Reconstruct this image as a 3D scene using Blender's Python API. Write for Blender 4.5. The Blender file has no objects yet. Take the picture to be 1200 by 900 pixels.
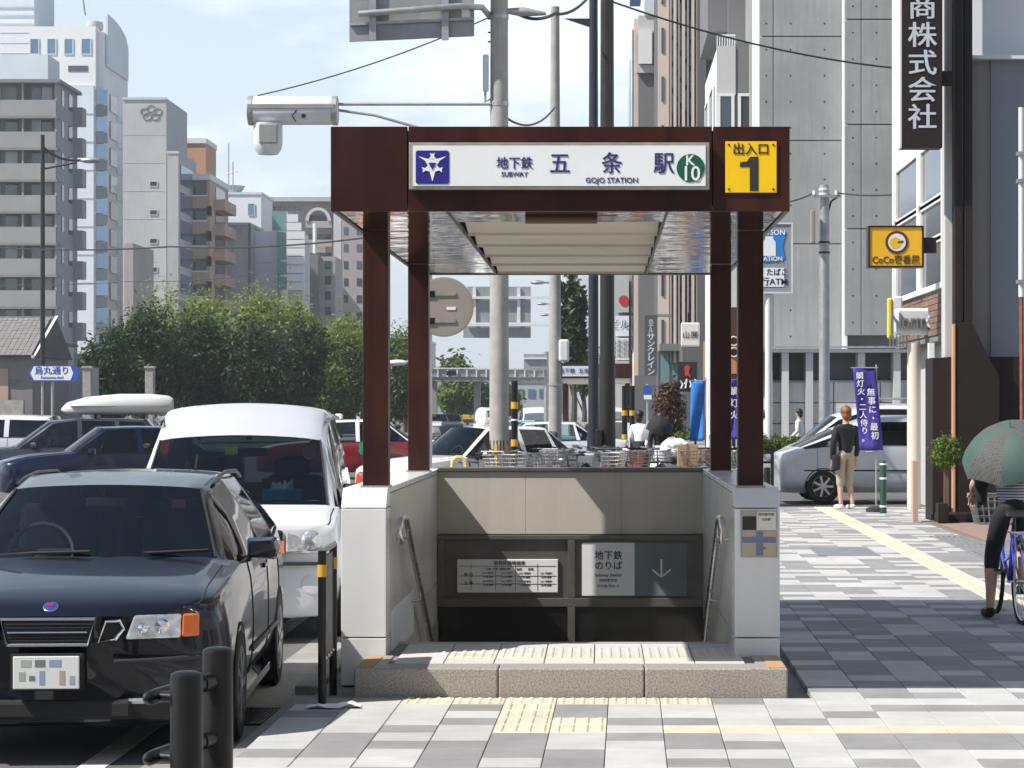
import bpy, bmesh, math, random
from math import sin, cos, pi, radians, sqrt
from mathutils import Vector, Matrix

R = random.Random(7)
S = bpy.context.scene
COL = S.collection

# ------------------------------------------------------------------ camera
EYE = 1.70                      # eye height in metres above the pavement
F_PX, VPX, HORY = 2800.0, 705.0, 478.0   # focal length in photo pixels, vanishing point
cam_data = bpy.data.cameras.new('camera')
cam = bpy.data.objects.new('camera', cam_data)
COL.objects.link(cam)
cam.location = (0, 0, EYE)
cam.rotation_euler = (radians(90), 0, 0)
cam_data.sensor_fit = 'HORIZONTAL'
cam_data.sensor_width = 36.0
cam_data.lens = F_PX / 1200.0 * 36.0
cam_data.shift_x = -(VPX - 600.0) / 1200.0
cam_data.shift_y = (HORY - 450.0) / 1200.0
cam_data.clip_start = 0.1
cam_data.clip_end = 9000.0
S.camera = cam

# ------------------------------------------------------------------ sky and sun
SUN = Vector((0.78, 0.35, -1.0)).normalized()      # direction the light travels
world = bpy.data.worlds.new('World')
S.world = world
world.use_nodes = True
wn, wl = world.node_tree.nodes, world.node_tree.links
wn.clear()
w_out = wn.new('ShaderNodeOutputWorld')
w_bg = wn.new('ShaderNodeBackground')
w_sky = wn.new('ShaderNodeTexSky')
w_sky.sky_type = 'NISHITA'
w_sky.sun_disc = False
w_sky.sun_elevation = math.asin(-SUN.z)
w_sky.sun_rotation = math.atan2(-SUN.x, -SUN.y)
w_sky.air_density = 1.0
w_sky.dust_density = 0.7
w_sky.ozone_density = 1.0
w_co = wn.new('ShaderNodeTexCoord')
w_map = wn.new('ShaderNodeMapping')
w_map.inputs['Scale'].default_value = (3.0, 3.0, 8.0)
w_map.inputs['Location'].default_value = (1.7, 0.3, 0.26)
w_noise = wn.new('ShaderNodeTexNoise')
w_noise.inputs['Scale'].default_value = 2.0
w_noise.inputs['Detail'].default_value = 9.0
w_noise.inputs['Roughness'].default_value = 0.56
w_ramp = wn.new('ShaderNodeValToRGB')
w_ramp.color_ramp.elements[0].position = 0.49
w_ramp.color_ramp.elements[0].color = (0.54, 0.54, 0.54, 1)
w_ramp.color_ramp.elements[1].position = 0.63
w_sep = wn.new('ShaderNodeSeparateXYZ')
w_hz = wn.new('ShaderNodeMapRange')                 # haze thins out towards the zenith
w_hz.interpolation_type = 'SMOOTHSTEP'
w_hz.inputs['From Min'].default_value = 0.0
w_hz.inputs['From Max'].default_value = 0.60
w_hz.inputs['To Min'].default_value = 1.0
w_hz.inputs['To Max'].default_value = 0.03
w_mul = wn.new('ShaderNodeMath'); w_mul.operation = 'MULTIPLY'
w_mix = wn.new('ShaderNodeMix')
w_mix.data_type = 'RGBA'
w_mix.inputs['B'].default_value = (12.7, 14.0, 15.3, 1)
wl.new(w_co.outputs['Generated'], w_sep.inputs['Vector'])
wl.new(w_sep.outputs['Z'], w_hz.inputs['Value'])
wl.new(w_hz.outputs['Result'], w_mul.inputs[0])
wl.new(w_ramp.outputs['Color'], w_mul.inputs[1])
wl.new(w_mul.outputs['Value'], w_mix.inputs['Factor'])
wl.new(w_co.outputs['Generated'], w_map.inputs['Vector'])
wl.new(w_map.outputs['Vector'], w_noise.inputs['Vector'])
wl.new(w_noise.outputs['Fac'], w_ramp.inputs['Fac'])
wl.new(w_sky.outputs['Color'], w_mix.inputs['A'])
wl.new(w_mix.outputs['Result'], w_bg.inputs['Color'])
wl.new(w_bg.outputs['Background'], w_out.inputs['Surface'])
w_bg.inputs['Strength'].default_value = 0.072

sun_data = bpy.data.lights.new('sun', 'SUN')
sun_data.energy = 5.0
sun_data.angle = radians(0.53)
sun_data.color = (1.0, 0.945, 0.87)
sun = bpy.data.objects.new('sun', sun_data)
COL.objects.link(sun)
sun.location = (-20, -4, 30)
sun.rotation_euler = SUN.to_track_quat('-Z', 'Y').to_euler()

S.view_settings.view_transform = 'Standard'
S.view_settings.look = 'None'
S.view_settings.exposure = 0.58
S.view_settings.gamma = 1.0
S.view_settings.use_curve_mapping = False
S.render.engine = 'CYCLES'
S.cycles.max_bounces = 6
S.cycles.use_adaptive_sampling = True
S.cycles.adaptive_threshold = 0.02
S.cycles.diffuse_bounces = 3
S.cycles.glossy_bounces = 4
S.cycles.transmission_bounces = 4
S.cycles.transparent_max_bounces = 10
S.cycles.caustics_reflective = False
S.cycles.caustics_refractive = False
S.cycles.sample_clamp_indirect = 6.0
S.cycles.use_denoising = True
S.cycles.volume_bounces = 0

# ------------------------------------------------------------------ helpers
def at(px, py, y):
    """point at depth y that the photograph shows at pixel (px, py)"""
    return ((px - VPX) * y / F_PX, y, EYE - (py - HORY) * y / F_PX)
def ax(px, y): return (px - VPX) * y / F_PX
def az(py, y): return EYE - (py - HORY) * y / F_PX

WLOC = {}
def link(o, parent=None):
    COL.objects.link(o)
    if parent is not None:
        o.parent = parent
    return o
def tag(o, label=None, cat=None, group=None, kind=None):
    if label: o['label'] = label
    if cat: o['category'] = cat
    if group: o['group'] = group
    if kind: o['kind'] = kind
    return o
def thing(name, label, cat, loc=(0, 0, 0), rotz=0.0, group=None):
    o = bpy.data.objects.new(name, None)
    o.empty_display_size = 0.2
    COL.objects.link(o)
    o.location = loc
    o.rotation_euler = (0, 0, rotz)
    WLOC[o.name] = Vector(loc)
    return tag(o, label, cat, group)
def kids(o): return [c for c in COL.objects if c.parent == o]
def copy_tree(o, parent=None, chmap=None):
    if chmap is None:
        chmap = {}
        for c in COL.objects:
            if c.parent is not None: chmap.setdefault(c.parent.name, []).append(c)
    c = o.copy()
    COL.objects.link(c)
    c.parent = parent
    for ch in chmap.get(o.name, []): copy_tree(ch, c, chmap)
    return c
def clone(o, label, loc, rotz=0.0, scale=None, group=None):
    c = copy_tree(o)
    c.location = loc
    c.rotation_euler = (0, 0, rotz)
    if scale: c.scale = scale if isinstance(scale, tuple) else (scale,) * 3
    c['label'] = label
    if group: c['group'] = group
    return c
def share(name, src, parent, loc, rot=(0, 0, 0), scale=(1, 1, 1), mat=None):
    """another piece that shares src's mesh"""
    o = bpy.data.objects.new(name, src.data if hasattr(src, 'data') else src)
    link(o, parent)
    o.location = loc; o.rotation_euler = rot; o.scale = scale
    return o

class MB:
    """collects simple shapes and links them as one mesh object"""
    def __init__(s): s.v = []; s.f = []; s.m = []; s.cur = 0
    def mat(s, i): s.cur = i; return s
    def _add(s, vs, fs):
        b = len(s.v); s.v += [tuple(v) for v in vs]
        for f in fs: s.f.append([b + i for i in f]); s.m.append(s.cur)
        return s
    def box(s, x0, x1, y0, y1, z0, z1):
        vs = [(x, y, z) for z in (z0, z1) for y in (y0, y1) for x in (x0, x1)]
        return s._add(vs, [(0, 2, 3, 1), (4, 5, 7, 6), (0, 1, 5, 4), (2, 6, 7, 3), (0, 4, 6, 2), (1, 3, 7, 5)])
    def boxc(s, c, d, rz=0.0, rx=0.0, ry=0.0):
        M = Matrix.Translation(c) @ Matrix.Rotation(rz, 4, 'Z') @ Matrix.Rotation(ry, 4, 'Y') @ Matrix.Rotation(rx, 4, 'X')
        vs = [M @ Vector((x * d[0] / 2, y * d[1] / 2, z * d[2] / 2)) for z in (-1, 1) for y in (-1, 1) for x in (-1, 1)]
        return s._add(vs, [(0, 2, 3, 1), (4, 5, 7, 6), (0, 1, 5, 4), (2, 6, 7, 3), (0, 4, 6, 2), (1, 3, 7, 5)])
    def quad(s, a, b, c, d): return s._add([a, b, c, d], [(0, 1, 2, 3)])
    def cyl(s, p0, p1, r0, r1=None, n=12, caps=True):
        p0, p1 = Vector(p0), Vector(p1); r1 = r0 if r1 is None else r1
        d = (p1 - p0).normalized()
        u = d.orthogonal().normalized(); w = d.cross(u)
        vs = []
        for p, r in ((p0, r0), (p1, r1)):
            vs += [p + (u * cos(2 * pi * i / n) + w * sin(2 * pi * i / n)) * r for i in range(n)]
        fs = [(i, (i + 1) % n, n + (i + 1) % n, n + i) for i in range(n)]
        if caps: fs += [tuple(range(n - 1, -1, -1)), tuple(range(n, 2 * n))]
        return s._add(vs, fs)
    def tube(s, pts, r, n=8, closed=False):
        pts = [Vector(p) for p in pts]; k = len(pts)
        rr = r if isinstance(r, (list, tuple)) else [r] * k
        vs = []; u = None
        for i in range(k):
            a = pts[(i - 1) % k] if (i > 0 or closed) else pts[i]
            b = pts[(i + 1) % k] if (i < k - 1 or closed) else pts[i]
            d = (b - a).normalized()
            if u is None: u = d.orthogonal().normalized()
            u = (u - d * u.dot(d))
            u = u.normalized() if u.length > 1e-6 else d.orthogonal().normalized()
            w = d.cross(u)
            vs += [pts[i] + (u * cos(2 * pi * j / n) + w * sin(2 * pi * j / n)) * rr[i] for j in range(n)]
        fs = []
        for i in range(k if closed else k - 1):
            a, b = i * n, ((i + 1) % k) * n
            fs += [(a + j, a + (j + 1) % n, b + (j + 1) % n, b + j) for j in range(n)]
        if not closed: fs += [tuple(range(n - 1, -1, -1)), tuple(range((k - 1) * n, k * n))]
        return s._add(vs, fs)
    def prism(s, poly, y0, y1):
        """polygon in x-z extruded along y"""
        n = len(poly)
        vs = [(x, y0, z) for x, z in poly] + [(x, y1, z) for x, z in poly]
        fs = [tuple(range(n)), tuple(range(2 * n - 1, n - 1, -1))]
        fs += [(i, i + n, (i + 1) % n + n, (i + 1) % n) for i in range(n)]
        return s._add(vs, fs)
    def prism_z(s, poly, z0, z1):
        n = len(poly)
        vs = [(x, y, z0) for x, y in poly] + [(x, y, z1) for x, y in poly]
        fs = [tuple(range(n - 1, -1, -1)), tuple(range(n, 2 * n))]
        fs += [(i, (i + 1) % n, (i + 1) % n + n, i + n) for i in range(n)]
        return s._add(vs, fs)
    def prism_x(s, poly, x0, x1):
        """polygon in y-z extruded along x"""
        n = len(poly)
        vs = [(x0, y, z) for y, z in poly] + [(x1, y, z) for y, z in poly]
        fs = [tuple(range(n - 1, -1, -1)), tuple(range(n, 2 * n))]
        fs += [(i, (i + 1) % n, (i + 1) % n + n, i + n) for i in range(n)]
        return s._add(vs, fs)
    def lathe(s, prof, c=(0, 0, 0), n=16, axis='z'):
        """profile of (radius, height) round an axis"""
        vs = []; k = len(prof)
        for r, h in prof:
            for i in range(n):
                a = 2 * pi * i / n
                p = (r * cos(a), r * sin(a), h)
                if axis == 'y': p = (p[0], -h, p[1])
                if axis == 'x': p = (h, p[0], p[1])
                vs.append((p[0] + c[0], p[1] + c[1], p[2] + c[2]))
        fs = [(i * n + j, i * n + (j + 1) % n, (i + 1) * n + (j + 1) % n, (i + 1) * n + j) for i in range(k - 1) for j in range(n)]
        if prof[0][0] > 1e-6: fs.append(tuple(range(n - 1, -1, -1)))
        if prof[-1][0] > 1e-6: fs.append(tuple(range((k - 1) * n, k * n)))
        return s._add(vs, fs)
    def sph(s, c, r, n=12, m=8):
        rx, ry, rz = r if isinstance(r, tuple) else (r, r, r)
        vs = []
        for i in range(m + 1):
            t = pi * i / m
            for j in range(n):
                a = 2 * pi * j / n
                vs.append((c[0] + rx * sin(t) * cos(a), c[1] + ry * sin(t) * sin(a), c[2] + rz * cos(t)))
        fs = [(i * n + j, (i + 1) * n + j, (i + 1) * n + (j + 1) % n, i * n + (j + 1) % n) for i in range(m) for j in range(n)]
        return s._add(vs, fs)
    def mesh(s, name='mesh'):
        me = bpy.data.meshes.new(name)
        me.from_pydata(s.v, [], s.f)
        return me
    def build(s, name, mat, parent=None, smooth=False, bevel=0.0, world=False, loc=None, fix=False, auto=None):
        """world: the shapes were given in world coordinates and parent has no rotation"""
        if world and parent is not None:
            o = WLOC.get(parent.name, Vector((0, 0, 0)))
            s.v = [(v[0] - o.x, v[1] - o.y, v[2] - o.z) for v in s.v]
        me = s.mesh(name)
        mats = mat if isinstance(mat, (list, tuple)) else [mat]
        for m_ in mats: me.materials.append(m_)
        if len(mats) > 1: me.polygons.foreach_set('material_index', s.m)
        if fix:
            bm = bmesh.new(); bm.from_mesh(me)
            bmesh.ops.remove_doubles(bm, verts=bm.verts, dist=1e-5)
            bmesh.ops.recalc_face_normals(bm, faces=bm.faces)
            bm.to_mesh(me); bm.free()
        if smooth:
            me.polygons.foreach_set('use_smooth', [True] * len(me.polygons))
            me.set_sharp_from_angle(angle=radians(smooth if smooth is not True else 38))
        ob = bpy.data.objects.new(name, me)
        link(ob, parent)
        if loc: ob.location = loc
        WLOC[ob.name] = WLOC.get(parent.name, Vector((0, 0, 0))) if parent is not None else Vector(loc or (0, 0, 0))
        if bevel:
            b = ob.modifiers.new('bevel', 'BEVEL'); b.width = bevel; b.segments = 2
            b.limit_method = 'ANGLE'; b.angle_limit = radians(40)
        return ob

# ------------------------------------------------------------------ materials
MAT = {}
def lin(c):
    """sRGB 0-255 to linear"""
    return tuple((v / 255 / 12.92) if v / 255 <= 0.04045 else ((v / 255 + 0.055) / 1.055) ** 2.4 for v in c)
def mat(name, col, rough=0.7, metal=0.0, var=0.0, vs=3.0, bump=0.0, bs=40.0, coat=0.0, spec=0.5, col2=None,
        streak=0.0, rnd=0.0, rvar=0.0, emit=None, es=1.0, trans=0.0, alpha=None, stretch=(1, 1, 1), detail=5.0, pos=False, gum=0.0):
    if name in MAT: return MAT[name]
    m = bpy.data.materials.new(name); m.use_nodes = True
    nt = m.node_tree; N, L = nt.nodes, nt.links
    b = N['Principled BSDF']
    b.inputs['Base Color'].default_value = (*col, 1)
    b.inputs['Roughness'].default_value = rough
    b.inputs['Metallic'].default_value = metal
    b.inputs['Specular IOR Level'].default_value = spec
    b.inputs['Coat Weight'].default_value = coat
    b.inputs['Coat Roughness'].default_value = 0.03
    if trans: b.inputs['Transmission Weight'].default_value = trans
    if emit:
        b.inputs['Emission Color'].default_value = (*emit, 1); b.inputs['Emission Strength'].default_value = es
    tc = None
    def coords():
        nonlocal tc
        if tc is None:
            t = N.new('ShaderNodeTexCoord'); mp = N.new('ShaderNodeMapping'); mp.inputs['Scale'].default_value = stretch
            
            if pos:
                g_ = N.new('ShaderNodeNewGeometry'); L.new(g_.outputs['Position'], mp.inputs['Vector'])
            else: L.new(t.outputs['Object'], mp.inputs['Vector'])
            tc = mp.outputs['Vector']
        return tc
    src = None
    def mixc(fac, a, bcol, blend='MIX'):
        mx = N.new('ShaderNodeMix'); mx.data_type = 'RGBA'; mx.blend_type = blend
        L.new(fac, mx.inputs['Factor']) if not isinstance(fac, float) else setattr(mx.inputs['Factor'], 'default_value', fac)
        if isinstance(a, tuple): mx.inputs['A'].default_value = (*a, 1)
        else: L.new(a, mx.inputs['A'])
        if isinstance(bcol, tuple): mx.inputs['B'].default_value = (*bcol, 1)
        else: L.new(bcol, mx.inputs['B'])
        return mx.outputs['Result']
    if var or col2:
        n = N.new('ShaderNodeTexNoise'); n.inputs['Scale'].default_value = vs; n.inputs['Detail'].default_value = detail
        n.inputs['Roughness'].default_value = 0.62
        L.new(coords(), n.inputs['Vector'])
        rp = N.new('ShaderNodeValToRGB'); rp.color_ramp.elements[0].position = 0.35; rp.color_ramp.elements[1].position = 0.68
        L.new(n.outputs['Fac'], rp.inputs['Fac'])
        c2 = col2 if col2 else tuple(max(0, c * (1 - var)) for c in col)
        src = mixc(rp.outputs['Color'], col, c2)
    if streak:
        n = N.new('ShaderNodeTexNoise'); n.inputs['Scale'].default_value = 1.0; n.inputs['Detail'].default_value = 6
        mp = N.new('ShaderNodeMapping'); mp.inputs['Scale'].default_value = (7, 7, 0.35)
        t = N.new('ShaderNodeTexCoord'); L.new(t.outputs['Object'], mp.inputs['Vector']); L.new(mp.outputs['Vector'], n.inputs['Vector'])
        rp = N.new('ShaderNodeValToRGB'); rp.color_ramp.elements[0].position = 0.45; rp.color_ramp.elements[1].position = 0.75
        L.new(n.outputs['Fac'], rp.inputs['Fac'])
        base = src if src is not None else col
        src = mixc(rp.outputs['Color'], base, tuple(c * (1 - streak) for c in col))
    if rnd:
        oi = N.new('ShaderNodeObjectInfo'); mr = N.new('ShaderNodeMapRange')
        mr.inputs['To Min'].default_value = 1 - rnd; mr.inputs['To Max'].default_value = 1 + rnd
        L.new(oi.outputs['Random'], mr.inputs['Value'])
        hs = N.new('ShaderNodeHueSaturation'); L.new(mr.outputs['Result'], hs.inputs['Value'])
        if src is None: hs.inputs['Color'].default_value = (*col, 1)
        else: L.new(src, hs.inputs['Color'])
        src = hs.outputs['Color']
    if gum:
        vo = N.new('ShaderNodeTexVoronoi'); vo.inputs['Scale'].default_value = 2.6; L.new(coords(), vo.inputs['Vector'])
        rp = N.new('ShaderNodeValToRGB'); rp.color_ramp.elements[0].position = 0.028; rp.color_ramp.elements[1].position = 0.045
        rp.color_ramp.elements[0].color = (gum, gum, gum, 1); rp.color_ramp.elements[1].color = (0, 0, 0, 1)
        L.new(vo.outputs['Distance'], rp.inputs['Fac']); src = mixc(rp.outputs['Color'], src if src is not None else col, (.07, .068, .065))
        n = N.new('ShaderNodeTexNoise'); n.inputs['Scale'].default_value = .55; n.inputs['Detail'].default_value = 7; L.new(coords(), n.inputs['Vector'])
        rp = N.new('ShaderNodeValToRGB'); rp.color_ramp.elements[0].position = 0.42; rp.color_ramp.elements[1].position = 0.72; rp.color_ramp.elements[1].color = (.42, .42, .42, 1)
        L.new(n.outputs['Fac'], rp.inputs['Fac']); src = mixc(rp.outputs['Color'], src, tuple(c * .55 for c in col))
    if src is not None: L.new(src, b.inputs['Base Color'])
    if rvar:
        n = N.new('ShaderNodeTexNoise'); n.inputs['Scale'].default_value = vs * 1.7; n.inputs['Detail'].default_value = 4
        L.new(coords(), n.inputs['Vector']); mr = N.new('ShaderNodeMapRange')
        mr.inputs['To Min'].default_value = max(0, rough - rvar); mr.inputs['To Max'].default_value = rough + rvar
        L.new(n.outputs['Fac'], mr.inputs['Value']); L.new(mr.outputs['Result'], b.inputs['Roughness'])
    if bump:
        n = N.new('ShaderNodeTexNoise'); n.inputs['Scale'].default_value = bs; n.inputs['Detail'].default_value = 3
        L.new(coords(), n.inputs['Vector'])
        bp = N.new('ShaderNodeBump'); bp.inputs['Strength'].default_value = bump; bp.inputs['Distance'].default_value = 0.02
        L.new(n.outputs['Fac'], bp.inputs['Height']); L.new(bp.outputs['Normal'], b.inputs['Normal'])
    MAT[name] = m
    return m
def glass_mat(name, tint, refl=1.0, rough=0.02, clear=0.75):
    """thin pane: fresnel reflection over tinted see-through"""
    m = bpy.data.materials.new(name); m.use_nodes = True
    nt = m.node_tree; N, L = nt.nodes, nt.links; N.clear()
    o = N.new('ShaderNodeOutputMaterial'); mx = N.new('ShaderNodeMixShader'); fr = N.new('ShaderNodeFresnel')
    fr.inputs['IOR'].default_value = 1.6
    tr = N.new('ShaderNodeBsdfTransparent'); gl = N.new('ShaderNodeBsdfGlossy')
    tr.inputs['Color'].default_value = (*[t * clear for t in tint], 1)
    gl.inputs['Roughness'].default_value = rough; gl.inputs['Color'].default_value = (refl, refl, refl, 1)
    L.new(fr.outputs['Fac'], mx.inputs['Fac']); L.new(tr.outputs['BSDF'], mx.inputs[1]); L.new(gl.outputs['BSDF'], mx.inputs[2])
    L.new(mx.outputs['Shader'], o.inputs['Surface'])
    MAT[name] = m
    return m

mat('white_paint', (0.80, 0.80, 0.78), 0.45, var=0.12, vs=2)
mat('black_metal', (0.008, 0.0075, 0.008), 0.36, rvar=0.12, vs=6, spec=0.35)
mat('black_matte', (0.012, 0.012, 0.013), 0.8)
mat('chrome', (0.85, 0.86, 0.88), 0.08, 1.0)
mat('steel', (0.55, 0.55, 0.54), 0.28, 1.0, rvar=0.1)
mat('galv', (0.42, 0.43, 0.44), 0.5, 0.6, var=0.25, vs=5)
mat('rubber', (0.02, 0.02, 0.021), 0.85)
mat('dark_plastic', (0.025, 0.025, 0.028), 0.5)
mat('concrete_pole', (0.40, 0.39, 0.37), 0.85, var=0.3, vs=2.5, bump=0.15, streak=0.25)
mat('text_navy', (0.03, 0.03, 0.16), 0.5)
mat('text_black', (0.02, 0.02, 0.02), 0.6)
mat('text_white', (0.8, 0.8, 0.8), 0.5)
mat('dark_glass', (0.02, 0.025, 0.03), 0.06, spec=0.8, rvar=0.03, vs=0.5)
mat('blue_glass', (0.08, 0.14, 0.2), 0.06, spec=0.9)

# ------------------------------------------------------------------ lettering
def text(name, body, size, m, parent, loc, rot=(pi / 2, 0, 0), ext=0.002, bold=0.0, sx=1.0, align='CENTER', space=1.0, lines=1.0):
    cu = bpy.data.curves.new(name, 'FONT')
    cu.body = body; cu.size = size; cu.align_x = align; cu.align_y = 'CENTER'
    cu.extrude = ext; cjk = bold > 0 and any(ord(c) > 0x2e80 for c in body)
    cu.offset = min(bold, .004) * size if cjk else bold * size; cu.space_character = space; cu.space_line = lines; cu.resolution_u = 3
    tmp = bpy.data.objects.new('tmp_text', cu)
    COL.objects.link(tmp)
    me = bpy.data.meshes.new_from_object(tmp)
    bpy.data.objects.remove(tmp); bpy.data.curves.remove(cu)
    if cjk:                                  # heavier strokes: the glyphs struck three times, a hair apart
        bm = bmesh.new()
        for dx, dy, dz in ((0, 0, 0), (bold * size * .75, 0, .0003), (-bold * size * .75, 0, .0006), (0, bold * size * .5, .0009)):
            c_ = me.copy(); c_.transform(Matrix.Translation((dx, dy, dz))); bm.from_mesh(c_); bpy.data.meshes.remove(c_)
        bm.to_mesh(me); bm.free()
    me.name = name; me.materials.clear(); me.materials.append(m)
    o = bpy.data.objects.new(name, me)
    link(o, parent); o.location = loc; o.rotation_euler = rot; o.scale = (sx, 1, 1)
    return o
# ------------------------------------------------------------------ ground, road, pavement
mat('asphalt', (0.135, 0.133, 0.13), 0.9, var=0.3, vs=1.2, bump=0.5, bs=220, col2=(0.10, 0.098, 0.096), detail=9)
mat('kerb_concrete', (0.36, 0.35, 0.33), 0.9, var=0.35, vs=3, bump=0.2, bs=80)
mat('gutter', (0.30, 0.295, 0.28), 0.9, var=0.35, vs=1.5, bump=0.2, bs=90)
mat('road_white', (0.72, 0.72, 0.70), 0.75, var=0.35, vs=9, col2=(0.42, 0.41, 0.40))
mat('tile_light', (0.50, 0.50, 0.49), 0.72, var=0.16, vs=3.5, bump=0.12, bs=160, rnd=0.06, pos=True, gum=.6)
mat('tile_dark', (0.275, 0.275, 0.278), 0.72, var=0.2, vs=3.5, bump=0.12, bs=160, rnd=0.08, pos=True, gum=.5)
mat('tactile_yellow', (0.64, 0.585, 0.45), 0.7, var=0.25, vs=4, bump=0.08, bs=120, rnd=0.06, pos=True, gum=.5)
mat('mortar', (0.22, 0.215, 0.205), 0.95, var=0.3, vs=6)
mat('granite', (0.40, 0.37, 0.33), 0.55, var=0.55, vs=95, bump=0.15, bs=150, detail=2)
PIT = (-1.345, 0.835, 15.6, 19.60)       # stair opening in the pavement

def holed(m, X0, X1, Y0, Y1, hole, z):
    a, b, c, d = hole
    for x0, x1, y0, y1 in ((X0, X1, Y0, c), (X0, X1, d, Y1), (X0, a, c, d), (b, X1, c, d)):
        m.quad((x0, y0, z), (x1, y0, z), (x1, y1, z), (x0, y1, z))
m = MB(); holed(m, -1500, 1500, -60, 3250, PIT, -0.12)
tag(m.build('road', MAT['asphalt']), 'grey asphalt road', kind='structure')

SK = 0.0107; SY = 12.65                    # the paving runs a touch to the right of the view axis
m = MB()
L0, L1 = -1.75, 14.0
for x0, x1, y0, y1 in ((L0, L1, -4, 15.55), (L0, L1, 19.75, 41.2), (L0, -1.40, 15.55, 19.75), (0.90, L1, 15.55, 19.75)):
    m.box(x0, x1, y0 - SY, y1 - SY, -0.20, -0.032)
walk = m.build('sidewalk', MAT['mortar'], loc=(0, SY, 0))
walk.rotation_euler = (0, 0, -SK)
tag(walk, 'light and dark grey tiled pavement beside the subway entrance', kind='structure')

P, G = 0.3, 0.004
def tile_mesh(name, mt, kind='plain', h=0.03):
    b = MB(); q = P / 2 - G / 2
    c = 0.003
    # chamfered slab
    b._add([(-q, -q, -h), (q, -q, -h), (q, q, -h), (-q, q, -h), (-q, -q, -c), (q, -q, -c), (q, q, -c), (-q, q, -c),
            (-q + c, -q + c, 0), (q - c, -q + c, 0), (q - c, q - c, 0), (-q + c, q - c, 0)],
           [(0, 1, 5, 4), (1, 2, 6, 5), (2, 3, 7, 6), (3, 0, 4, 7), (4, 5, 9, 8), (5, 6, 10, 9), (6, 7, 11, 10), (7, 4, 8, 11), (8, 9, 10, 11)])
    if kind == 'bars':
        for i in range(4):
            x = (i - 1.5) * 0.075
            b._add([(x - .017, -.135, 0), (x + .017, -.135, 0), (x + .017, .135, 0), (x - .017, .135, 0),
                    (x - .009, -.128, .006), (x + .009, -.128, .006), (x + .009, .128, .006), (x - .009, .128, .006)],
                   [(0, 1, 5, 4), (1, 2, 6, 5), (2, 3, 7, 6), (3, 0, 4, 7), (4, 5, 6, 7)])
    if kind == 'domes':
        for i in range(5):
            for j in range(5):
                b.lathe([(.016, 0), (.010, .006), (0, .0062)], ((i - 2) * .058, (j - 2) * .058, 0), n=7)
    me = b.mesh(name); me.materials.append(MAT[mt]); return me
T_L, T_D = tile_mesh('paving_tile', 'tile_light'), tile_mesh('paving_tile', 'tile_dark')
T_BAR, T_DOT = tile_mesh('tactile_block', 'tactile_yellow', 'bars'), tile_mesh('tactile_block', 'tactile_yellow', 'domes')
T_Y = tile_mesh('tactile_block', 'tactile_yellow')
tiles = []
state = {}
rt = random.Random(11)
for j in range(-12, 96):
    yc = 12.5 + P * (j + 0.5)
    for i in range(-6, 30):
        xc = 0.027 + P * (i + 0.5)
        if yc > 41.1 or xc > 8: continue
        if -1.68 < xc < 1.16 and 14.0 < yc < 19.8: continue
        k = None
        if j == 0 and xc > 0.2: k = T_Y
        if 61 <= j <= 61 and 1 < xc < 5: k = T_Y
        if i == 11 and yc > 17: k = T_BAR
        if j in (0, 1) and i in (-2, -1): k = T_BAR
        if j in (2, 3) and i == -2: k = T_BAR
        if j == 4 and -1.2 < xc < 0.7: k = T_DOT
        if k is None:
            p = state.get(i, rt.random() < .5)
            if rt.random() < 0.50: p = not p
            left = state.get((i - 1, j), p)
            if rt.random() < 0.10: p = left
            state[i] = p; state[(i, j)] = p
            k = T_L if p else T_D
        tiles.append((k, xc, yc))
def shown(x, y):
    xs = x + SK * (y - SY)
    return 0 < VPX + F_PX * xs / y < 1200 and y > 11.2
near = sorted([t for t in tiles if shown(t[1], t[2]) and t[0] in (T_L, T_D)], key=lambda t: t[2])[:300]
near_t = sorted([t for t in tiles if shown(t[1], t[2]) and t[0] not in (T_L, T_D)], key=lambda t: t[2])[:120]
nearset = {(t[1], t[2]) for t in near + near_t}
for k, x, y in near + near_t:
    share('paving_tile' if k in (T_L, T_D) else 'tactile_block', k, walk, (x, y - SY, 0.0015 * R.random()), (R.uniform(-.002, .002), R.uniform(-.002, .002), 0))
rest = MB()
for k, x, y in tiles:
    if (x, y) in nearset: continue
    rest.mat(0 if k is T_L else 1 if k is T_D else 2)
    z = 0.0015 * R.random(); q = P / 2 - G / 2; yy = y - SY
    rest._add([(x - q, yy - q, -.03), (x + q, yy - q, -.03), (x + q, yy + q, -.03), (x - q, yy + q, -.03),
               (x - q, yy - q, z), (x + q, yy - q, z), (x + q, yy + q, z), (x - q, yy + q, z)],
              [(0, 1, 5, 4), (1, 2, 6, 5), (2, 3, 7, 6), (3, 0, 4, 7), (4, 5, 6, 7)])
tag(rest.build('far_paving', [MAT['tile_light'], MAT['tile_dark'], MAT['tactile_yellow']], walk), kind='stuff')
# kerb stones, gutter, drain
for i, y in enumerate([8.0 + .6 * k for k in range(56)]):
    hi = 0.0 if y > 14.3 else -0.055
    if y > 16 and y < 14: continue
    b = MB().box(-1.90, -1.757, y + .004 - SY, y + .596 - SY, -0.22, hi)
    b.build('kerb_stone', MAT['kerb_concrete'], walk, bevel=0.012)
m = MB().box(-2.32, -1.902, -4 - SY, 41 - SY, -0.2, -0.116)
m.build('gutter', MAT['gutter'], walk)
m = MB()
for k in range(13):
    x = -2.20 + k * .021
    m.box(x, x + .010, 13.65 - SY, 14.35 - SY, -.114, -.104)
m.box(-2.21, -1.93, 13.63 - SY, 13.65 - SY, -.114, -.103); m.box(-2.21, -1.93, 14.35 - SY, 14.37 - SY, -.114, -.103)
m.build('drain_grate', MAT['black_metal'], walk)
m = MB().box(-2.20, -1.94, 13.66 - SY, 14.34 - SY, -.1155, -.113)
m.build('drain_hole', MAT['black_matte'], walk)
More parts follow.
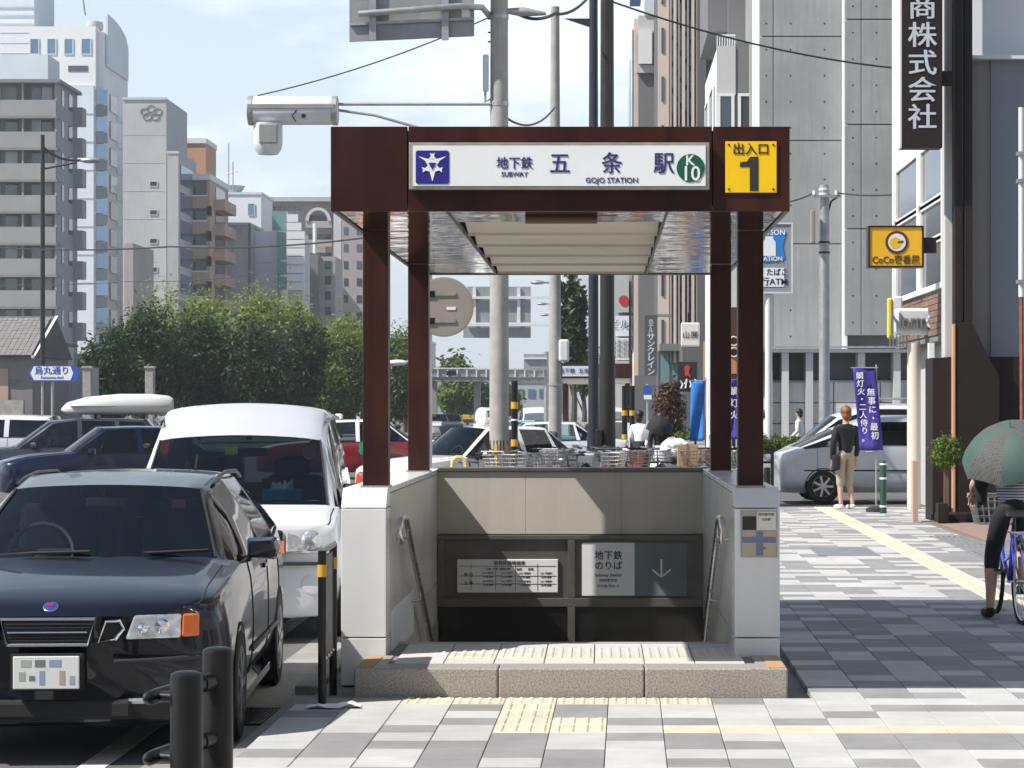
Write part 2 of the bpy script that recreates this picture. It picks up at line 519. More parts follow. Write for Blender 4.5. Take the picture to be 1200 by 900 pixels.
# square drain cover in the paving and long grating by the building
m = MB()
for k in range(9): m.box(2.35, 3.02, 27.45 + k * .19 - SY, 27.57 + k * .19 - SY, 0.002, 0.010)
m.box(2.33, 2.35, 27.43 - SY, 29.14 - SY, .002, .011); m.box(3.02, 3.04, 27.43 - SY, 29.14 - SY, .002, .011)
m.build('drain_cover', MAT['galv'], walk)
m = MB()
for k in range(16): m.box(4.15 + k * .075, 4.19 + k * .075, 25.2 - SY, 31.5 - SY, 0.003, 0.014)
m.box(4.12, 5.36, 25.16 - SY, 25.2 - SY, .003, .015); m.box(4.12, 5.36, 31.5 - SY, 31.54 - SY, .003, .015)
m.build('long_grating', MAT['galv'], walk)
# painted line at the road edge, stop line and zebra stripes of the crossing
m = MB().box(-2.60, -2.46, 4, 38, -0.119, -0.116)
o = m.build('lane_line', MAT['road_white']); o.rotation_euler = (0, 0, 0.004)
tag(o, 'white edge line painted on the asphalt', kind='structure')
for k in range(9):
    x = -13.2 + k * 1.15
    tag(MB().box(x, x + .5, 41.8, 45.6, -.119, -.115).build('crosswalk_stripe', MAT['road_white']), 'white zebra stripe on the crossing', kind='structure')
# pavements beyond the crossing
m = MB().box(-3.5, 120, 74, 600, -0.16, 0.0)
tag(m.build('pavement_far_right', MAT['gutter']), 'pavement across the junction', kind='structure')
m = MB().box(-260, -24, 92, 600, -0.16, 0.0)
tag(m.build('pavement_far_left', MAT['gutter']), 'pavement left of the avenue', kind='structure')
mat('brick_paver', (0.33, 0.235, 0.19), .85, var=.35, vs=9, rnd=.05)
fc = MB().box(4.78, 14, 30.2, 35.7, -.02, .006).build('forecourt', MAT['mortar']); tag(fc, 'reddish brick forecourt of the dark brown building', kind='structure')
bp = MB(); bp._add([(-.095, -.045, 0), (.095, -.045, 0), (.095, .045, 0), (-.095, .045, 0), (-.095, -.045, .012), (.095, -.045, .012), (.095, .045, .012), (-.095, .045, .012)],
                   [(0, 1, 5, 4), (1, 2, 6, 5), (2, 3, 7, 6), (3, 0, 4, 7), (4, 5, 6, 7)])
bpm = bp.mesh('brick'); bpm.materials.append(MAT['brick_paver'])
for j in range(50):
    for i in range(6): share('brick', bpm, fc, (4.89 + i * .2 + (j % 2) * .1, 30.27 + j * .1, .006))
# ------------------------------------------------------------------ subway entrance
mat('maroon', (0.026, 0.0065, 0.0055), 0.36, var=0.5, vs=1.6, rvar=0.14, bump=0.02, bs=30, col2=(0.056, 0.016, 0.009), spec=0.3, streak=.35)
mat('white_tile', (0.74, 0.75, 0.75), 0.25, var=0.07, vs=2, streak=0.08, rvar=0.08)
mat('wall_panel', (0.55, 0.52, 0.465), 0.5, var=0.12, vs=1.3, streak=0.14, rnd=0.015)
mat('side_panel', (0.55, 0.54, 0.50), 0.32, var=0.12, vs=1.5, streak=0.22, rnd=0.03)
mat('bronze_frame', (0.16, 0.15, 0.135), 0.4, 0.5, var=0.2, vs=4)
mat('smoked_glass', (0.012, 0.012, 0.012), 0.12, spec=0.6)
mat('sign_white', (0.80, 0.82, 0.84), 0.35, var=0.05, vs=3)
mat('sign_edge', (0.45, 0.43, 0.38), 0.4, 0.5, var=0.3, vs=9)
mat('sign_yellow', (0.90, 0.56, 0.0), 0.45, var=0.06, vs=4)
mat('sign_blue', (0.022, 0.018, 0.22), 0.4)
mat('sign_green', (0.004, 0.10, 0.055), 0.4)
mat('sign_greyblue', (0.17, 0.22, 0.245), 0.3, var=0.2, vs=2, streak=0.3)
mat('cream_slat', (0.80, 0.735, 0.60), 0.45, var=0.16, vs=1.2, stretch=(.6, 3, 3))
mat('orange_paint', (0.50, 0.24, 0.05), 0.8, var=0.5, vs=25, col2=(0.33, 0.27, 0.2))
mat('step_tile', (0.56, 0.55, 0.53), 0.7, var=0.18, vs=6, rnd=0.04)
# wavy polished soffit
def soffit_mat():
    m_ = mat('mirror_soffit', (0.78, 0.75, 0.71), 0.06, 1.0)
    N, L = m_.node_tree.nodes, m_.node_tree.links
    t = N.new('ShaderNodeTexCoord'); mp = N.new('ShaderNodeMapping'); mp.inputs['Scale'].default_value = (1.0, 1.5, 1)
    n = N.new('ShaderNodeTexNoise'); n.inputs['Scale'].default_value = 2.0; n.inputs['Detail'].default_value = 3
    bp = N.new('ShaderNodeBump'); bp.inputs['Strength'].default_value = 0.22; bp.inputs['Distance'].default_value = 0.03
    L.new(t.outputs['Object'], mp.inputs['Vector']); L.new(mp.outputs['Vector'], n.inputs['Vector'])
    L.new(n.outputs['Fac'], bp.inputs['Height']); L.new(bp.outputs['Normal'], N['Principled BSDF'].inputs['Normal'])
soffit_mat()

E = thing('subway_entrance', 'maroon roofed subway entrance with white station sign and tiled stair walls', 'subway entrance', (-0.25, 14.03, 0))
XL0, XL1, XR0, XR1 = -1.614, -1.335, 0.825, 1.104
YF, YB, ZT, ZP = 14.80, 19.44, 1.20, 0.17
def B(name, m_, *boxes, parent=E, bevel=0.0, mats=None):
    b = MB()
    for bx in boxes: b.box(*bx)
    return b.build(name, MAT[m_], parent, bevel=bevel, world=True)
# low walls round the stair well
for x0, x1, inner in ((XL0, XL1, 1), (XR0, XR1, -1)):
    xi0, xi1 = (x0 + .012, x1 - .012)
    w = B('stair_wall', 'kerb_concrete', (xi0, xi1, YF + .13, YB + .25, -3.4, ZT - .02))
    # front pillar tiles: base, shaft, chamfered cap
    B('pillar_tile', 'white_tile', (x0, x1, YF, YF + .3, -.02, .272), bevel=.004)
    B('pillar_tile', 'white_tile', (x0, x1, YF, YF + .3, .279, 1.075), bevel=.004)
    b = MB().prism_x([(YF, 1.082), (YF + .3, 1.082), (YF + .3, ZT), (YF + .115, ZT)], x0, x1)
    b.build('pillar_tile', MAT['white_tile'], E, bevel=.003, world=True)
    # coping slabs
    ys = [YF + .305, 16.5, 17.9, YB + .26]
    for a, c in zip(ys[:-1], ys[1:]):
        B('coping_slab', 'white_tile', (x0, x1, a + .003, c - .003, ZT - .035, ZT), bevel=.004)
    # cladding panels on both faces
    ye = [YF + .305, 15.45, 16.5, 17.6, 18.7, YB]
    xin = (x1 - .012, x1) if inner > 0 else (x0, x0 + .012)
    xout = (x0, x0 + .012) if inner > 0 else (x1 - .012, x1)
    for a, c in zip(ye[:-1], ye[1:]):
        for z0, z1 in ((-1.6, -.62), (-.614, .273), (.279, ZT - .04)):
            B('wall_panel', 'side_panel', (xin[0], xin[1], a + .003, c - .003, z0, z1))
        for z0, z1 in ((0.0, .273), (.279, ZT - .04)):
            B('wall_panel', 'white_tile', (xout[0], xout[1], a + .003, c - .003, z0, z1))
# back wall with its panels
B('back_wall', 'kerb_concrete', (XL1, XR0, YB + .012, YB + .25, -.9, ZT - .02))
B('back_coping', 'bronze_frame', (XL1 + .002, XR0 - .002, YB - .02, YB + .26, ZT - .018, ZT + .012), bevel=.003)
xs = [XL1, -.62, .16, XR0]
for a, c in zip(xs[:-1], xs[1:]):
    B('wall_panel', 'wall_panel', (a + .0012, c - .0012, YB, YB + .012, .675, ZT - .022))
Z0 = .665
fr = B('sign_frame', 'bronze_frame', (XL1 + .002, XR0 - .002, YB - .05, YB + .01, Z0 - .035, Z0), (XL1 + .002, XR0 - .002, YB - .05, YB + .01, .085, .155),
       (-1.33, -1.28, YB - .05, YB + .01, .155, Z0 - .035), (-.275, -.215, YB - .05, YB + .01, .155, Z0 - .035), (-.275, -.215, YB - .05, YB + .01, -.85, .085),
       (.755, .823, YB - .05, YB + .01, .155, Z0 - .035), bevel=.004)
B('frame_panel', 'bronze_frame', (-1.28, -.275, YB - .015, YB + .008, .155, Z0 - .035))
B('frame_panel', 'bronze_frame', (-.215, .755, YB - .015, YB + .008, .155, Z0 - .035))
B('glass_panel', 'smoked_glass', (-1.33, -.275, YB - .03, YB - .01, -.85, .085))
B('glass_panel', 'smoked_glass', (-.215, .823, YB - .03, YB - .01, -.85, .085))
# timetable board
sy = YB - .035
tb = B('timetable_sign', 'sign_white', (-1.174, -.354, sy, sy + .018, .20, .47), bevel=.004)
def tl(s_, size, m_, px, py, parent, Y, bold=0.0, sx=1.0, align='CENTER', name='lettering', space=1.0):
    x, y, z = at(px, py, Y); o = WLOC[E.name]
    return text(name, s_, size, MAT[m_], parent, (x - o.x, Y - o.y, z - o.z), bold=bold, sx=sx, align=align, space=space, ext=.0008)
yy = sy - .002
tl('始発終発時刻表', .034, 'text_black', 597, 660, tb, yy, .004, space=1.15)
tl('方面  竹田  国際会館        始発        終発', .022, 'text_black', 597, 667, tb, yy)
for py, a in ((674, '平 日'), (683.5, '土 休')):
    tl(a, .034, 'text_black', 549, py, tb, yy, .012)
    for px in (572, 594, 615, 640):
        tl('5:31 竹田行', .019, 'text_black', px, py - 2.2, tb, yy); tl('23:48 国際', .019, 'text_black', px, py + 2.2, tb, yy)
b = MB()
for z in (.415, .335, .27): b.box(-1.16, -.37, yy - .0005, yy + .002, z - .0015, z + .0015)
for x in (-1.06, -.86, -.70, -.52): b.box(x - .0012, x + .0012, yy - .0005, yy + .002, .215, .435)
b.build('table_rule', MAT['text_black'], tb, world=True)
# subway direction board
db = B('direction_sign', 'sign_white', (-.16, .268, sy, sy + .018, .175, .605))
B('arrow_field', 'sign_greyblue', (.269, .694, sy, sy + .018, .175, .605), parent=db)
tl('地下鉄', .076, 'text_black', 713, 651.5, db, yy, .006)
tl('のりば', .076, 'text_black', 713, 663.5, db, yy, .006)
tl('Subway Station', .036, 'text_black', 713, 674, db, yy, .006)
tl('地铁乘车处', .030, 'text_black', 713, 680.5, db, yy)
tl('지하철 타는 곳', .030, 'text_black', 713, 687, db, yy)
cx, cz = ax(775, YB), az(666, YB)
b = MB().box(cx - .008, cx + .008, yy - .001, yy + .003, cz - .07, cz + .075)
b.boxc((cx - .035, yy, cz - .04), (.105, .004, .014), ry=radians(40)); b.boxc((cx + .035, yy, cz - .04), (.105, .004, .014), ry=radians(-40))
b.build('arrow', MAT['text_white'], db, world=True)
# stair well: steps down, dark passage
st = MB()
for k in range(17):
    y0 = 15.62 + k * .29; z = ZP - .165 * (k + 1)
    st.box(XL1 - .02, XR0 + .02, y0, y0 + .30, z - .3, z)
st.box(XL1 - .02, XR0 + .02, 20.5, 26, -3.2, -2.9)
st.build('stair_flight', MAT['step_tile'], E, world=True)
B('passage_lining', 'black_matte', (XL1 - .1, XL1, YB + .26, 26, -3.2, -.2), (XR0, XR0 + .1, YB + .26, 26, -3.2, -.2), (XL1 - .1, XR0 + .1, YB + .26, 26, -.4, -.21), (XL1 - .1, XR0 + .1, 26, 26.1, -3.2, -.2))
# landing step: granite blocks with tiled top
PX0, PX1, PY0, PY1 = -1.454, 1.093, 14.03, 15.62
for a, c in ((PX0, -.61), (-.605, .25), (.255, PX1)):
    B('granite_block', 'granite', (a, c, PY0, PY0 + .28, -.03, ZP), bevel=.010)
B('step_core', 'mortar', (PX0 + .01, PX1 - .01, PY0 + .28, PY1 - .03, -.03, ZP - .012))
for a, c in ((PX0, PX0 + .17), (PX1 - .17, PX1)):
    for k in range(3):
        B('granite_block', 'granite', (a, c, PY0 + .285 + k * .16, PY0 + .44 + k * .16, -.03, ZP - .002), bevel=.006)
B('granite_block', 'step_tile', (PX0, PX1, PY1 - .03, PY1, -.25, ZP))
o = WLOC[E.name]
def onstep(me, x, y, z=ZP, name='step_tile'):
    return share(name, me, E, (x - o.x, y - o.y, z - o.z))
T_S = tile_mesh('step_tile', 'step_tile', h=.012); T_SD = tile_mesh('tactile_block', 'step_tile', 'domes', h=.012)
T_B2 = tile_mesh('tactile_block', 'tactile_yellow', 'bars', h=.012); T_D2 = tile_mesh('tactile_block', 'tactile_yellow', 'domes', h=.012)
for j in range(4):
    for i in range(7):
        x = -1.10 + .302 * i + .15 - .15; y = PY0 + .28 + .15 + .302 * j
        if j == 1 and i > 0: k, nm = T_D2, 'tactile_block'
        elif j == 2: k, nm = T_SD, 'tactile_block'
        else: k, nm = T_S, 'step_tile'
        if x < .95: onstep(k, x, y, name=nm)
for a, c in ((PX0 + .01, PX0 + .11), (PX1 - .11, PX1 - .01)):
    B('edge_paint', 'orange_paint', (a, c, PY0 + .05, PY0 + .66, ZP - .001, ZP + .003))
# columns
ZC = 2.816
for x0, y0 in ((-1.502, 15.02), (-1.508, 18.60), (.858, 15.02), (.850, 18.60)):
    c = B('column', 'maroon', (x0, x0 + .16, y0, y0 + .16, ZT, ZC), bevel=.006)
    B('base_plate', 'steel', (x0 - .012, x0 + .172, y0 - .012, y0 + .172, ZT, ZT + .012), parent=c)
# roof
RX0, RX1, RY0, RY1, RT = -1.531, 1.063, 13.50, 20.0, 3.29
t = .03
xa, xb = ax(478, RY0), ax(835, RY0)
for a, c in ((RX0, xa - .003), (xa + .003, xb - .003), (xb + .003, RX1)):
    B('fascia_panel', 'maroon', (a, c, RY0, RY0 + t, ZC - .005, RT), bevel=.004)
for k in range(4):
    a, c = RY0 + t + k * 1.6175, RY0 + t + (k + 1) * 1.6175 - (0 if k < 3 else t)
    B('fascia_panel', 'maroon', (RX0, RX0 + t, a + .002, c - .002, ZC - .005, RT), bevel=.004)
    B('fascia_panel', 'maroon', (RX1 - t, RX1, a + .002, c - .002, ZC - .005, RT), bevel=.004)
B('fascia_panel', 'maroon', (RX0, RX1, RY1 - t, RY1, ZC - .005, RT), bevel=.004)
B('fascia_backing', 'black_matte', (RX0 + t + .003, RX1 - t - .003, RY0 + t + .001, RY0 + t + .02, ZC + .03, RT - .02))
B('roof_deck', 'galv', (RX0 + t, RX1 - t, RY0 + t + .022, RY1 - t, 3.10, 3.20))
SL, SR = -.88, .375
for a, c in ((RX0 + t + .002, SL - .008), (SR + .008, RX1 - t - .002)):
    for k in range(3):
        y0 = RY0 + t + .002 + k * 2.147
        B('soffit_panel', 'mirror_soffit', (a, c, y0, y0 + 2.143, ZC + .004, ZC + .02))
B('soffit_panel', 'mirror_soffit', (SL + .004, SR - .004, RY0 + t + .002, 14.42, ZC + .006, ZC + .02))
for x in (SL, SR): B('soffit_joint', 'black_metal', (x - .007, x + .003, RY0 + t + .002, RY1 - t - .002, ZC - .002, ZC + .03))
# cream light louvres in the middle bay
ysl = [14.45, 15.55, 16.65, 17.75, 18.85, 19.95]
for a, c in zip(ysl[:-1], ysl[1:]):
    b = MB(); n = 7; h0 = ZC + .02
    pr = [(a + (c - a) * i / n, h0 + .045 * sin(pi * min(1, (i / n) * 1.15)) ** .8) for i in range(n + 1)]
    poly = pr + [(p[0], p[1] + .012) for p in reversed(pr)]
    b.prism_x(poly, SL + .016, SR - .012)
    b.build('light_louvre', MAT['cream_slat'], E, world=True, smooth=30)
    B('louvre_edge', 'cream_slat', (SL + .012, SR - .010, c - .02, c + .01, ZC + .004, ZC + .040))
lm = MB().cyl((ax(616, 14.0), 13.95, ZC - .015), (ax(700, 14.0), 13.95, ZC - .015), .026, n=14)
lm.build('lamp_tube', mat('lamp_brown', (.16, .09, .055), .5, var=.3), E, world=True, smooth=True)
B('rear_trim', 'bronze_frame', (RX0 + t, RX1 - t, RY1 - t - .03, RY1 - t - .001, ZC - .003, ZC + .03))
# station name sign
SX0, SX1, SZ0, SZ1 = ax(480, RY0), ax(831, RY0), az(223, RY0), az(168, RY0)
sf = B('station_sign', 'sign_edge', (SX0, SX1, RY0 - .045, RY0 - .003, SZ0, SZ1), bevel=.004)
B('sign_face', 'sign_white', (SX0 + .022, SX1 - .022, RY0 - .050, RY0 - .03, SZ0 + .02, SZ1 - .018), parent=sf)
YS = RY0 - .052
tl('地下鉄', .073, 'text_navy', 603, 192, sf, YS, .012, .94)
tl('SUBWAY', .037, 'text_navy', 603, 204.5, sf, YS, .018)
for c, px in (('五', 656), ('条', 717), ('駅', 778)): tl(c, .128, 'text_navy', px, 193, sf, YS, .013, .94)
tl('GOJO STATION', .042, 'text_navy', 717, 211.5, sf, YS, .014)
cx, cz = ax(809, RY0), az(198, RY0)
MB().lathe([(.079, 0), (.079, .004)], (cx, YS + .003, cz), n=40, axis='y').build('line_badge', MAT['sign_green'], sf, world=True)
tl('K', .078, 'text_white', 808.5, 188.5, sf, YS - .003, .022)
tl('10', .115, 'text_white', 809.5, 204, sf, YS - .003, .012, .95)
# city subway emblem on its blue square
ex, ez, q = ax(507.5, RY0), az(197, RY0), .094
b = MB(); r_ = .014
poly = []
for sx_, sz_, a0 in ((1, 1, 0), (-1, 1, 90), (-1, -1, 180), (1, -1, 270)):
    for k in range(5):
        a = radians(a0 + 22.5 * k); poly.append((ex + sx_ * (q - r_) + r_ * cos(a), ez + sz_ * (q - r_) + r_ * sin(a)))
b.prism(poly[::-1], YS - .001, YS + .003).build('emblem_field', MAT['sign_blue'], sf, world=True)
b = MB()
def epoly(pts, y):
    b.prism([(ex + u * q / 100, ez + v * q / 100) for u, v in pts][::-1], y, y + .0015)
ye_ = YS - .0035
# arms drawn after the sign: three barbed points round an inverted triangle
epoly([(-84, 66), (-38, 52), (0, 46), (38, 52), (84, 66), (44, 38), (30, 14), (24, -4), (0, -86), (-24, -4), (-30, 14), (-44, 38)], ye_)
epoly([(-16, 88), (-7, 80), (7, 80), (16, 88), (9, 66), (22, 50), (-22, 50), (-9, 66)], ye_ - .0005)
for s_ in (-1, 1):
    p = [(s_ * 26, 10), (s_ * 44, -6), (s_ * 64, 0), (s_ * 56, -14), (s_ * 58, -32), (s_ * 40, -20), (s_ * 14, -28)]
    epoly(p if s_ > 0 else p[::-1], ye_ - .001)
b.build('emblem', MAT['text_white'], sf, world=True)
b = MB(); epoly([(-24, 26), (24, 26), (0, -18)], ye_ - .003)
b.build('emblem_centre', MAT['sign_blue'], sf, world=True)
# yellow exit number plate
yp = B('exit_plate', 'sign_yellow', (ax(850, RY0), ax(910, RY0), RY0 - .012, RY0 - .002, az(226, RY0), az(166, RY0)), bevel=.002)
tl('出入口', .070, 'text_black', 880, 175.5, yp, RY0 - .0145, .010)
# the numeral, drawn with its flag
b = MB()
nx, nz, k_ = ax(880, RY0), az(204, RY0), 1 / 207.4
pts = [(8.5, -20), (-1.5, -20), (-1.5, 8), (-13, 8), (-13, 13.5), (-5, 14.5), (-1, 20), (8.5, 20)]
b.prism([(nx + u * k_, nz + v * k_) for u, v in pts], RY0 - .0145, RY0 - .011).build('numeral', MAT['text_black'], yp, world=True)
b = MB()
for px, py in ((854, 170), (906, 170), (854, 222), (906, 222)):
    b.cyl((ax(px, RY0), RY0 - .016, az(py, RY0)), (ax(px, RY0), RY0 - .01, az(py, RY0)), .006, n=8)
b.build('rivet', MAT['black_metal'], yp, world=True)
# map plate on the right pillar
yv = YF - .006
mp_ = B('map_sign', 'sign_edge', (ax(868, YF), ax(911, YF), yv, YF - .001, az(653, YF), az(598, YF)))
mat('map_tan', (.52, .42, .32), .5, var=.1); mat('map_blue', (.16, .19, .30), .5); mat('map_white', (.7, .68, .6), .5); mat('map_red', (.5, .03, .03), .5)
B('map_field', 'map_tan', (ax(870, YF), ax(909, YF), yv - .002, yv, az(651, YF), az(623, YF)), parent=mp_)
B('map_field', 'map_white', (ax(887, YF), ax(909, YF), yv - .002, yv, az(621, YF), az(599.5, YF)), parent=mp_)
B('map_field', 'text_black', (ax(870, YF), ax(886, YF), yv - .002, yv, az(621, YF), az(605, YF)), parent=mp_)
B('map_street', 'map_blue', (ax(886, YF), ax(894, YF), yv - .004, yv - .0025, az(651, YF), az(623, YF)), (ax(870, YF), ax(886, YF), yv - .004, yv - .0025, az(636, YF), az(629, YF)), (ax(894, YF), ax(909, YF), yv - .004, yv - .0025, az(636, YF), az(629, YF)), parent=mp_)
B('map_marker', 'map_red', (ax(894.5, YF), ax(897, YF), yv - .006, yv - .0045, az(643.5, YF), az(641, YF)), parent=mp_)
tl('周辺案内図', .02, 'text_black', 898, 603, mp_, yv - .003); tl('五条駅', .018, 'text_black', 898, 609, mp_, yv - .003)
# notice on the left side wall
B('wall_notice', 'sign_white', (XL1 + .001, XL1 + .008, 15.15, 16.9, .12, .42))
# handrails with looped ends
for x, sgn in ((XL1 + .075, 1), (XR0 - .07, -1)):
    pts = [(x, 15.05, .86), (x, 14.93, .89), (x, 14.90, .94), (x, 14.95, .995), (x, 15.10, 1.0), (x, 15.40, .99)]
    for k in range(1, 8): pts.append((x, 15.40 + k * .55, .99 - k * .55 * .45))
    hr = MB().tube(pts, .021, n=10).build('handrail', MAT['steel'], E, world=True, smooth=60)
    b = MB()
    for k in (0, 2, 4):
        yk, zk = 15.55 + k * .55, .92 - k * .55 * .45
        b.tube([(x, yk, zk), (x, yk, zk - .06), (x - sgn * .075, yk, zk - .075)], .010, n=6)
    b.build('rail_bracket', MAT['steel'], hr, world=True, smooth=60)
# ------------------------------------------------------------------ vehicles
def paint(name, col, metal=0.2, rough=0.32):
    return mat(name, col, rough, metal, coat=0.7 if sum(col) < .2 else 1.0, var=0.08, vs=1.2, spec=0.2)
paint('paint_navy', (0.003, 0.004, 0.011), 0.0); paint('paint_white', (0.62, 0.64, 0.68), 0.0); paint('paint_silver', (0.60, 0.63, 0.68), 0.2)
paint('paint_blue', (0.004, 0.008, 0.034), 0.0); paint('paint_grey', (0.05, 0.058, 0.08), 0.4); paint('paint_red', (0.19, 0.010, 0.014), 0.0)
paint('paint_orange', (0.50, 0.075, 0.02), 0.0); paint('paint_taxi', (0.80, 0.80, 0.79), 0.0); paint('paint_pearl', (0.66, 0.69, 0.73), 0.1)
glass_mat('car_glass', (0.80, 0.92, 0.93), clear=0.88, refl=.8)
glass_mat('tinted_glass', (0.35, 0.38, 0.42), clear=0.35)
mat('lamp_lens', (0.72, 0.75, 0.78), 0.08, 0.6, var=0.45, vs=22, coat=1.0)
mat('lamp_orange', (0.75, 0.16, 0.02), 0.15, coat=1.0); mat('lamp_red', (0.35, 0.01, 0.01), 0.15, coat=1.0)
mat('seat_dark', (0.05, 0.055, 0.06), 0.85); mat('interior', (0.035, 0.038, 0.042), 0.9)
mat('plate_white', (0.66, 0.68, 0.66), 0.5); mat('alloy', (0.55, 0.56, 0.58), 0.3, 0.9)

NR = 9
def ring(yl, w, zb, zm, zbelt, wb, yt, wr, zr, zt, bow=0.0, bl=0.0):
    """half cross-section, right side; bl bows the lower part forward at the centre"""
    return [(0, yl - bl, zb), (.84 * w, yl - bl * .25, zb), (.97 * w, yl - bl * .06, zb + .13), (w, yl, zm), (wb, yl, zbelt),
            (wr, yt, zr), (wr - .055, yt - bow * .25, zr + (zt - zr) * .55), (wr * .5, yt - bow * .82, zt - (zt - zr) * .12), (0, yt - bow, zt)]
def herm(p0, p1, m0, m1, t):
    t2, t3 = t * t, t * t * t
    return p0 * (2 * t3 - 3 * t2 + 1) + m0 * (t3 - 2 * t2 + t) + p1 * (-2 * t3 + 3 * t2) + m1 * (t3 - t2)
def loft(net, sharp, nu=4, nv=3):
    """cells of a smooth surface through the control net, keyed (station, ring): list of quads"""
    P_ = [[Vector(p) for p in r] for r in net]; n = len(P_)
    ts = [0.0]
    for i in range(1, n): ts.append(ts[-1] + max(.02, sum((P_[i][k] - P_[i - 1][k]).length for k in range(NR)) / NR))
    def tang(i, k, side):
        if i in sharp or i == 0 or i == n - 1:
            j = i + 1 if (side > 0 and i < n - 1) or i == 0 else i - 1
            return (P_[j][k] - P_[i][k]) / (ts[j] - ts[i])
        return (P_[i + 1][k] - P_[i - 1][k]) / (ts[i + 1] - ts[i - 1])
    rows = {}
    def row(i, a):
        """ring of control points at station i + a/nu"""
        if (i, a) not in rows:
            out = []
            for k in range(NR):
                if a == 0: out.append(P_[i][k]); continue
                h = ts[i + 1] - ts[i]
                out.append(herm(P_[i][k], P_[i + 1][k], tang(i, k, 1) * h, tang(i + 1, k, -1) * h, a / nu))
            # refine round the ring
            vv = [0.0]
            for k in range(1, NR): vv.append(vv[-1] + max(.01, (out[k] - out[k - 1]).length))
            def vt(k):
                if k == 0: return Vector((1, 0, 0)) * .9
                if k == NR - 1: return Vector((-1, 0, 0)) * .9
                return (out[k + 1] - out[k - 1]) / (vv[k + 1] - vv[k - 1])
            fine = []
            for k in range(NR - 1):
                h = vv[k + 1] - vv[k]
                # straight where the side meets sill or belt, so that edges stay crisp
                if k in (1, 4):
                    fine.append([out[k].lerp(out[k + 1], b / nv) + Vector(((.012 if k == 4 else 0) * sin(pi * b / nv), 0, 0)) for b in range(nv + 1)])
                else:
                    fine.append([herm(out[k], out[k + 1], vt(k) * h * .9, vt(k + 1) * h * .9, b / nv) for b in range(nv + 1)])
            rows[(i, a)] = fine
        return rows[(i, a)]
    cells = {}
    for i in range(n - 1):
        for k in range(NR - 1):
            q = []
            for a in range(nu):
                r0 = row(i, a)[k]; r1 = (row(i, a + 1) if a + 1 < nu else row(i + 1, 0))[k]
                for b in range(nv): q.append((r0[b], r1[b], r1[b + 1], r0[b + 1]))
            cells[(i, k)] = q
    global LAST_ROW; LAST_ROW = row
    caps = [[v for k in range(NR - 1) for v in row(i, 0)[k][:-1]] + [row(i, 0)[NR - 2][-1]] for i in (0, n - 1)]
    return cells, caps
def mirror(v): return Vector((-v.x, v.y, v.z))
def wheel_meshes(r, w, spokes=7):
    t = MB(); n = 22
    prof = [(r * .66, -w / 2), (r * .93, -w / 2), (r, -w * .3), (r, w * .3), (r * .93, w / 2), (r * .66, w / 2)]
    t.lathe(prof, n=n, axis='x')
    rm = MB(); rm.lathe([(r * .67, w * .40), (r * .67, w * .50), (r * .58, w * .50), (r * .57, w * .42)], n=n, axis='x'); rm.lathe([(r * .17, w * .38), (r * .15, w * .50), (0, w * .51)], n=n, axis='x')
    for k in range(spokes):
        a = 2 * pi * k / spokes
        c = Vector((w * .46, cos(a) * r * .36, sin(a) * r * .36))
        rm.boxc(c, (w * .12, r * .50, r * .13), rx=a)
    return t, rm
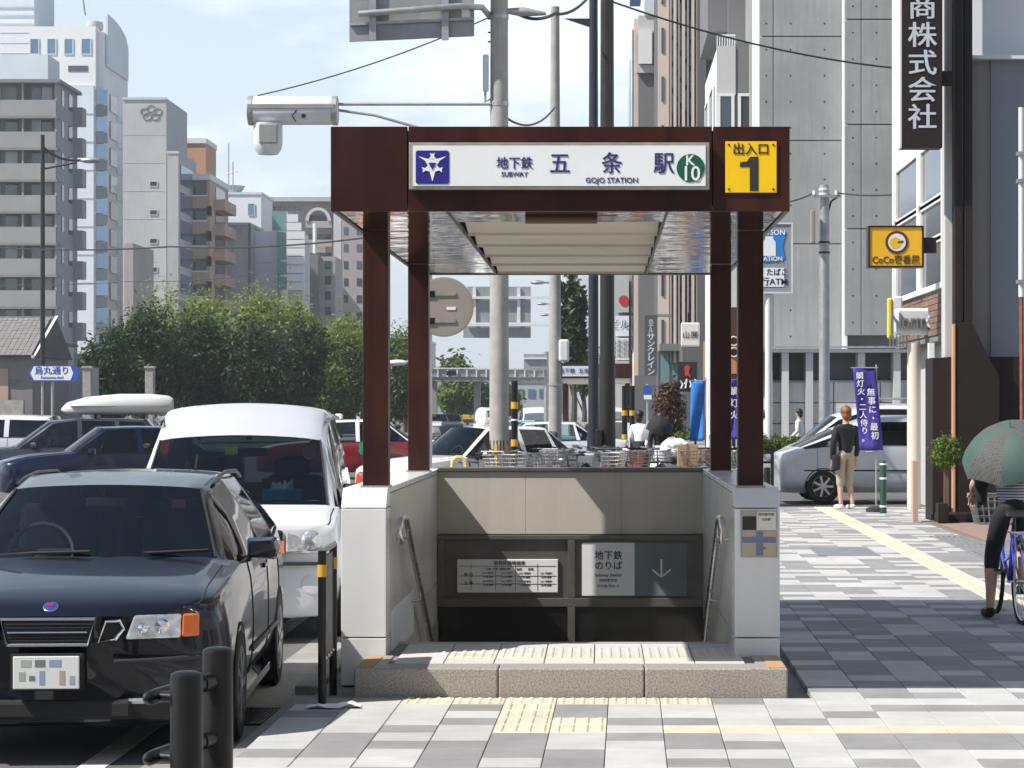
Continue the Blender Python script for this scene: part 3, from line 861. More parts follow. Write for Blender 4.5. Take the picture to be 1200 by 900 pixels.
def car(name, label, cat, net, sharp, glass, paintm, loc, rotz, lower=None, wheels=None, detail=1, tint='car_glass', group=None, scale=None, seats=True, wr=.315, head=None):
    """a car facing -Y at rotz 0; glass maps part names to lists of cells; lower paints cells below the given ring"""
    T = thing(name, label, cat, loc, rotz, group)
    if scale: T.scale = scale
    cells, caps = loft(net, sharp)
    gl = {c for cs in glass.values() for c in cs}
    body = MB()
    for c, q in cells.items():
        if c in gl: continue
        body.mat(1 if (lower is not None and c[1] < lower) else 0)
        for a, b_, c_, d in q:
            body._add([a, b_, c_, d], [(0, 3, 2, 1)]); body._add([mirror(a), mirror(b_), mirror(c_), mirror(d)], [(0, 1, 2, 3)])
    body.mat(1 if lower is not None else 0)
    for i, cp in enumerate(caps):
        loopv = cp + [mirror(v) for v in reversed(cp[1:-1])]
        # fan round a centre so that the ends stay clean
        c = sum(loopv, Vector()) / len(loopv); k = len(loopv)
        body._add([c] + loopv, [((0, j + 1, (j + 1) % k + 1) if i == 0 else (0, (j + 1) % k + 1, j + 1)) for j in range(k)])
    pm = [paintm, lower_m] if False else [paintm, MAT[LOWER.get(name + label, 'paint_red')]] if lower is not None else paintm
    body.build('body', pm, T, smooth=42, fix=True)
    if detail:
        for i, a in ((3, 2), (5, 3), (7, 3)):
            pts = [v for k in (1, 2, 3) for v in LAST_ROW(i, a)[k][:-1]] + [LAST_ROW(i, a)[3][-1]]
            for s_ in (1, -1): MB().tube([(s_ * (v.x + .0015), v.y, v.z) for v in pts], .0045, n=4).build('panel_gap', MAT['black_matte'], T)
        for s_ in (1, -1):
            MB().tube([(s_ * LAST_ROW(i, a)[5][0].x, LAST_ROW(i, a)[5][0].y, LAST_ROW(i, a)[5][0].z + .002) for i in (1, 2) for a in range(4)] , .004, n=4).build('bonnet_gap', MAT['black_matte'], T)
            MB().tube([(s_ * (LAST_ROW(i, a)[4][0].x + .004), LAST_ROW(i, a)[4][0].y, LAST_ROW(i, a)[4][0].z) for i in range(3, 9) for a in range(4)], .009, n=4).build('window_seal', MAT['black_matte'], T)
            MB().tube([(s_ * LAST_ROW(3, a)[6][0].x, LAST_ROW(3, a)[6][0].y - .004, LAST_ROW(3, a)[6][0].z) for a in range(4)] + [(s_ * LAST_ROW(4, 0)[6][0].x, LAST_ROW(4, 0)[6][0].y - .004, LAST_ROW(4, 0)[6][0].z)], .010, n=4).build('windshield_seal', MAT['black_matte'], T)
    for gname, cs in glass.items():
        sides = (0,) if gname in ('windshield', 'rear_window') else (1, -1)
        for s_ in sides:
            g = MB()
            for c in cs:
                for a, b_, c_, d in cells[c]:
                    if s_ >= 0: g._add([a, b_, c_, d], [(0, 3, 2, 1)])
                    if s_ <= 0: g._add([mirror(a), mirror(b_), mirror(c_), mirror(d)], [(0, 1, 2, 3)])
            g.build(gname, MAT['car_glass' if gname == 'windshield' else tint], T, smooth=60, fix=True)
    # wheels
    if wheels:
        t, rm = wheel_meshes(wr, .205)
        hw = net[len(net) // 2][3][0]
        tm = rmm = None
        for y in wheels:
            for s_ in (1, -1):
                wo = None
                o = (t.build('wheel', MAT['rubber'], T, smooth=40) if tm is None else share('wheel', tm, T, (0, 0, 0)))
                tm = tm or o.data
                o.location = (s_ * (hw - .098), y, wr); o.scale = (s_, 1, 1)
                r_ = (rm.build('rim', MAT['alloy'], o, smooth=40) if rmm is None else share('rim', rmm, o, (0, 0, 0)))
                rmm = rmm or r_.data
                ar = MB(); n = 18; R0, R1 = wr * 1.02, wr * 1.08
                xo = s_ * (hw + .002); xi = s_ * (hw - .18)
                vs = []
                for k in range(n + 1):
                    a = pi * (k / n) * 1.16 - pi * .08
                    for rr, x in ((R0, xo), (R1, xo), (R0, xi)): vs.append((x, y + cos(a) * rr, wr + sin(a) * rr))
                fs = []
                for k in range(n): fs += [(3 * k, 3 * k + 1, 3 * k + 4, 3 * k + 3), (3 * k, 3 * k + 3, 3 * k + 5, 3 * k + 2)]
                ar._add(vs, fs)
                b_ = MB(); b_.lathe([(0, 0), (R0, 0)], (s_ * (hw - .012), y, wr), n=22, axis='x')
                ar.v += []; base = len(ar.v); ar.v += b_.v; ar.f += [[i + base for i in f] for f in b_.f]; ar.m += b_.m
                ar.build('wheel_arch', MAT['black_matte'], T, fix=False)
    if seats:
        W_ = net[len(net) // 2][4][0]; cy = net[3][8][1]; zf = .55
        cab = MB().box(-W_ * .85, W_ * .85, cy + .25, net[-3][4][1] - .15, .25, .52)
        cab.build('cabin_floor', MAT['interior'], T)
        d = MB(); zc = net[3][8][2]
        d.prism_x([(cy + .05, zc - .06), (cy + .55, zc - .03), (cy + .62, zc - .12), (cy + .5, zc - .4), (cy + .05, zc - .4)], -W_ * .86, W_ * .86)
        d.build('dashboard', MAT['interior'], T)
        for sx in (-.37, .37):
            for yy in (cy + 1.05, cy + 1.95):
                b = MB()
                b.boxc((sx, yy, zf + .05), (.50, .50, .16)); b.boxc((sx, yy + .28, zf + .38), (.48, .13, .62), rx=-.22)
                b.boxc((sx, yy + .37, zf + .76), (.26, .09, .18), rx=-.15)
                b.build('seat', MAT['seat_dark'], T, bevel=.05)
        b = MB(); sx = -.37; c = Vector((sx, cy + .72, zc - .02)); pts = []
        for k in range(20):
            a = 2 * pi * k / 20; pts.append(c + Vector((cos(a) * .185, sin(a) * .185 * .38, sin(a) * .185 * .92)))
        b.tube(pts, .015, n=6, closed=True); b.cyl(c, c + Vector((0, -.25, -.08)), .03, n=8); b.boxc(c, (.34, .03, .05), rx=.4)
        b.build('steering_wheel', MAT['dark_plastic'], T, smooth=50)
    return T
LOWER = {}
def mirrors(T, x, y, z, pm, big=1.0):
    for s_ in (1, -1):
        b = MB()
        b._add([(s_ * (x + u * .17 * big), y + v * big, z + w_ * big) for u, v, w_ in
                ((0, .02, -.055), (1, .03, -.06), (1.12, .05, .0), (1, .05, .075), (0, .03, .07), (.1, -.07, -.04), (.9, -.06, -.045), (1.0, -.04, 0), (.9, -.06, .055), (.1, -.07, .05))],
               [(0, 1, 2, 3, 4), (9, 8, 7, 6, 5), (0, 5, 6, 1), (1, 6, 7, 2), (2, 7, 8, 3), (3, 8, 9, 4), (4, 9, 5, 0)])
        b.boxc((s_ * (x - .02), y, z - .05), (.10, .05, .04))
        o = b.build('mirror', pm, T, bevel=.012 * big, fix=True)
        MB().boxc((s_ * (x + .09 * big), y + .051 * big, z + .006), (.14 * big, .004, .105 * big)).build('mirror_glass', MAT['chrome'], o)

# --- station nets -----------------------------------------------------------
def net_wagon(L=4.62, W=.88, H=1.43):
    zm, wr = .62, .63
    N = [ring(.12, .70, .27, .52, .70, .66, .12, .60, .745, .765, .10, .09),
         ring(.24, .845, .20, .58, .765, .80, .22, .73, .805, .825, .10, .13),
         ring(.60, .875, .17, zm, .85, .815, .55, .74, .872, .895, .10),
         ring(1.42, W, .17, zm, .945, .835, 1.42, .755, .962, .99, .22),
         ring(1.95, W, .17, zm, .955, .845, 2.10, .595, H - .125, H - .06, .16),
         ring(2.66, W, .17, zm, .97, .845, 2.62, .605, H - .06, H, .02),
         ring(2.76, W, .17, zm, .972, .845, 2.72, .605, H - .06, H, .02),
         ring(3.48, W, .17, zm, .99, .84, 3.42, .60, H - .07, H - .005, 0),
         ring(3.58, W, .17, zm, .992, .84, 3.52, .60, H - .07, H - .005, 0),
         ring(4.30, .86, .2, .64, 1.02, .80, 4.05, .57, H - .10, H - .03, -.06),
         ring(4.56, .82, .24, .64, 1.0, .75, 4.46, .62, 1.04, 1.06, -.10, -.06),
         ring(4.62, .66, .30, .62, .92, .64, 4.60, .52, .95, .97, -.02, -.04)]
    G_ = {'windshield': [(3, 6), (3, 7)], 'front_window': [(3, 4), (4, 4)], 'rear_door_window': [(6, 4)], 'quarter_window': [(8, 4)], 'rear_window': [(9, 6), (9, 7)]}
    return N, {3, 4, 9, 10}, G_
def net_van(L=4.35, W=.845, H=1.86, nose=.0):
    zm, wr = .75, .70
    N = [ring(.05, .66, .28, .56, .80, .64, .05, .60, .865, .88, .02, .03),
         ring(.10, .80, .22, .60, .88, .785, .10, .74, .915, .935, .04, .06),
         ring(.26, .838, .20, .70, .965, .81, .26, .76, .985, 1.005, .07),
         ring(.52, W, .20, zm, 1.03, .825, .46, .785, 1.045, 1.065, .12),
         ring(1.00, W, .20, zm, 1.08, .825, 1.20, .70, H - .36, H - .26, .14),
         ring(1.78, W, .20, zm, 1.10, .825, 1.80, .69, H - .17, H - .02, .02),
         ring(1.90, W, .20, zm, 1.10, .825, 1.92, .69, H - .13, H, .02),
         ring(2.95, W, .20, zm, 1.10, .825, 2.95, .69, H - .13, H, 0),
         ring(3.07, W, .20, zm, 1.10, .825, 3.07, .69, H - .13, H, 0),
         ring(4.12, W, .22, zm, 1.10, .82, 4.02, .68, H - .15, H - .03, -.04),
         ring(4.30, .83, .25, zm, 1.08, .80, 4.24, .74, 1.10, 1.12, -.05, -.03),
         ring(4.35, .74, .30, .7, .98, .72, 4.33, .66, 1.0, 1.02, -.02, -.02)]
    G_ = {'windshield': [(3, 6), (3, 7)], 'front_window': [(3, 4), (4, 4)], 'rear_door_window': [(6, 4)], 'quarter_window': [(8, 4)], 'rear_window': [(9, 6), (9, 7)]}
    return N, {3, 4, 9, 10}, G_
def net_sedan(L=4.7, W=.86, H=1.45, deck=.98):
    zm = .62
    N = [ring(.05, .62, .26, .50, .66, .60, .05, .54, .70, .71, .06, .05),
         ring(.16, .80, .20, .55, .74, .77, .16, .70, .775, .80, .09, .10),
         ring(.60, .85, .18, zm, .86, .80, .58, .72, .88, .91, .06),
         ring(1.42, W, .18, zm, .95, .83, 1.42, .745, .965, .99, .14),
         ring(1.85, W, .18, zm, .96, .835, 2.02, .60, H - .085, H - .02, .12),
         ring(2.62, W, .18, zm, .96, .835, 2.58, .61, H - .06, H, .02),
         ring(2.72, W, .18, zm, .96, .835, 2.68, .61, H - .06, H, .02),
         ring(3.35, W, .18, zm, .965, .83, 3.25, .60, H - .075, H - .01, 0),
         ring(3.45, W, .18, zm, .97, .83, 3.30, .595, H - .08, H - .015, -.02),
         ring(3.98, .85, .2, .64, .98, .80, 3.92, .66, deck, deck + .03, -.10),
         ring(4.60, .82, .24, .64, .93, .77, 4.62, .68, deck - .02, deck + .0, -.06, -.05),
         ring(4.70, .70, .32, .60, .84, .68, 4.70, .60, .88, .90, -.02, -.03)]
    G_ = {'windshield': [(3, 6), (3, 7)], 'front_window': [(3, 4), (4, 4)], 'rear_door_window': [(6, 4)], 'quarter_window': [(8, 4)], 'rear_window': [(8, 6), (8, 7)]}
    return N, {3, 4, 8, 9}, G_
def pmat(n): return MAT[n]
ZR = -0.12
def front_lamps(T, x0, x1, y, z0, z1, sw=.10, m_='lamp_lens'):
    for s_ in (1, -1):
        b = MB()
        vs = [(s_ * x0, y - .012, z0), (s_ * x1, y + sw, z0 + .02), (s_ * x1, y + sw + .06, z1 + .02), (s_ * x0, y + .03, z1),
              (s_ * x0, y + .12, z0), (s_ * x1, y + sw + .1, z0 + .02), (s_ * x1, y + sw + .14, z1 + .02), (s_ * x0, y + .14, z1)]
        b._add(vs, [(0, 1, 2, 3), (7, 6, 5, 4), (0, 4, 5, 1), (1, 5, 6, 2), (2, 6, 7, 3), (3, 7, 4, 0)])
        b.build('headlight', MAT[m_], T, bevel=.015, fix=True)

# --- near dark estate car -------------------------------------------------------
N_, sh, G_ = net_wagon()
cx0 = ax(56, 12.07)
saab = car('estate_car', 'black and navy estate car with chrome grille stopped at the kerb', 'car', N_, sh, G_, MAT['paint_navy'], (cx0, 12.07, ZR), radians(3.2), wheels=(.93, 3.60), tint='tinted_glass')
T = saab
mirrors(T, .84, 1.72, 1.0, MAT['paint_navy'], 1.0)
def grille_frame(x0, x1, z0, z1, y, skew=.0, th=.012):
    b = MB(); pts = [(x0 + skew, y, z0), (x1 - skew, y, z0), (x1, y + .01, z1), (x0, y + .01, z1)]
    b.tube(pts, th, n=6, closed=True); return b
def slab8(T, name, m_, s_, x0, x1, ya, yb, z0, z1, xt=None, bev=.012, dy=.05, dep=.2):
    """raked lamp block: inner edge x0 at depth ya, outer x1 at depth yb"""
    xt = x0 if xt is None else xt
    vs = [(s_ * x0, ya, z0), (s_ * x1, yb, z0), (s_ * x1, yb + dy, z1), (s_ * xt, ya + dy, z1)]
    vs += [(x, y + dep, z) for x, y, z in vs]
    return MB()._add(vs, [(0, 1, 2, 3), (7, 6, 5, 4), (0, 4, 5, 1), (1, 5, 6, 2), (2, 6, 7, 3), (3, 7, 4, 0)]).build(name, MAT[m_], T, bevel=bev, fix=True)
MB().box(-.22, .22, -.005, .10, .628, .748).build('grille', MAT['black_matte'], T)
grille_frame(-.235, .235, .622, .752, -.012, .035, .009).build('grille_frame', MAT['chrome'], T, smooth=True)
MB().box(-.20, .20, -.022, -.006, .682, .692).build('grille_bar', MAT['chrome'], T, bevel=.004)
for z in (.645, .66, .71, .728): MB().box(-.21, .21, -.012, .0, z - .003, z + .003).build('grille_slat', MAT['dark_plastic'], T)
for s_ in (1, -1):
    MB().tube([(s_ * .255, .0, .635), (s_ * .335, .012, .645), (s_ * .375, .03, .70), (s_ * .355, .03, .74), (s_ * .285, .012, .738)], .008, n=6, closed=True).build('side_grille_frame', MAT['chrome'], T, smooth=True)
    slab8(T, 'side_grille', 'black_matte', s_, .26, .36, .006, .03, .64, .735, .285, .006, .01, .06)
    hl = slab8(T, 'headlight', 'lamp_lens', s_, .385, .655, .005, .098, .645, .765, .425, .012, .035)
    for u, zz, r_ in ((.47, .70, .030), (.56, .705, .042)):
        MB().lathe([(r_, 0), (r_ * .8, .016), (0, .026)], (s_ * u, .018 + (u - .385) * .37, zz), n=16, axis='y').build('projector', MAT['chrome'], hl, smooth=True)
    slab8(T, 'turn_signal', 'lamp_orange', s_, .658, .742, .093, .148, .65, .765, .66, .010, .035)
    MB().tube([(s_ * .33, -.005, .535), (s_ * .55, .045, .54), (s_ * .76, .15, .545)], .013, n=6).build('bumper_strip', MAT['dark_plastic'], T, smooth=True)
    MB().tube([(s_ * .40, .035, .33), (s_ * .48, .05, .33)], .016, n=6).build('fog_lamp', MAT['lamp_lens'], T, smooth=True)
MB().box(-.42, .42, .01, .08, .24, .34).build('lower_intake', MAT['black_matte'], T, bevel=.02)
pl = MB().box(-.165, .165, -.050, -.038, .405, .57).build('number_plate', MAT['plate_white'], T, bevel=.004)
MB().box(-.18, .18, -.038, .04, .395, .58).build('plate_bracket', MAT['black_matte'], T)
cols = [(.36, .38, .38), (.16, .17, .18), (.22, .33, .45), (.40, .34, .24), (.30, .36, .44)]
for k, (x, w_, z0, z1, c) in enumerate(((-.10, .05, .475, .51, 0), (-.03, .05, .475, .51, 1), (.045, .06, .475, .51, 2), (-.12, .03, .405, .45, 0), (-.07, .028, .405, .43, 1), (-.02, .026, .385, .455, 2), (.08, .028, .385, .455, 3), (.13, .026, .385, .43, 4))):
    MB().box(x - w_ / 2, x + w_ / 2, -.0515, -.049, z0 + .042, z1 + .042).build('plate_patch', mat('patch%d' % c, cols[c], .6), pl)
em = MB().lathe([(.034, 0), (.034, .006), (.0, .009)], (0, 0, 0), n=20, axis='z').build('emblem_badge', mat('badge_blue', (.02, .04, .25), .3, coat=1), T, smooth=40)
em.location = (0, .085, .806); em.rotation_euler = (radians(35), 0, 0)
MB().lathe([(.034, 0), (.039, .003), (.034, .006)], n=20).build('badge_ring', MAT['chrome'], em, smooth=True)
MB().boxc((0, .008, .008), (.026, .022, .005)).build('badge_mark', MAT['lamp_red'], em)
for x0, x1 in ((-.62, .02), (.05, .66)):
    MB().tube([(x0, 1.36, .985), ((x0 + x1) / 2, 1.27, 1.01), (x1, 1.22 + .16 * abs(x1), 1.02)], .010, n=6).build('wiper', MAT['black_matte'], T, smooth=True)
for s_ in (1, -1):
    pts = [(s_ * .585, y, z) for y, z in ((2.30, 1.355), (2.60, 1.395), (3.0, 1.415), (3.7, 1.405), (4.0, 1.36))]
    MB().tube(pts, .013, n=6).build('roof_rail', MAT['black_metal'], T, smooth=True)
    for y in (2.55, 3.38): MB().boxc((s_ * .872, y, .86), (.03, .17, .03)).build('door_handle', MAT['paint_navy'], T, bevel=.008)
    for y0, y1 in ((1.62, 2.70), (2.74, 3.52)):
        MB().box(s_ * .885 - .004, s_ * .885 + .004, y0, y1, .42, .45).build('side_trim', MAT['dark_plastic'], T)
    MB().box(s_ * .80 - .06, s_ * .80 + .06, 1.3, 3.25, .16, .21).build('sill', MAT['chrome'], T)
MB().boxc((0, 1.98, 1.265), (.24, .03, .06)).build('rear_view_mirror', MAT['black_matte'], T, bevel=.01)
MB().boxc((.42, 1.95, 1.26), (.075, .004, .05), rx=-.5).build('sticker', mat('sticker_red', (.55, .08, .09), .5), T)
MB().tube([(.30, 3.9, 1.41), (.30, 4.0, 1.50)], .006, n=5).build('antenna', MAT['black_matte'], T)
for x in (-.26, .22): MB().lathe([(.016, 0), (.01, .012), (0, .013)], (x, 1.05, .95), n=8).build('washer_nozzle', MAT['black_matte'], T)

# --- white minivan behind it ----------------------------------------------------
N_, sh, G_ = net_van()
vx = ax(398, 18.4) - .83
van = car('minivan', 'white minivan with a blue tissue box on its dashboard', 'minivan', N_, sh, G_, MAT['paint_white'], (vx, 18.3, ZR), radians(4.6), wheels=(.75, 3.35), tint='tinted_glass', wr=.30)
T = van
mirrors(T, .83, 1.02, 1.12, MAT['black_metal'], 1.25)
for s_ in (1, -1):
    b = MB(); vs = [(s_ * .42, -.01, .70), (s_ * .79, .06, .70), (s_ * .79, .13, .90), (s_ * .42, .05, .905), (s_ * .42, .3, .70), (s_ * .78, .33, .70), (s_ * .78, .35, .90), (s_ * .42, .34, .905)]
    hl = b._add(vs, [(0, 1, 2, 3), (7, 6, 5, 4), (0, 4, 5, 1), (1, 5, 6, 2), (2, 6, 7, 3), (3, 7, 4, 0)]).build('headlight', MAT['lamp_lens'], T, bevel=.02, fix=True)
    MB().lathe([(.080, 0), (.07, .012), (.04, .022), (0, .026)], (s_ * .62, .030, .80), n=20, axis='y').build('headlamp_bowl', MAT['lamp_lens'], hl, smooth=True)
    b = MB(); vs = [(s_ * .36, -.02, .70), (s_ * .415, -.015, .70), (s_ * .415, .02, .80), (s_ * .36, .01, .80), (s_ * .36, .2, .70), (s_ * .415, .2, .70), (s_ * .415, .2, .80), (s_ * .36, .2, .80)]
    b._add(vs, [(0, 1, 2, 3), (7, 6, 5, 4), (0, 4, 5, 1), (1, 5, 6, 2), (2, 6, 7, 3), (3, 7, 4, 0)]).build('turn_signal', MAT['lamp_orange'], T, bevel=.006, fix=True)
    MB().lathe([(.075, 0), (.075, .012), (.06, .014), (0, .014)], (s_ * .62, .055, .46), n=20, axis='y').build('fog_lamp_cover', MAT['paint_white'], T, smooth=40)
MB().box(-.40, .40, .015, .1, .66, .88).build('grille', MAT['black_matte'], T, bevel=.02)
for z in (.70, .75, .80, .85): MB().box(-.38, .38, .005, .02, z - .006, z + .006).build('grille_slat', MAT['chrome'], T)
MB().box(-.78, .78, -.005, .12, .61, .635).build('bumper_joint', MAT['dark_plastic'], T)
MB().box(-.165, .165, -.03, -.02, .40, .565).build('number_plate', MAT['plate_white'], T)
for k in range(3): MB().boxc((.33, .0, .44 + k * .07), (.09, .03, .03)).build('bumper_slot', MAT['black_matte'], T, bevel=.006)
for x0, x1 in ((-.66, -.04), (.0, .66)):
    MB().tube([(x0, .50, 1.065), ((x0 + x1) / 2, .42, 1.09), (x1, .39 + .1 * abs(x1), 1.085)], .010, n=6).build('wiper', MAT['black_matte'], T, smooth=True)
MB().boxc((-.06, 1.0, 1.475), (.10, .004, .09), rx=-.85).build('sticker', mat('sticker_yellow', (.75, .55, .04), .6), T)
MB().lathe([(.055, 0), (.055, .004)], (.56, 1.06, 1.455), n=18, axis='y').build('sticker', mat('sticker_orange', (.75, .35, .18), .6), T)
for s_ in (1, -1):
    MB().tube([(s_ * .70, 1.45, 1.72), (s_ * .70, 2.6, 1.745), (s_ * .70, 4.0, 1.725)], .022, n=6).build('roof_drip_rail', MAT['galv'], T, smooth=True)
MB().boxc((.1, 1.12, 1.46), (.24, .03, .07)).build('rear_view_mirror', MAT['black_matte'], T, bevel=.01)
c_, s_r = cos(radians(4.6)), sin(radians(4.6))
tx, ty = .36, .66
tb_ = thing('tissue_box', 'turquoise tissue box on the dashboard of the white minivan', 'tissue box', (vx + tx * c_ - ty * s_r, 18.3 + tx * s_r + ty * c_, ZR + 1.06), radians(4.6))
MB().box(-.155, .155, -.06, .06, 0, .115).build('box', mat('tissue_blue', (.02, .34, .50), .6, var=.2, vs=9), tb_, bevel=.008)
b = MB(); rr = random.Random(3)
for k in range(5):
    x = -.06 + .03 * k; b._add([(x - .03, -.02, .115), (x + .03, .01, .115), (x + rr.uniform(-.02, .04), rr.uniform(-.03, .03), .115 + rr.uniform(.05, .10)), (x - .02, .03, .16)], [(0, 1, 2), (1, 3, 2), (3, 0, 2)])
b.build('tissue', MAT['white_paint'], tb_)

# --- cars on the cross street -----------------------------------------------------
def side_loc(px_c, Y, z=ZR): return (ax(px_c, Y), Y, z)
def lamps_pair(T, x, y, z, m_, w_=.2, h=.12, d=.1):
    for s_ in (1, -1): MB().boxc((s_ * x, y, z), (w_, d, h)).build('headlight' if 'red' not in m_ else 'tail_light', MAT[m_], T, bevel=.02)
LEFT = radians(-90)     # facing left in the picture
# navy saloon, three-quarter view from its front right
N_, sh, G_ = net_sedan(H=1.47)
navy = car('saloon_car', 'dark blue saloon in front of the wagon with a roof box', 'car', N_, sh, G_, MAT['paint_blue'], (ax(8, 47), 46.2, ZR), radians(-72), wheels=(.9, 3.6), tint='tinted_glass')
front_lamps(navy, .45, .76, .06, .60, .74); mirrors(navy, .84, 1.72, .98, MAT['paint_blue'])
MB().box(-.36, .36, .0, .06, .56, .68).build('grille', MAT['chrome'], navy, bevel=.02)
N_, sh, G_ = net_wagon(H=1.60)
wag = car('station_wagon', 'dark grey station wagon carrying a white roof box', 'car', N_, sh, G_, MAT['paint_grey'], (ax(-42, 53), 52.6, ZR), radians(-84), wheels=(.93, 3.6), tint='tinted_glass')
front_lamps(wag, .45, .78, .10, .60, .74); mirrors(wag, .84, 1.72, 1.0, MAT['paint_grey'])
for y in (2.55, 3.38): MB().boxc((.875, y, .88), (.03, .17, .03)).build('door_handle', MAT['chrome'], wag, bevel=.008)
rb = thing('roof_box', 'white roof box on the dark grey station wagon', 'roof box', (ax(142, 53), 52.9, ZR + 1.60), radians(-84))
rb.scale = (1, 1, 1.3)
b = MB(); prof = []
stn = [(-1.28, .02, .12, .16), (-1.15, .22, .07, .26), (-.7, .37, .05, .36), (0, .41, .05, .41), (.7, .41, .05, .41), (1.05, .38, .05, .38), (1.15, .32, .09, .33)]
ringn = 14; vs = []
for y, hw, z0, z1 in stn:
    for k in range(ringn):
        a = 2 * pi * k / ringn; zc, hz = (z0 + z1) / 2, (z1 - z0) / 2
        ca, sa = cos(a), sin(a)
        vs.append((hw * math.copysign(abs(ca) ** .55, ca), y, zc + hz * math.copysign(abs(sa) ** .6, sa)))
fs = [(i * ringn + j, i * ringn + (j + 1) % ringn, (i + 1) * ringn + (j + 1) % ringn, (i + 1) * ringn + j) for i in range(len(stn) - 1) for j in range(ringn)]
fs += [tuple(range(ringn)), tuple(range(len(vs) - 1, len(vs) - ringn - 1, -1))]
b._add(vs, fs).build('shell', mat('box_white', (.70, .70, .66), .3, coat=.5), rb, smooth=50, fix=True)
MB().box(-.405, .405, -1.05, 1.1, .195, .205).build('lid_seam', MAT['galv'], rb)
for y in (-.5, .55): MB().box(-.45, .45, y - .03, y + .03, -.01, .06).build('roof_bar', MAT['black_metal'], rb, bevel=.01)
N_, sh, G_ = net_van(H=1.66)
far_white = car('white_compact_van', 'white car at the left edge behind the dark cars', 'car', N_, sh, G_, MAT['paint_white'], (ax(-118, 60), 59.5, ZR), LEFT, wheels=(.8, 3.4), tint='tinted_glass')
# maroon and white taxi
N_, sh, G_ = net_sedan(H=1.53)
LOWER['taximaroon taxi with white roof and green clover badge behind the column'] = 'paint_red'
tx1 = car('taxi', 'maroon taxi with white roof and green clover badge behind the column', 'taxi', N_, sh, G_, MAT['paint_taxi'], (ax(305, 62), 61.5, ZR), LEFT, lower=4, wheels=(.9, 3.6))
b = MB()
for k in range(4):
    a = radians(45 + 90 * k); b.lathe([(.10, 0), (.10, .01), (0, .012)], (.872, 2.86 + .10 * cos(a), .80 + .10 * sin(a)), n=14, axis='x')
b.build('clover_badge', mat('clover_green', (.02, .25, .12), .5), tx1)
MB().boxc((0, 2.1, 1.60), (.32, .16, .14)).build('roof_sign', MAT['white_paint'], tx1, bevel=.03)
# white and orange taxi, front towards lower left
LOWER['taxiwhite taxi with orange lower body and round roof lamp'] = 'paint_orange'
N_, sh, G_ = net_sedan(H=1.50)
tx2 = car('taxi', 'white taxi with orange lower body and round roof lamp', 'taxi', N_, sh, G_, MAT['paint_taxi'], (ax(438, 41.5), 41.3, ZR), radians(-52), lower=3, wheels=(.9, 3.6))
front_lamps(tx2, .42, .76, .06, .58, .72); mirrors(tx2, .84, 1.62, .98, MAT['black_metal'])
MB().box(-.36, .36, .0, .06, .56, .70).build('grille', MAT['chrome'], tx2, bevel=.02)
b = MB().lathe([(.16, -.03), (.17, 0), (.16, .03)], (0, 2.3, 1.66), n=20, axis='y'); b.boxc((0, 2.3, 1.51), (.3, .14, .05)); b.build('roof_sign', MAT['white_paint'], tx2, smooth=40)
# pearl saloon, tail to the right
N_, sh, G_ = net_sedan(H=1.46)
ps = car('saloon_car', 'pearl white saloon with its tail beside the dark lamp posts', 'car', N_, sh, G_, MAT['paint_pearl'], (ax(530, 64), 63.5, ZR), LEFT, wheels=(.9, 3.6))
lamps_pair(ps, .68, 4.66, .78, 'lamp_red')
for y in (2.5, 3.3): MB().boxc((.862, y, .84), (.03, .17, .03)).build('door_handle', MAT['chrome'], ps, bevel=.008)
bt = car('saloon_car', 'light blue car between the orange taxi and the pearl saloon', 'car', N_, sh, G_, paint('paint_skyblue', (.25, .33, .48)), (ax(512, 72), 71, ZR), LEFT, wheels=(.9, 3.6), scale=(1, .9, 1))
# silver minivan and white van by the right-hand corner
N_, sh, G_ = net_van(H=1.66, W=.84)
sv = car('minivan', 'silver minivan waiting behind the blond pedestrian', 'minivan', N_, sh, G_, MAT['paint_silver'], (ax(903, 46.4), 45.8, ZR + .02), radians(-88), wheels=(.86, 3.45), tint='tinted_glass', wr=.32)
front_lamps(sv, .40, .80, .10, .70, .92, .22); mirrors(sv, .82, 1.02, 1.12, MAT['paint_silver'])
for z in (.62,): MB().box(.845, .853, .5, 4.1, z - .012, z + .012).build('side_trim', MAT['black_matte'], sv)
for y in (1.72, 2.9): MB().boxc((.845, y, .98), (.03, .17, .03)).build('door_handle', MAT['chrome'], sv, bevel=.008)
N_, sh, G_ = net_van(H=1.92)
wv = car('van', 'white van with roof rack behind the silver minivan', 'van', N_, sh, G_, MAT['paint_white'], (ax(912, 53), 52.3, ZR), radians(-90), wheels=(.86, 3.45), tint='tinted_glass', wr=.32)
b = MB()
for x in (-.62, .62): b.tube([(x, 1.9, 2.02), (x, 4.0, 2.02)], .022, n=6)
for y in (2.0, 2.7, 3.4, 3.95): b.tube([(-.62, y, 2.02), (.62, y, 2.02)], .018, n=6); b.boxc((.62, y, 1.94), (.04, .04, .16)); b.boxc((-.62, y, 1.94), (.04, .04, .16))
b.build('roof_rack', MAT['galv'], wv)
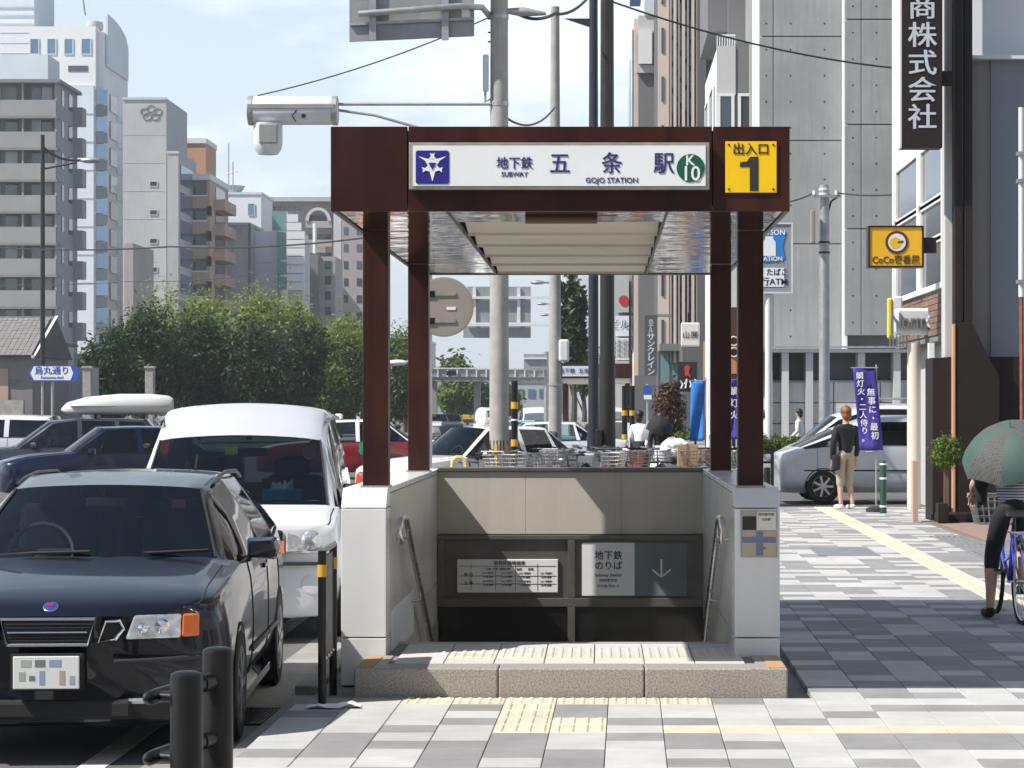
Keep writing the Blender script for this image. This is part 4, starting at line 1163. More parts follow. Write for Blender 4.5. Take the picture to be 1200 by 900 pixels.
# far traffic
N_, sh, G_ = net_sedan()
for k, (px, Y, pm, lb) in enumerate(((526, 215, 'paint_silver', 'small far silver car left of the yellow truck'), (512, 150, 'paint_white', 'white car far down the avenue just left of centre'), (528, 150, 'paint_grey', 'dark car far down the avenue beside the white one'),
                                (404, 150, 'paint_blue', 'far blue car beside the trees'))):
    car('distant_car', lb, 'car', N_, sh, G_, MAT[pm], (ax(px, Y), Y, ZR), radians(4), group='cars far down the avenue', seats=False, detail=0, tint='tinted_glass')
N_, sh, G_ = net_van()
for px, Y, lb in ((568, 190, 'far white van right of the yellow truck'), (633, 105, 'small white van between the two concrete poles'), (722, 140, 'white van behind the dark lamp posts')):
    car('distant_van', lb, 'van', N_, sh, G_, MAT['paint_white'], (ax(px, Y), Y, ZR), radians(4), group='vans far down the avenue', seats=False, detail=0)
def truck(label, px, Y, w_, zc, zb, pm, name='truck'):
    T = thing(name, label, 'truck', (ax(px, Y), Y, ZR), radians(3))
    b = MB().prism_x([(0, .4), (0, 1.1), (.35, zc), (1.7, zc), (1.7, .4)], -w_ / 2 + .05, w_ / 2 - .05); b.build('cab', pm, T, bevel=.06)
    MB()._add([(-w_ * .4, .02, 1.2), (w_ * .4, .02, 1.2), (w_ * .37, .29, zc - .15), (-w_ * .37, .29, zc - .15)], [(0, 1, 2, 3)]).build('windshield', MAT['dark_glass'], T)
    MB().box(-w_ / 2, w_ / 2, 1.75, 6.2, .75, zb).build('cargo_box', pm if 'yellow' in label else MAT['paint_silver'], T, bevel=.02)
    MB().box(-w_ / 2 + .1, w_ / 2 - .1, -.03, .1, .45, .75).build('bumper', MAT['dark_plastic'], T)
    for s_ in (1, -1):
        MB().boxc((s_ * w_ * .36, -.01, .85), (.3, .05, .16)).build('headlight', MAT['lamp_lens'], T)
        for y in (.75, 4.8):
            t, rm = wheel_meshes(.42, .26); o = t.build('wheel', MAT['rubber'], T, smooth=40); o.location = (s_ * (w_ / 2 - .14), y, .42)
    return T
truck('yellow box truck coming down the avenue', 546, 225, 2.1, 2.35, 2.95, mat('truck_yellow', (.62, .36, .02), .5, coat=.4))
truck('grey box truck behind the maroon column', 440, 140, 2.3, 2.2, 2.75, MAT['paint_silver'])
# ------------------------------------------------------------------ street furniture
mat('brown_post', (0.020, 0.016, 0.015), 0.45, var=.3, vs=4)
mat('navy_post', (0.016, 0.018, 0.028), 0.45)
mat('yellow_band', (0.58, 0.34, 0.02), 0.5)
mat('sign_back', (0.34, 0.35, 0.355), 0.55, .3, var=.25, vs=1.5, streak=.2)
mat('sign_back_brown', (0.33, 0.29, 0.255), 0.55, .2, var=.15, vs=2)
mat('device_white', (0.66, 0.68, 0.70), 0.35, var=.1, vs=3)
mat('wire', (0.03, 0.03, 0.03), 0.6)
def pole(name, label, px, Y, r0, r1, ztop, m_, group=None, zb=0.0, n=16, cat='pole'):
    T = thing(name, label, cat, (ax(px, Y), Y, zb), 0, group)
    MB().cyl((0, 0, 0), (0, 0, ztop - zb), r0, r1, n=n).build('shaft', MAT[m_], T, smooth=True)
    return T
def wpart(T, name, m_, shape, smooth=False, bevel=0.0):
    return shape.build(name, MAT[m_] if isinstance(m_, str) else m_, T, world=True, smooth=smooth, bevel=bevel)
# fence of two stout black posts in the near left corner
T = thing('kerb_fence', 'black post and rail fence in the near left corner', 'fence', (-1.56, 9.3, 0))
for x, y, z in ((-1.552, 9.66, .73), (-1.572, 9.05, .70)):
    b = MB().lathe([(.062, -.02), (.062, z - .018), (.058, z - .006), (.040, z + .002), (0, z + .004)], (x, y, 0), n=24)
    p = wpart(T, 'post', 'black_metal', b, smooth=30)
for z in (.60, .37):
    b = MB().tube([(-1.552, 9.66, z), (-1.635, 9.42, z), (-1.70, 9.14, z), (-1.715, 9.05, z), (-1.72, 9.02, z)], [.030, .030, .030, .026, .008], n=14)
    wpart(T, 'rail', 'black_metal', b, smooth=40)
    wpart(T, 'rail_collar', 'black_metal', MB().cyl((-1.575, 9.60, z), (-1.60, 9.53, z), .037, n=14), smooth=40)
    wpart(T, 'rail_arm', 'black_metal', MB().cyl((-1.572, 9.05, z), (-1.70, 9.12, z), .020, n=10), smooth=40)
# black barrier with yellow reflectors left of the entrance
T = thing('barrier_panel', 'black barrier panel with yellow reflectors left of the entrance', 'barrier', (-1.62, 14.2, 0))
for x, y, zt in ((-1.605, 13.72, .88), (-1.620, 14.42, .88)):
    p = wpart(T, 'post', 'black_metal', MB().cyl((x, y, -.1), (x, y, zt), .024, n=14), smooth=True)
    wpart(p, 'reflector', 'yellow_band', MB().cyl((x, y, zt - .15), (x, y, zt - .08), .027, n=14), smooth=True)
wpart(T, 'top_rail', 'galv', MB().tube([(-1.605, 13.72, .88), (-1.620, 14.42, .88)], .022, n=10), smooth=True)
wpart(T, 'panel', 'black_metal', MB()._add([(-1.60, 13.74, .22), (-1.615, 14.40, .22), (-1.615, 14.40, .84), (-1.60, 13.74, .84), (-1.612, 13.74, .22), (-1.627, 14.40, .22), (-1.627, 14.40, .84), (-1.612, 13.74, .84)],
      [(0, 1, 2, 3), (7, 6, 5, 4), (0, 4, 5, 1), (1, 5, 6, 2), (2, 6, 7, 3), (3, 7, 4, 0)]))
for k in range(4): wpart(T, 'bolt', 'steel', MB().sph((-1.597 - .004 * k, 13.85 + .15 * k, .25), .013, 8, 6))
# litter made as a white sheet, standing for sunlight on the kerb
T = thing('lit_patch_sheet', 'crumpled white sheet standing in for a lit patch by the barrier', 'lit_patch', (*at(392, 831, 13.5)[:2], 0.0))
b = MB(); rr = random.Random(5); g = []
for i in range(6):
    for j in range(4): g.append((-.16 + .062 * i + rr.uniform(-.01, .01), -.05 + .04 * j + .03 * (i > 3), .006 + .028 * rr.random() * (1 if 0 < i < 5 else .3)))
b._add(g, [(4 * i + j, 4 * i + 4 + j, 4 * i + 5 + j, 4 * i + 1 + j) for i in range(5) for j in range(3)]).build('sheet', MAT['white_paint'], T)
# round sign seen from behind, just past the left columns
Y = 24.0
T = pole('round_sign', 'brown back of a round traffic sign beside the rear left column', 503, Y, .030, .030, az(322, Y), 'cream_slat', cat='traffic sign')
dx, dz = 0.15, az(360, Y)
MB().lathe([(.30, 0), (.30, .012), (.285, .014), (0, .014)], (dx, -.045, dz), n=48, axis='y').build('disc', MAT['sign_back_brown'], T)
for z in (dz + .13, dz - .14): MB().box(-.03, .31, -.030, -.02, z - .016, z + .016).build('bracket', MAT['sign_edge'], T)
for z in (dz + .13, dz - .14):
    c = MB().box(-.05, .06, -.075, -.060, z - .03, z + .03); c.build('clamp', MAT['black_metal'], T)
for z in (dz + .13, dz - .14): MB().box(-.02, .27, -.072, -.060, z - .017, z + .017).build('stiffener', MAT['sign_edge'], T)
MB().box(.18, .27, -.066, -.0595, dz - .03, dz + .0).build('label_plate', MAT['sign_white'], T)
# large concrete pole with its devices
Y = 42.0; PXC = 585.0
T = pole('utility_pole', 'tall concrete pole with yellow striped foot carrying a road sign back', PXC, Y, .175, .145, 12.5, 'concrete_pole')
TP = T
x0 = ax(PXC, Y)
b = MB()
for k in range(10):
    a = 2 * pi * k / 10
    if k % 2: b.boxc((x0 + .172 * cos(a), Y + .172 * sin(a), az(534, Y)), (.02, .06, .40), rz=a)
wpart(T, 'yellow_stripe', 'yellow_band', b)
wpart(T, 'stripe_sleeve', 'black_matte', MB().cyl((x0, Y, az(548, Y)), (x0, Y, az(516, Y)), .172, .171, n=20), smooth=True)
for py in (122, 200, 20): wpart(T, 'steel_band', 'galv', MB().cyl((x0, Y, az(py, Y) - .04), (x0, Y, az(py, Y) + .04), .166, n=20), smooth=True)
# overhead direction board, seen from behind
bx0, bx1, bz0, bz1 = ax(412, Y), ax(557, Y), az(53, Y), 1.7 + 8.9
pts = lambda u, v: (bx0 + (bx1 - bx0) * u, Y - .35 - .0 * u, bz0 + (bz1 - bz0) * v + .10 * u)
b = MB(); A = [pts(0, 0), pts(1, 0), pts(1, 1), pts(0, 1)]
b._add(A + [(p[0], p[1] - .02, p[2]) for p in A], [(0, 1, 2, 3), (7, 6, 5, 4), (0, 4, 5, 1), (1, 5, 6, 2), (2, 6, 7, 3), (3, 7, 4, 0)])
sb = wpart(T, 'road_sign_back', 'sign_back', b)
for v in (.12, .36, .60, .84): wpart(sb, 'sign_rib', 'galv', MB().boxc(((bx0 + bx1) / 2, Y - .40, bz0 + (bz1 - bz0) * v + .05), ((bx1 - bx0) * .99, .05, .05), ry=-.046))
for u in (.19, .77): wpart(sb, 'sign_post', 'galv', MB().box(bx0 + (bx1 - bx0) * u - .06, bx0 + (bx1 - bx0) * u + .06, Y - .47, Y - .42, bz0 + .02, bz1))
wpart(T, 'sign_arm', 'galv', MB().tube([(ax(424, Y), Y - .52, az(22, Y)), (ax(540, Y), Y - .52, az(13, Y)), (ax(566, Y), Y - .3, az(12, Y)), (ax(573, Y), Y - .02, az(18, Y))], .055, n=12), smooth=True)
# horizontal traffic detector on a long arm
wpart(T, 'detector_arm', 'galv', MB().tube([(ax(360, Y), Y - .1, az(123, Y)), (ax(576, Y), Y - .1, az(123, Y))], .028, n=10), smooth=True)
wpart(T, 'detector_brace', 'galv', MB().tube([(ax(390, Y), Y - .1, az(129, Y)), (ax(440, Y), Y - .1, az(136, Y)), (ax(486, Y), Y - .1, az(149, Y)), (ax(576, Y), Y - .1, az(172, Y))], .025, n=10), smooth=True)
xa, xb, zc = ax(291, Y), ax(398, Y), az(131, Y); h = .25
b = MB().lathe([(0, 0), (.15, .01), (.22, .06), (.25, .14), (.25, xb - xa - .14), (.22, xb - xa - .06), (.15, xb - xa - .01), (0, xb - xa)], (xa, Y - .15, zc), n=24, axis='x')
dv = wpart(T, 'detector_housing', 'device_white', b, smooth=40)
wpart(dv, 'housing_strip', 'sign_back', MB().box(xa + .04, xb - .04, Y - .412, Y - .37, zc + .0, zc + .09), bevel=.01)
for x in (xa + .03, xb - .10): wpart(dv, 'housing_band', 'galv', MB().cyl((x, Y - .15, zc), (x + .08, Y - .15, zc), .258, n=24), smooth=True)
wpart(dv, 'lens', 'black_matte', MB().lathe([(.04, 0), (.04, .02), (0, .02)], (ax(359, Y), Y - .37, az(139, Y)), n=12, axis='y'))
wpart(dv, 'cable_loop', 'black_matte', MB().tube([(ax(351, Y), Y - .40, az(132, Y)), (ax(346, Y), Y - .42, az(139, Y)), (ax(350, Y), Y - .40, az(146, Y))], .012, n=6))
zt = az(146, Y)
b = MB().lathe([(0, az(183, Y)), (.17, az(182, Y)), (.235, az(176, Y)), (.255, az(168, Y)), (.255, zt)], (ax(315.5, Y), Y - .15, 0), n=24)
wpart(dv, 'camera_dome', 'device_white', b, smooth=40)
wpart(dv, 'dome_panel', 'sign_back', MB().box(ax(307, Y), ax(329, Y), Y - .412, Y - .37, az(171, Y), az(148, Y)), bevel=.02)
# antenna box and cables on the pole
wpart(T, 'antenna_box', 'device_white', MB().box(ax(566, Y), ax(573, Y), Y - .15, Y - .05, az(108, Y), az(65, Y)), bevel=.02)
wpart(T, 'antenna_bracket', 'galv', MB().tube([(ax(569, Y), Y - .1, az(108, Y)), (ax(569, Y), Y - .1, az(120, Y)), (ax(577, Y), Y - .1, az(116, Y))], .025, n=6))
for k, py in enumerate((22, 38, 49)): wpart(T, 'step_bolt', 'black_metal', MB().cyl((x0 - .145, Y, az(py, Y)), (x0 - .20, Y, az(py, Y)), .014, n=6))
# street light arms to the right of the pole
b = MB().tube([at(594, 13, Y), at(613, 14, Y), at(640, 16, Y)], [.05, .09, .03], n=10); wpart(T, 'lamp_head', 'sign_back', b, smooth=True)
# slimmer concrete pole
Y2 = 60.0
T2 = pole('utility_pole', 'slimmer concrete pole right of the tall one with a signal box', 650.5, Y2, .17, .11, az(8, Y2), 'concrete_pole', n=14)
wpart(T2, 'signal_back', 'device_white', MB().box(ax(655, Y2), ax(667, Y2), Y2 - .25, Y2 + .05, az(424, Y2), az(398, Y2)), bevel=.05)
wpart(T2, 'signal_arm', 'black_metal', MB().tube([at(650, 395, Y2), at(662, 396, Y2)], .03, n=6))
wpart(T2, 'steel_band', 'galv', MB().cyl((ax(650.5, Y2), Y2, az(452, Y2)), (ax(650.5, Y2), Y2, az(449, Y2)), .175, n=14))
# dark lamp posts at the corner
Y3 = 45.0
T3 = pole('lamp_post', 'thick dark brown lamp post right of the slim navy one', 711.5, Y3, .145, .115, 14.0, 'brown_post')
wpart(T3, 'post_foot', 'brown_post', MB().cyl((ax(711.5, Y3), Y3, 0), (ax(711.5, Y3), Y3, az(417, Y3)), .165, .15, n=16), smooth=True)
wpart(T3, 'control_box', 'brown_post', MB().box(ax(698, Y3), ax(706, Y3), Y3 - .2, Y3 - .05, az(523, Y3), az(503, Y3)), bevel=.02)
T4 = pole('lamp_post', 'slim navy lamp post with a bracket left of the thick brown post', 695.5, 52.0, .12, .09, 12.0, 'navy_post')
wpart(T4, 'post_foot', 'navy_post', MB().cyl((ax(695.5, 52), 52, 0), (ax(695.5, 52), 52, az(500, 52)), .14, n=14), smooth=True)
wpart(T4, 'lamp_bracket', 'navy_post', MB().prism([(ax(662, 52), az(22, 52)), (ax(695, 52), az(33, 52)), (ax(695, 52), az(22, 52))], 51.95, 52.05))
# slender black and yellow marker pole
T5 = pole('marker_pole', 'thin black pole with yellow bands right of the concrete pole', 603, 40.0, .055, .055, az(446, 40), 'black_metal')
for py in (475, 519): wpart(T5, 'yellow_ring', 'yellow_band', MB().cyl((ax(603, 40), 40, az(py + 4, 40)), (ax(603, 40), 40, az(py - 4, 40)), .062, n=12))
for py in (492, 533): wpart(T5, 'white_ring', 'sign_white', MB().cyl((ax(603, 40), 40, az(py + 1, 40)), (ax(603, 40), 40, az(py - 1, 40)), .058, n=12))
for px, Yk, lb in ((732, 70, 'striped marker post left of the parking lot sign'), (741, 74, 'striped marker post beside the white pipe frame')):
    T = pole('marker_pole', lb, px, Yk, .08, .08, az(452, Yk), 'black_metal', group='striped marker posts')
    for py in (484, 512): wpart(T, 'yellow_ring', 'yellow_band', MB().cyl((ax(px, Yk), Yk, az(py + 3, Yk)), (ax(px, Yk), Yk, az(py - 3, Yk)), .09, n=10))
# yellow bicycle-rack hoop by the back wall
T = thing('rack_hoop', 'cream painted hoop just behind the stair wall', 'rack', (ax(537, 30), 30, 0))
pts = [at(531, 600, 30), at(530, 548, 30), at(531, 540, 30), at(535, 536, 30), at(541, 536, 30), at(545, 540, 30), at(546, 548, 30), at(545, 600, 30)]
wpart(T, 'hoop', mat('cream_paint', (.62, .50, .22), .5), MB().tube(pts, .028, n=8), smooth=True)
# large signs over the far lanes, seen from behind
Y6 = 85.0
T = thing('gantry_sign', 'grey backs of stacked road signs behind the concrete pole', 'road sign', (ax(650, Y6), Y6, 0))
wpart(T, 'post', 'galv', MB().cyl((ax(648, Y6), Y6 + .3, 0), (ax(648, Y6), Y6 + .3, az(330, Y6)), .15, .12, n=12), smooth=True)
for a, b_, c, d in ((548, 622, 336, 348), (556, 622, 350, 378), (543, 622, 380, 396)): wpart(T, 'sign_board', 'sign_back', MB().box(ax(a, Y6), ax(b_, Y6), Y6 - .05, Y6, az(d, Y6), az(c, Y6)))
for py in (349, 381): wpart(T, 'arm', 'device_white', MB().box(ax(546, Y6), ax(650, Y6), Y6 - .22, Y6 - .10, az(py + 1.5, Y6), az(py - 1.5, Y6)))
for px in (556, 608): wpart(T, 'stiffener', 'device_white', MB().box(ax(px, Y6) - .06, ax(px, Y6) + .06, Y6 - .12, Y6 - .06, az(378, Y6), az(337, Y6)))
T = thing('road_sign', 'smaller grey sign back left of the slim concrete pole', 'road sign', (ax(640, 95), 95, 0))
wpart(T, 'sign_board', 'sign_back', MB().box(ax(614, 95), ax(641, 95), 94.9, 94.95, az(434, 95), az(415, 95)))
wpart(T, 'post', 'galv', MB().cyl((ax(640, 95), 95.2, 0), (ax(640, 95), 95.2, az(412, 95)), .1, n=10), smooth=True)
wpart(T, 'edge_bar', 'device_white', MB().box(ax(614, 95), ax(641, 95), 94.8, 94.88, az(421, 95), az(419, 95)))
# pedestrian bridge across the avenue
Yb = 170.0
T = thing('footbridge', 'grey steel footbridge far across the avenue', 'footbridge', (ax(585, Yb), Yb, 0))
wpart(T, 'deck', 'sign_back', MB().box(ax(500, Yb), ax(662, Yb), Yb, Yb + 3, az(447, Yb), az(442, Yb)))
wpart(T, 'railing_panel', 'galv', MB().box(ax(500, Yb), ax(662, Yb), Yb - .08, Yb, az(441.8, Yb), az(433, Yb)))
for k in range(15): wpart(T, 'railing_post', 'device_white', MB().box(ax(502 + k * 11.3, Yb) - .05, ax(502 + k * 11.3, Yb) + .05, Yb - .18, Yb - .1, az(442, Yb), az(431.5, Yb)))
wpart(T, 'handrail', 'device_white', MB().box(ax(500, Yb), ax(662, Yb), Yb - .2, Yb - .09, az(432.4, Yb), az(431, Yb)))
for px in (507, 558, 656): wpart(T, 'pier', 'sign_back', MB().box(ax(px, Yb) - .22, ax(px, Yb) + .22, Yb + .8, Yb + 2, 0, az(447.2, Yb)))
wpart(T, 'traffic_light', 'black_metal', MB().box(ax(524, Yb), ax(535, Yb), Yb - .5, Yb - .25, az(440, Yb), az(435, Yb)))
# blue and white street-name arrow sign
Y7 = 72.0
T = thing('street_name_sign', 'white and blue double arrow street name sign on two posts', 'street sign', (ax(64, Y7), Y7, 0))
b = MB().prism([(ax(34, Y7), az(437.5, Y7)), (ax(38, Y7), az(447, Y7)), (ax(88, Y7), az(447, Y7)), (ax(94, Y7), az(437.5, Y7)), (ax(88, Y7), az(428, Y7)), (ax(38, Y7), az(428, Y7))][::-1], Y7 - .03, Y7)
bd = wpart(T, 'board', mat('street_blue', (.03, .09, .42), .5), b)
b = MB().prism([(ax(36, Y7), az(437.5, Y7)), (ax(40, Y7), az(445.5, Y7)), (ax(83, Y7), az(445.5, Y7)), (ax(86, Y7), az(437.5, Y7)), (ax(83, Y7), az(429.5, Y7)), (ax(40, Y7), az(429.5, Y7))][::-1], Y7 - .036, Y7 - .031)
wpart(bd, 'white_field', 'sign_white', b)
def wtext(s_, size, m_, px, py, Yt, parent, **kw):
    o = WLOC[parent.name]; p = at(px, py, Yt)
    return text('lettering', s_, size, MAT[m_] if isinstance(m_, str) else m_, parent, (p[0] - o.x, Yt - o.y, p[2] - o.z), **kw)
wtext('烏丸通り', .26, 'street_blue', 61, 435, Y7 - .04, bd, bold=.02, space=1.05)
wtext('Karasuma-dori', .115, 'street_blue', 61, 442.5, Y7 - .04, bd, bold=.015)
for px in (49.5, 61): wpart(T, 'post', 'galv', MB().cyl((ax(px, Y7), Y7 + .06, 0), (ax(px, Y7), Y7 + .06, az(428, Y7)), .045, n=10), smooth=True)
# tall left street light
Y8 = 95.0
T = pole('street_light', 'dark street light with curved twin arms at the left', 50, Y8, .11, .08, az(158, Y8), 'brown_post', cat='street light')
wpart(T, 'arm', 'brown_post', MB().tube([at(50, 172, Y8), at(60, 180, Y8), at(72, 186, Y8), at(86, 188, Y8), at(98, 188, Y8)], .05, n=8), smooth=True)
wpart(T, 'brace', 'brown_post', MB().tube([at(50, 198, Y8), at(70, 194, Y8), at(90, 190, Y8)], .045, n=8), smooth=True)
wpart(T, 'lamp_head', 'galv', MB().sph(at(106, 188, Y8), (.42, .2, .12), 12, 8), smooth=True)
T = thing('street_light', 'tubular lamp head showing between the two left columns', 'street light', (ax(500, 70), 70, 0))
wpart(T, 'shaft', 'galv', MB().cyl((ax(497, 70), 70, 0), (ax(497, 70), 70, az(424, 70)), .07, n=10), smooth=True)
wpart(T, 'lamp_head', 'device_white', MB().sph(at(466, 425, 70), (.30, .15, .09), 14, 8), smooth=True)
wpart(T, 'arm', 'galv', MB().tube([at(470, 424, 70), at(497, 424, 70)], .04, n=8))
for px, py, lb in ((630, 331, 'topmost small lamp on the arm behind the slim pole'), (635, 356, 'middle small lamp behind the slim pole'), (638, 369, 'lowest small lamp behind the slim pole')):
    Yk = 130 + (py - 331) * 2
    T = thing('street_light', lb, 'street light', (ax(655, Yk), Yk, 0), group='row of street lights along the avenue')
    wpart(T, 'shaft', 'galv', MB().cyl((ax(655, Yk), Yk, 0), (ax(655, Yk), Yk, az(py, Yk)), .1, n=8), smooth=True)
    wpart(T, 'arm', 'galv', MB().tube([at(655, py, Yk), at(px + 4, py, Yk)], .06, n=6))
    wpart(T, 'lamp_head', 'galv', MB().sph(at(px, py, Yk), (.40, .25, .12), 10, 6), smooth=True)
# stone gate posts under the trees, white lamp globes
for px, lb in ((103, 'weathered stone post left of the hedge trees'), (176, 'weathered stone post in front of the dark trees')):
    T = thing('stone_post', lb, 'stone post', (ax(px, 100), 100, 0), group='stone posts under the trees')
    wpart(T, 'post', 'kerb_concrete', MB().box(ax(px - 5, 100), ax(px + 5, 100), 99.8, 100.2, 0, az(432, 100)), bevel=.03)
    wpart(T, 'cap', 'kerb_concrete', MB().box(ax(px - 6, 100), ax(px + 6, 100), 99.75, 100.25, az(431.8, 100), az(429, 100)))
# pale utility pole by the concrete building
Y9 = 56.0
T = pole('utility_pole', 'grey steel pole with insulators in front of the concrete building', 966, Y9, .135, .115, az(217, Y9), 'galv')
for py in (222, 228): wpart(T, 'steel_band', 'device_white', MB().cyl((ax(966, Y9), Y9, az(py + 1.5, Y9)), (ax(966, Y9), Y9, az(py - 1.5, Y9)), .13, n=12))
wpart(T, 'crossarm', 'galv', MB().box(ax(950, Y9), ax(984, Y9), Y9 - .18, Y9 - .12, az(232, Y9), az(229, Y9)))
for px in (954, 980): wpart(T, 'insulator', 'device_white', MB().cyl((ax(px, Y9), Y9 - .15, az(229, Y9)), (ax(px, Y9), Y9 - .15, az(224, Y9)), .05, n=8))
wpart(T, 'meter_box', 'sign_back_brown', MB().box(ax(949, Y9), ax(954, Y9), Y9 - .3, Y9 - .1, az(286, Y9), az(247, Y9)), bevel=.02)
wpart(T, 'cable_loop', 'wire', MB().tube([at(984, 229, Y9), at(974, 236, Y9), at(971, 247, Y9)], .025, n=6))
for py in (284, 296): wpart(T, 'stripe_band', 'black_metal', MB().cyl((ax(966, Y9), Y9, az(py + 1, Y9)), (ax(966, Y9), Y9, az(py - 1, Y9)), .137, n=12))
# overhead wires
def wire(label, pts, sag, r=.02):
    P0 = [Vector(p) for p in pts]; out = []
    for a, b_ in zip(P0[:-1], P0[1:]):
        for k in range(12):
            t = k / 12; p = a.lerp(b_, t); p.z -= sag * 4 * t * (1 - t); out.append(p)
    out.append(P0[-1])
    o = MB().tube(out, r, n=5).build('overhead_wire', MAT['wire'], None, smooth=True)
    return tag(o, label, 'wire', group='overhead wires')
wire('black wire running from the lamp posts across to the concrete building', [at(690, -8, 52), at(1060, 81, 56)], .25, .022)
wire('thin wire strung between pole and detector housing', [at(574, 20, 42), at(302, 112, 42)], .12, .012)
wire('wire crossing in front of the left buildings', [at(-40, 287, 90), at(200, 289, 80), at(440, 277, 70)], .15, .028)
wire('wire from the entrance roof side to the grey steel pole', [at(890, 238, 56), at(954, 226, 56)], .1, .02)
wire('wire from the grey steel pole to the right building', [at(980, 226, 56), at(1060, 227, 50)], .05, .02)
wire('upper cable loop right of the tall concrete pole', [at(600, 12, 42), at(650, 16, 42), at(692, -6, 48)], .12, .03)
wire('lower cable loop between the two concrete poles', [at(593, 138, 42), at(650, 126, 55)], .25, .022)
wire('telephone line in front of the lower left towers', [at(-40, 333, 120), at(150, 330, 110), at(300, 322, 100)], .1, .015)
# ------------------------------------------------------------------ buildings
mat('b_taupe', (0.285, 0.288, 0.297), .85, var=.12, vs=.3, streak=.12); mat('b_taupe_dark', (0.21, 0.20, 0.20), .85, var=.1, vs=.3)
mat('b_white', (0.72, 0.74, 0.76), .7, var=.08, vs=.2); mat('b_paleblue', (0.58, 0.64, 0.70), .6, var=.1, vs=.2)
mat('b_grey', (0.42, 0.43, 0.445), .85, var=.12, vs=.25, streak=.15); mat('b_brown', (0.46, 0.32, 0.25), .85, var=.12, vs=.3)
mat('b_orange', (0.50, 0.27, 0.16), .85, var=.1, vs=.3); mat('b_concrete', (0.48, 0.49, 0.50), .9, var=.25, vs=.35, streak=.35)
mat('b_lilac', (0.60, 0.60, 0.65), .8, var=.06, vs=.2); mat('b_brownapt', (0.36, 0.32, 0.305), .85, var=.12, vs=.25)
mat('b_beige', (0.56, 0.47, 0.40), .8, var=.08, vs=.4); mat('b_darkgrey', (0.10, 0.10, 0.105), .7, var=.15, vs=.5)
mat('b_midgrey', (0.17, 0.17, 0.175), .8, var=.12, vs=.5); mat('b_palegrey', (0.50, 0.50, 0.50), .75, var=.08, vs=.5, streak=.1)
mat('pane', (0.035, 0.05, 0.07), .08, spec=.9, rnd=.3); mat('pane_blue', (0.10, 0.17, 0.27), .08, spec=.9, rnd=.25)
mat('curtain', (0.42, 0.45, 0.46), .8, rnd=.25); mat('teal_glass', (0.16, 0.30, 0.31), .12, rnd=.2)
mat('fair_concrete', (0.30, 0.31, 0.305), .85, var=.22, vs=.55, streak=.22, rnd=.07, bump=.05, bs=6)
mat('roof_tile', (0.22, 0.215, 0.205), .7, var=.2, vs=3, rnd=.08)
_PANE = {}
def pane_mesh(m_):
    if m_ not in _PANE:
        me = MB().box(-.5, .5, -.5, .5, -.5, .5).mesh('pane'); me.materials.append(MAT[m_]); _PANE[m_] = me
    return _PANE[m_]
def bx(T, name, m_, x0, x1, y0, y1, z0, z1, bevel=0.0):
    return MB().box(min(x0, x1), max(x0, x1), y0, y1, min(z0, z1), max(z0, z1)).build(name, MAT[m_], T, world=True, bevel=bevel)
def window(T, x0, x1, y0, y1, z0, z1, m_='pane', frame=None, name='window', fw=.07):
    """a real pane; with frame: four bars round it"""
    o = WLOC[T.name]
    w = share(name, pane_mesh(m_), T, ((x0 + x1) / 2 - o.x, (y0 + y1) / 2 - o.y, (z0 + z1) / 2 - o.z), scale=(x1 - x0, y1 - y0, z1 - z0))
    WLOC[w.name] = Vector((0, 0, 0))
    if frame:
        b = MB(); yf0, yf1 = y0 - .04, y0 + .02
        if x1 - x0 > y1 - y0:
            b.box(x0 - fw, x1 + fw, yf0, yf1, z1, z1 + fw); b.box(x0 - fw, x1 + fw, yf0, yf1, z0 - fw, z0)
            b.box(x0 - fw, x0, yf0, yf1, z0, z1); b.box(x1, x1 + fw, yf0, yf1, z0, z1)
        else:
            b.box(x0 - .04, x0 + .02, y0 - fw, y1 + fw, z1, z1 + fw); b.box(x0 - .04, x0 + .02, y0 - fw, y1 + fw, z0 - fw, z0)
            b.box(x0 - .04, x0 + .02, y0 - fw, y0, z0, z1); b.box(x0 - .04, x0 + .02, y1, y1 + fw, z0, z1)
        b.build('window_frame', MAT[frame], T, world=True)
    return w
def bthing(label, px, Y, name='building', cat='building', group=None): return thing(name, label, cat, (ax(px, Y), Y, 0), 0, group)

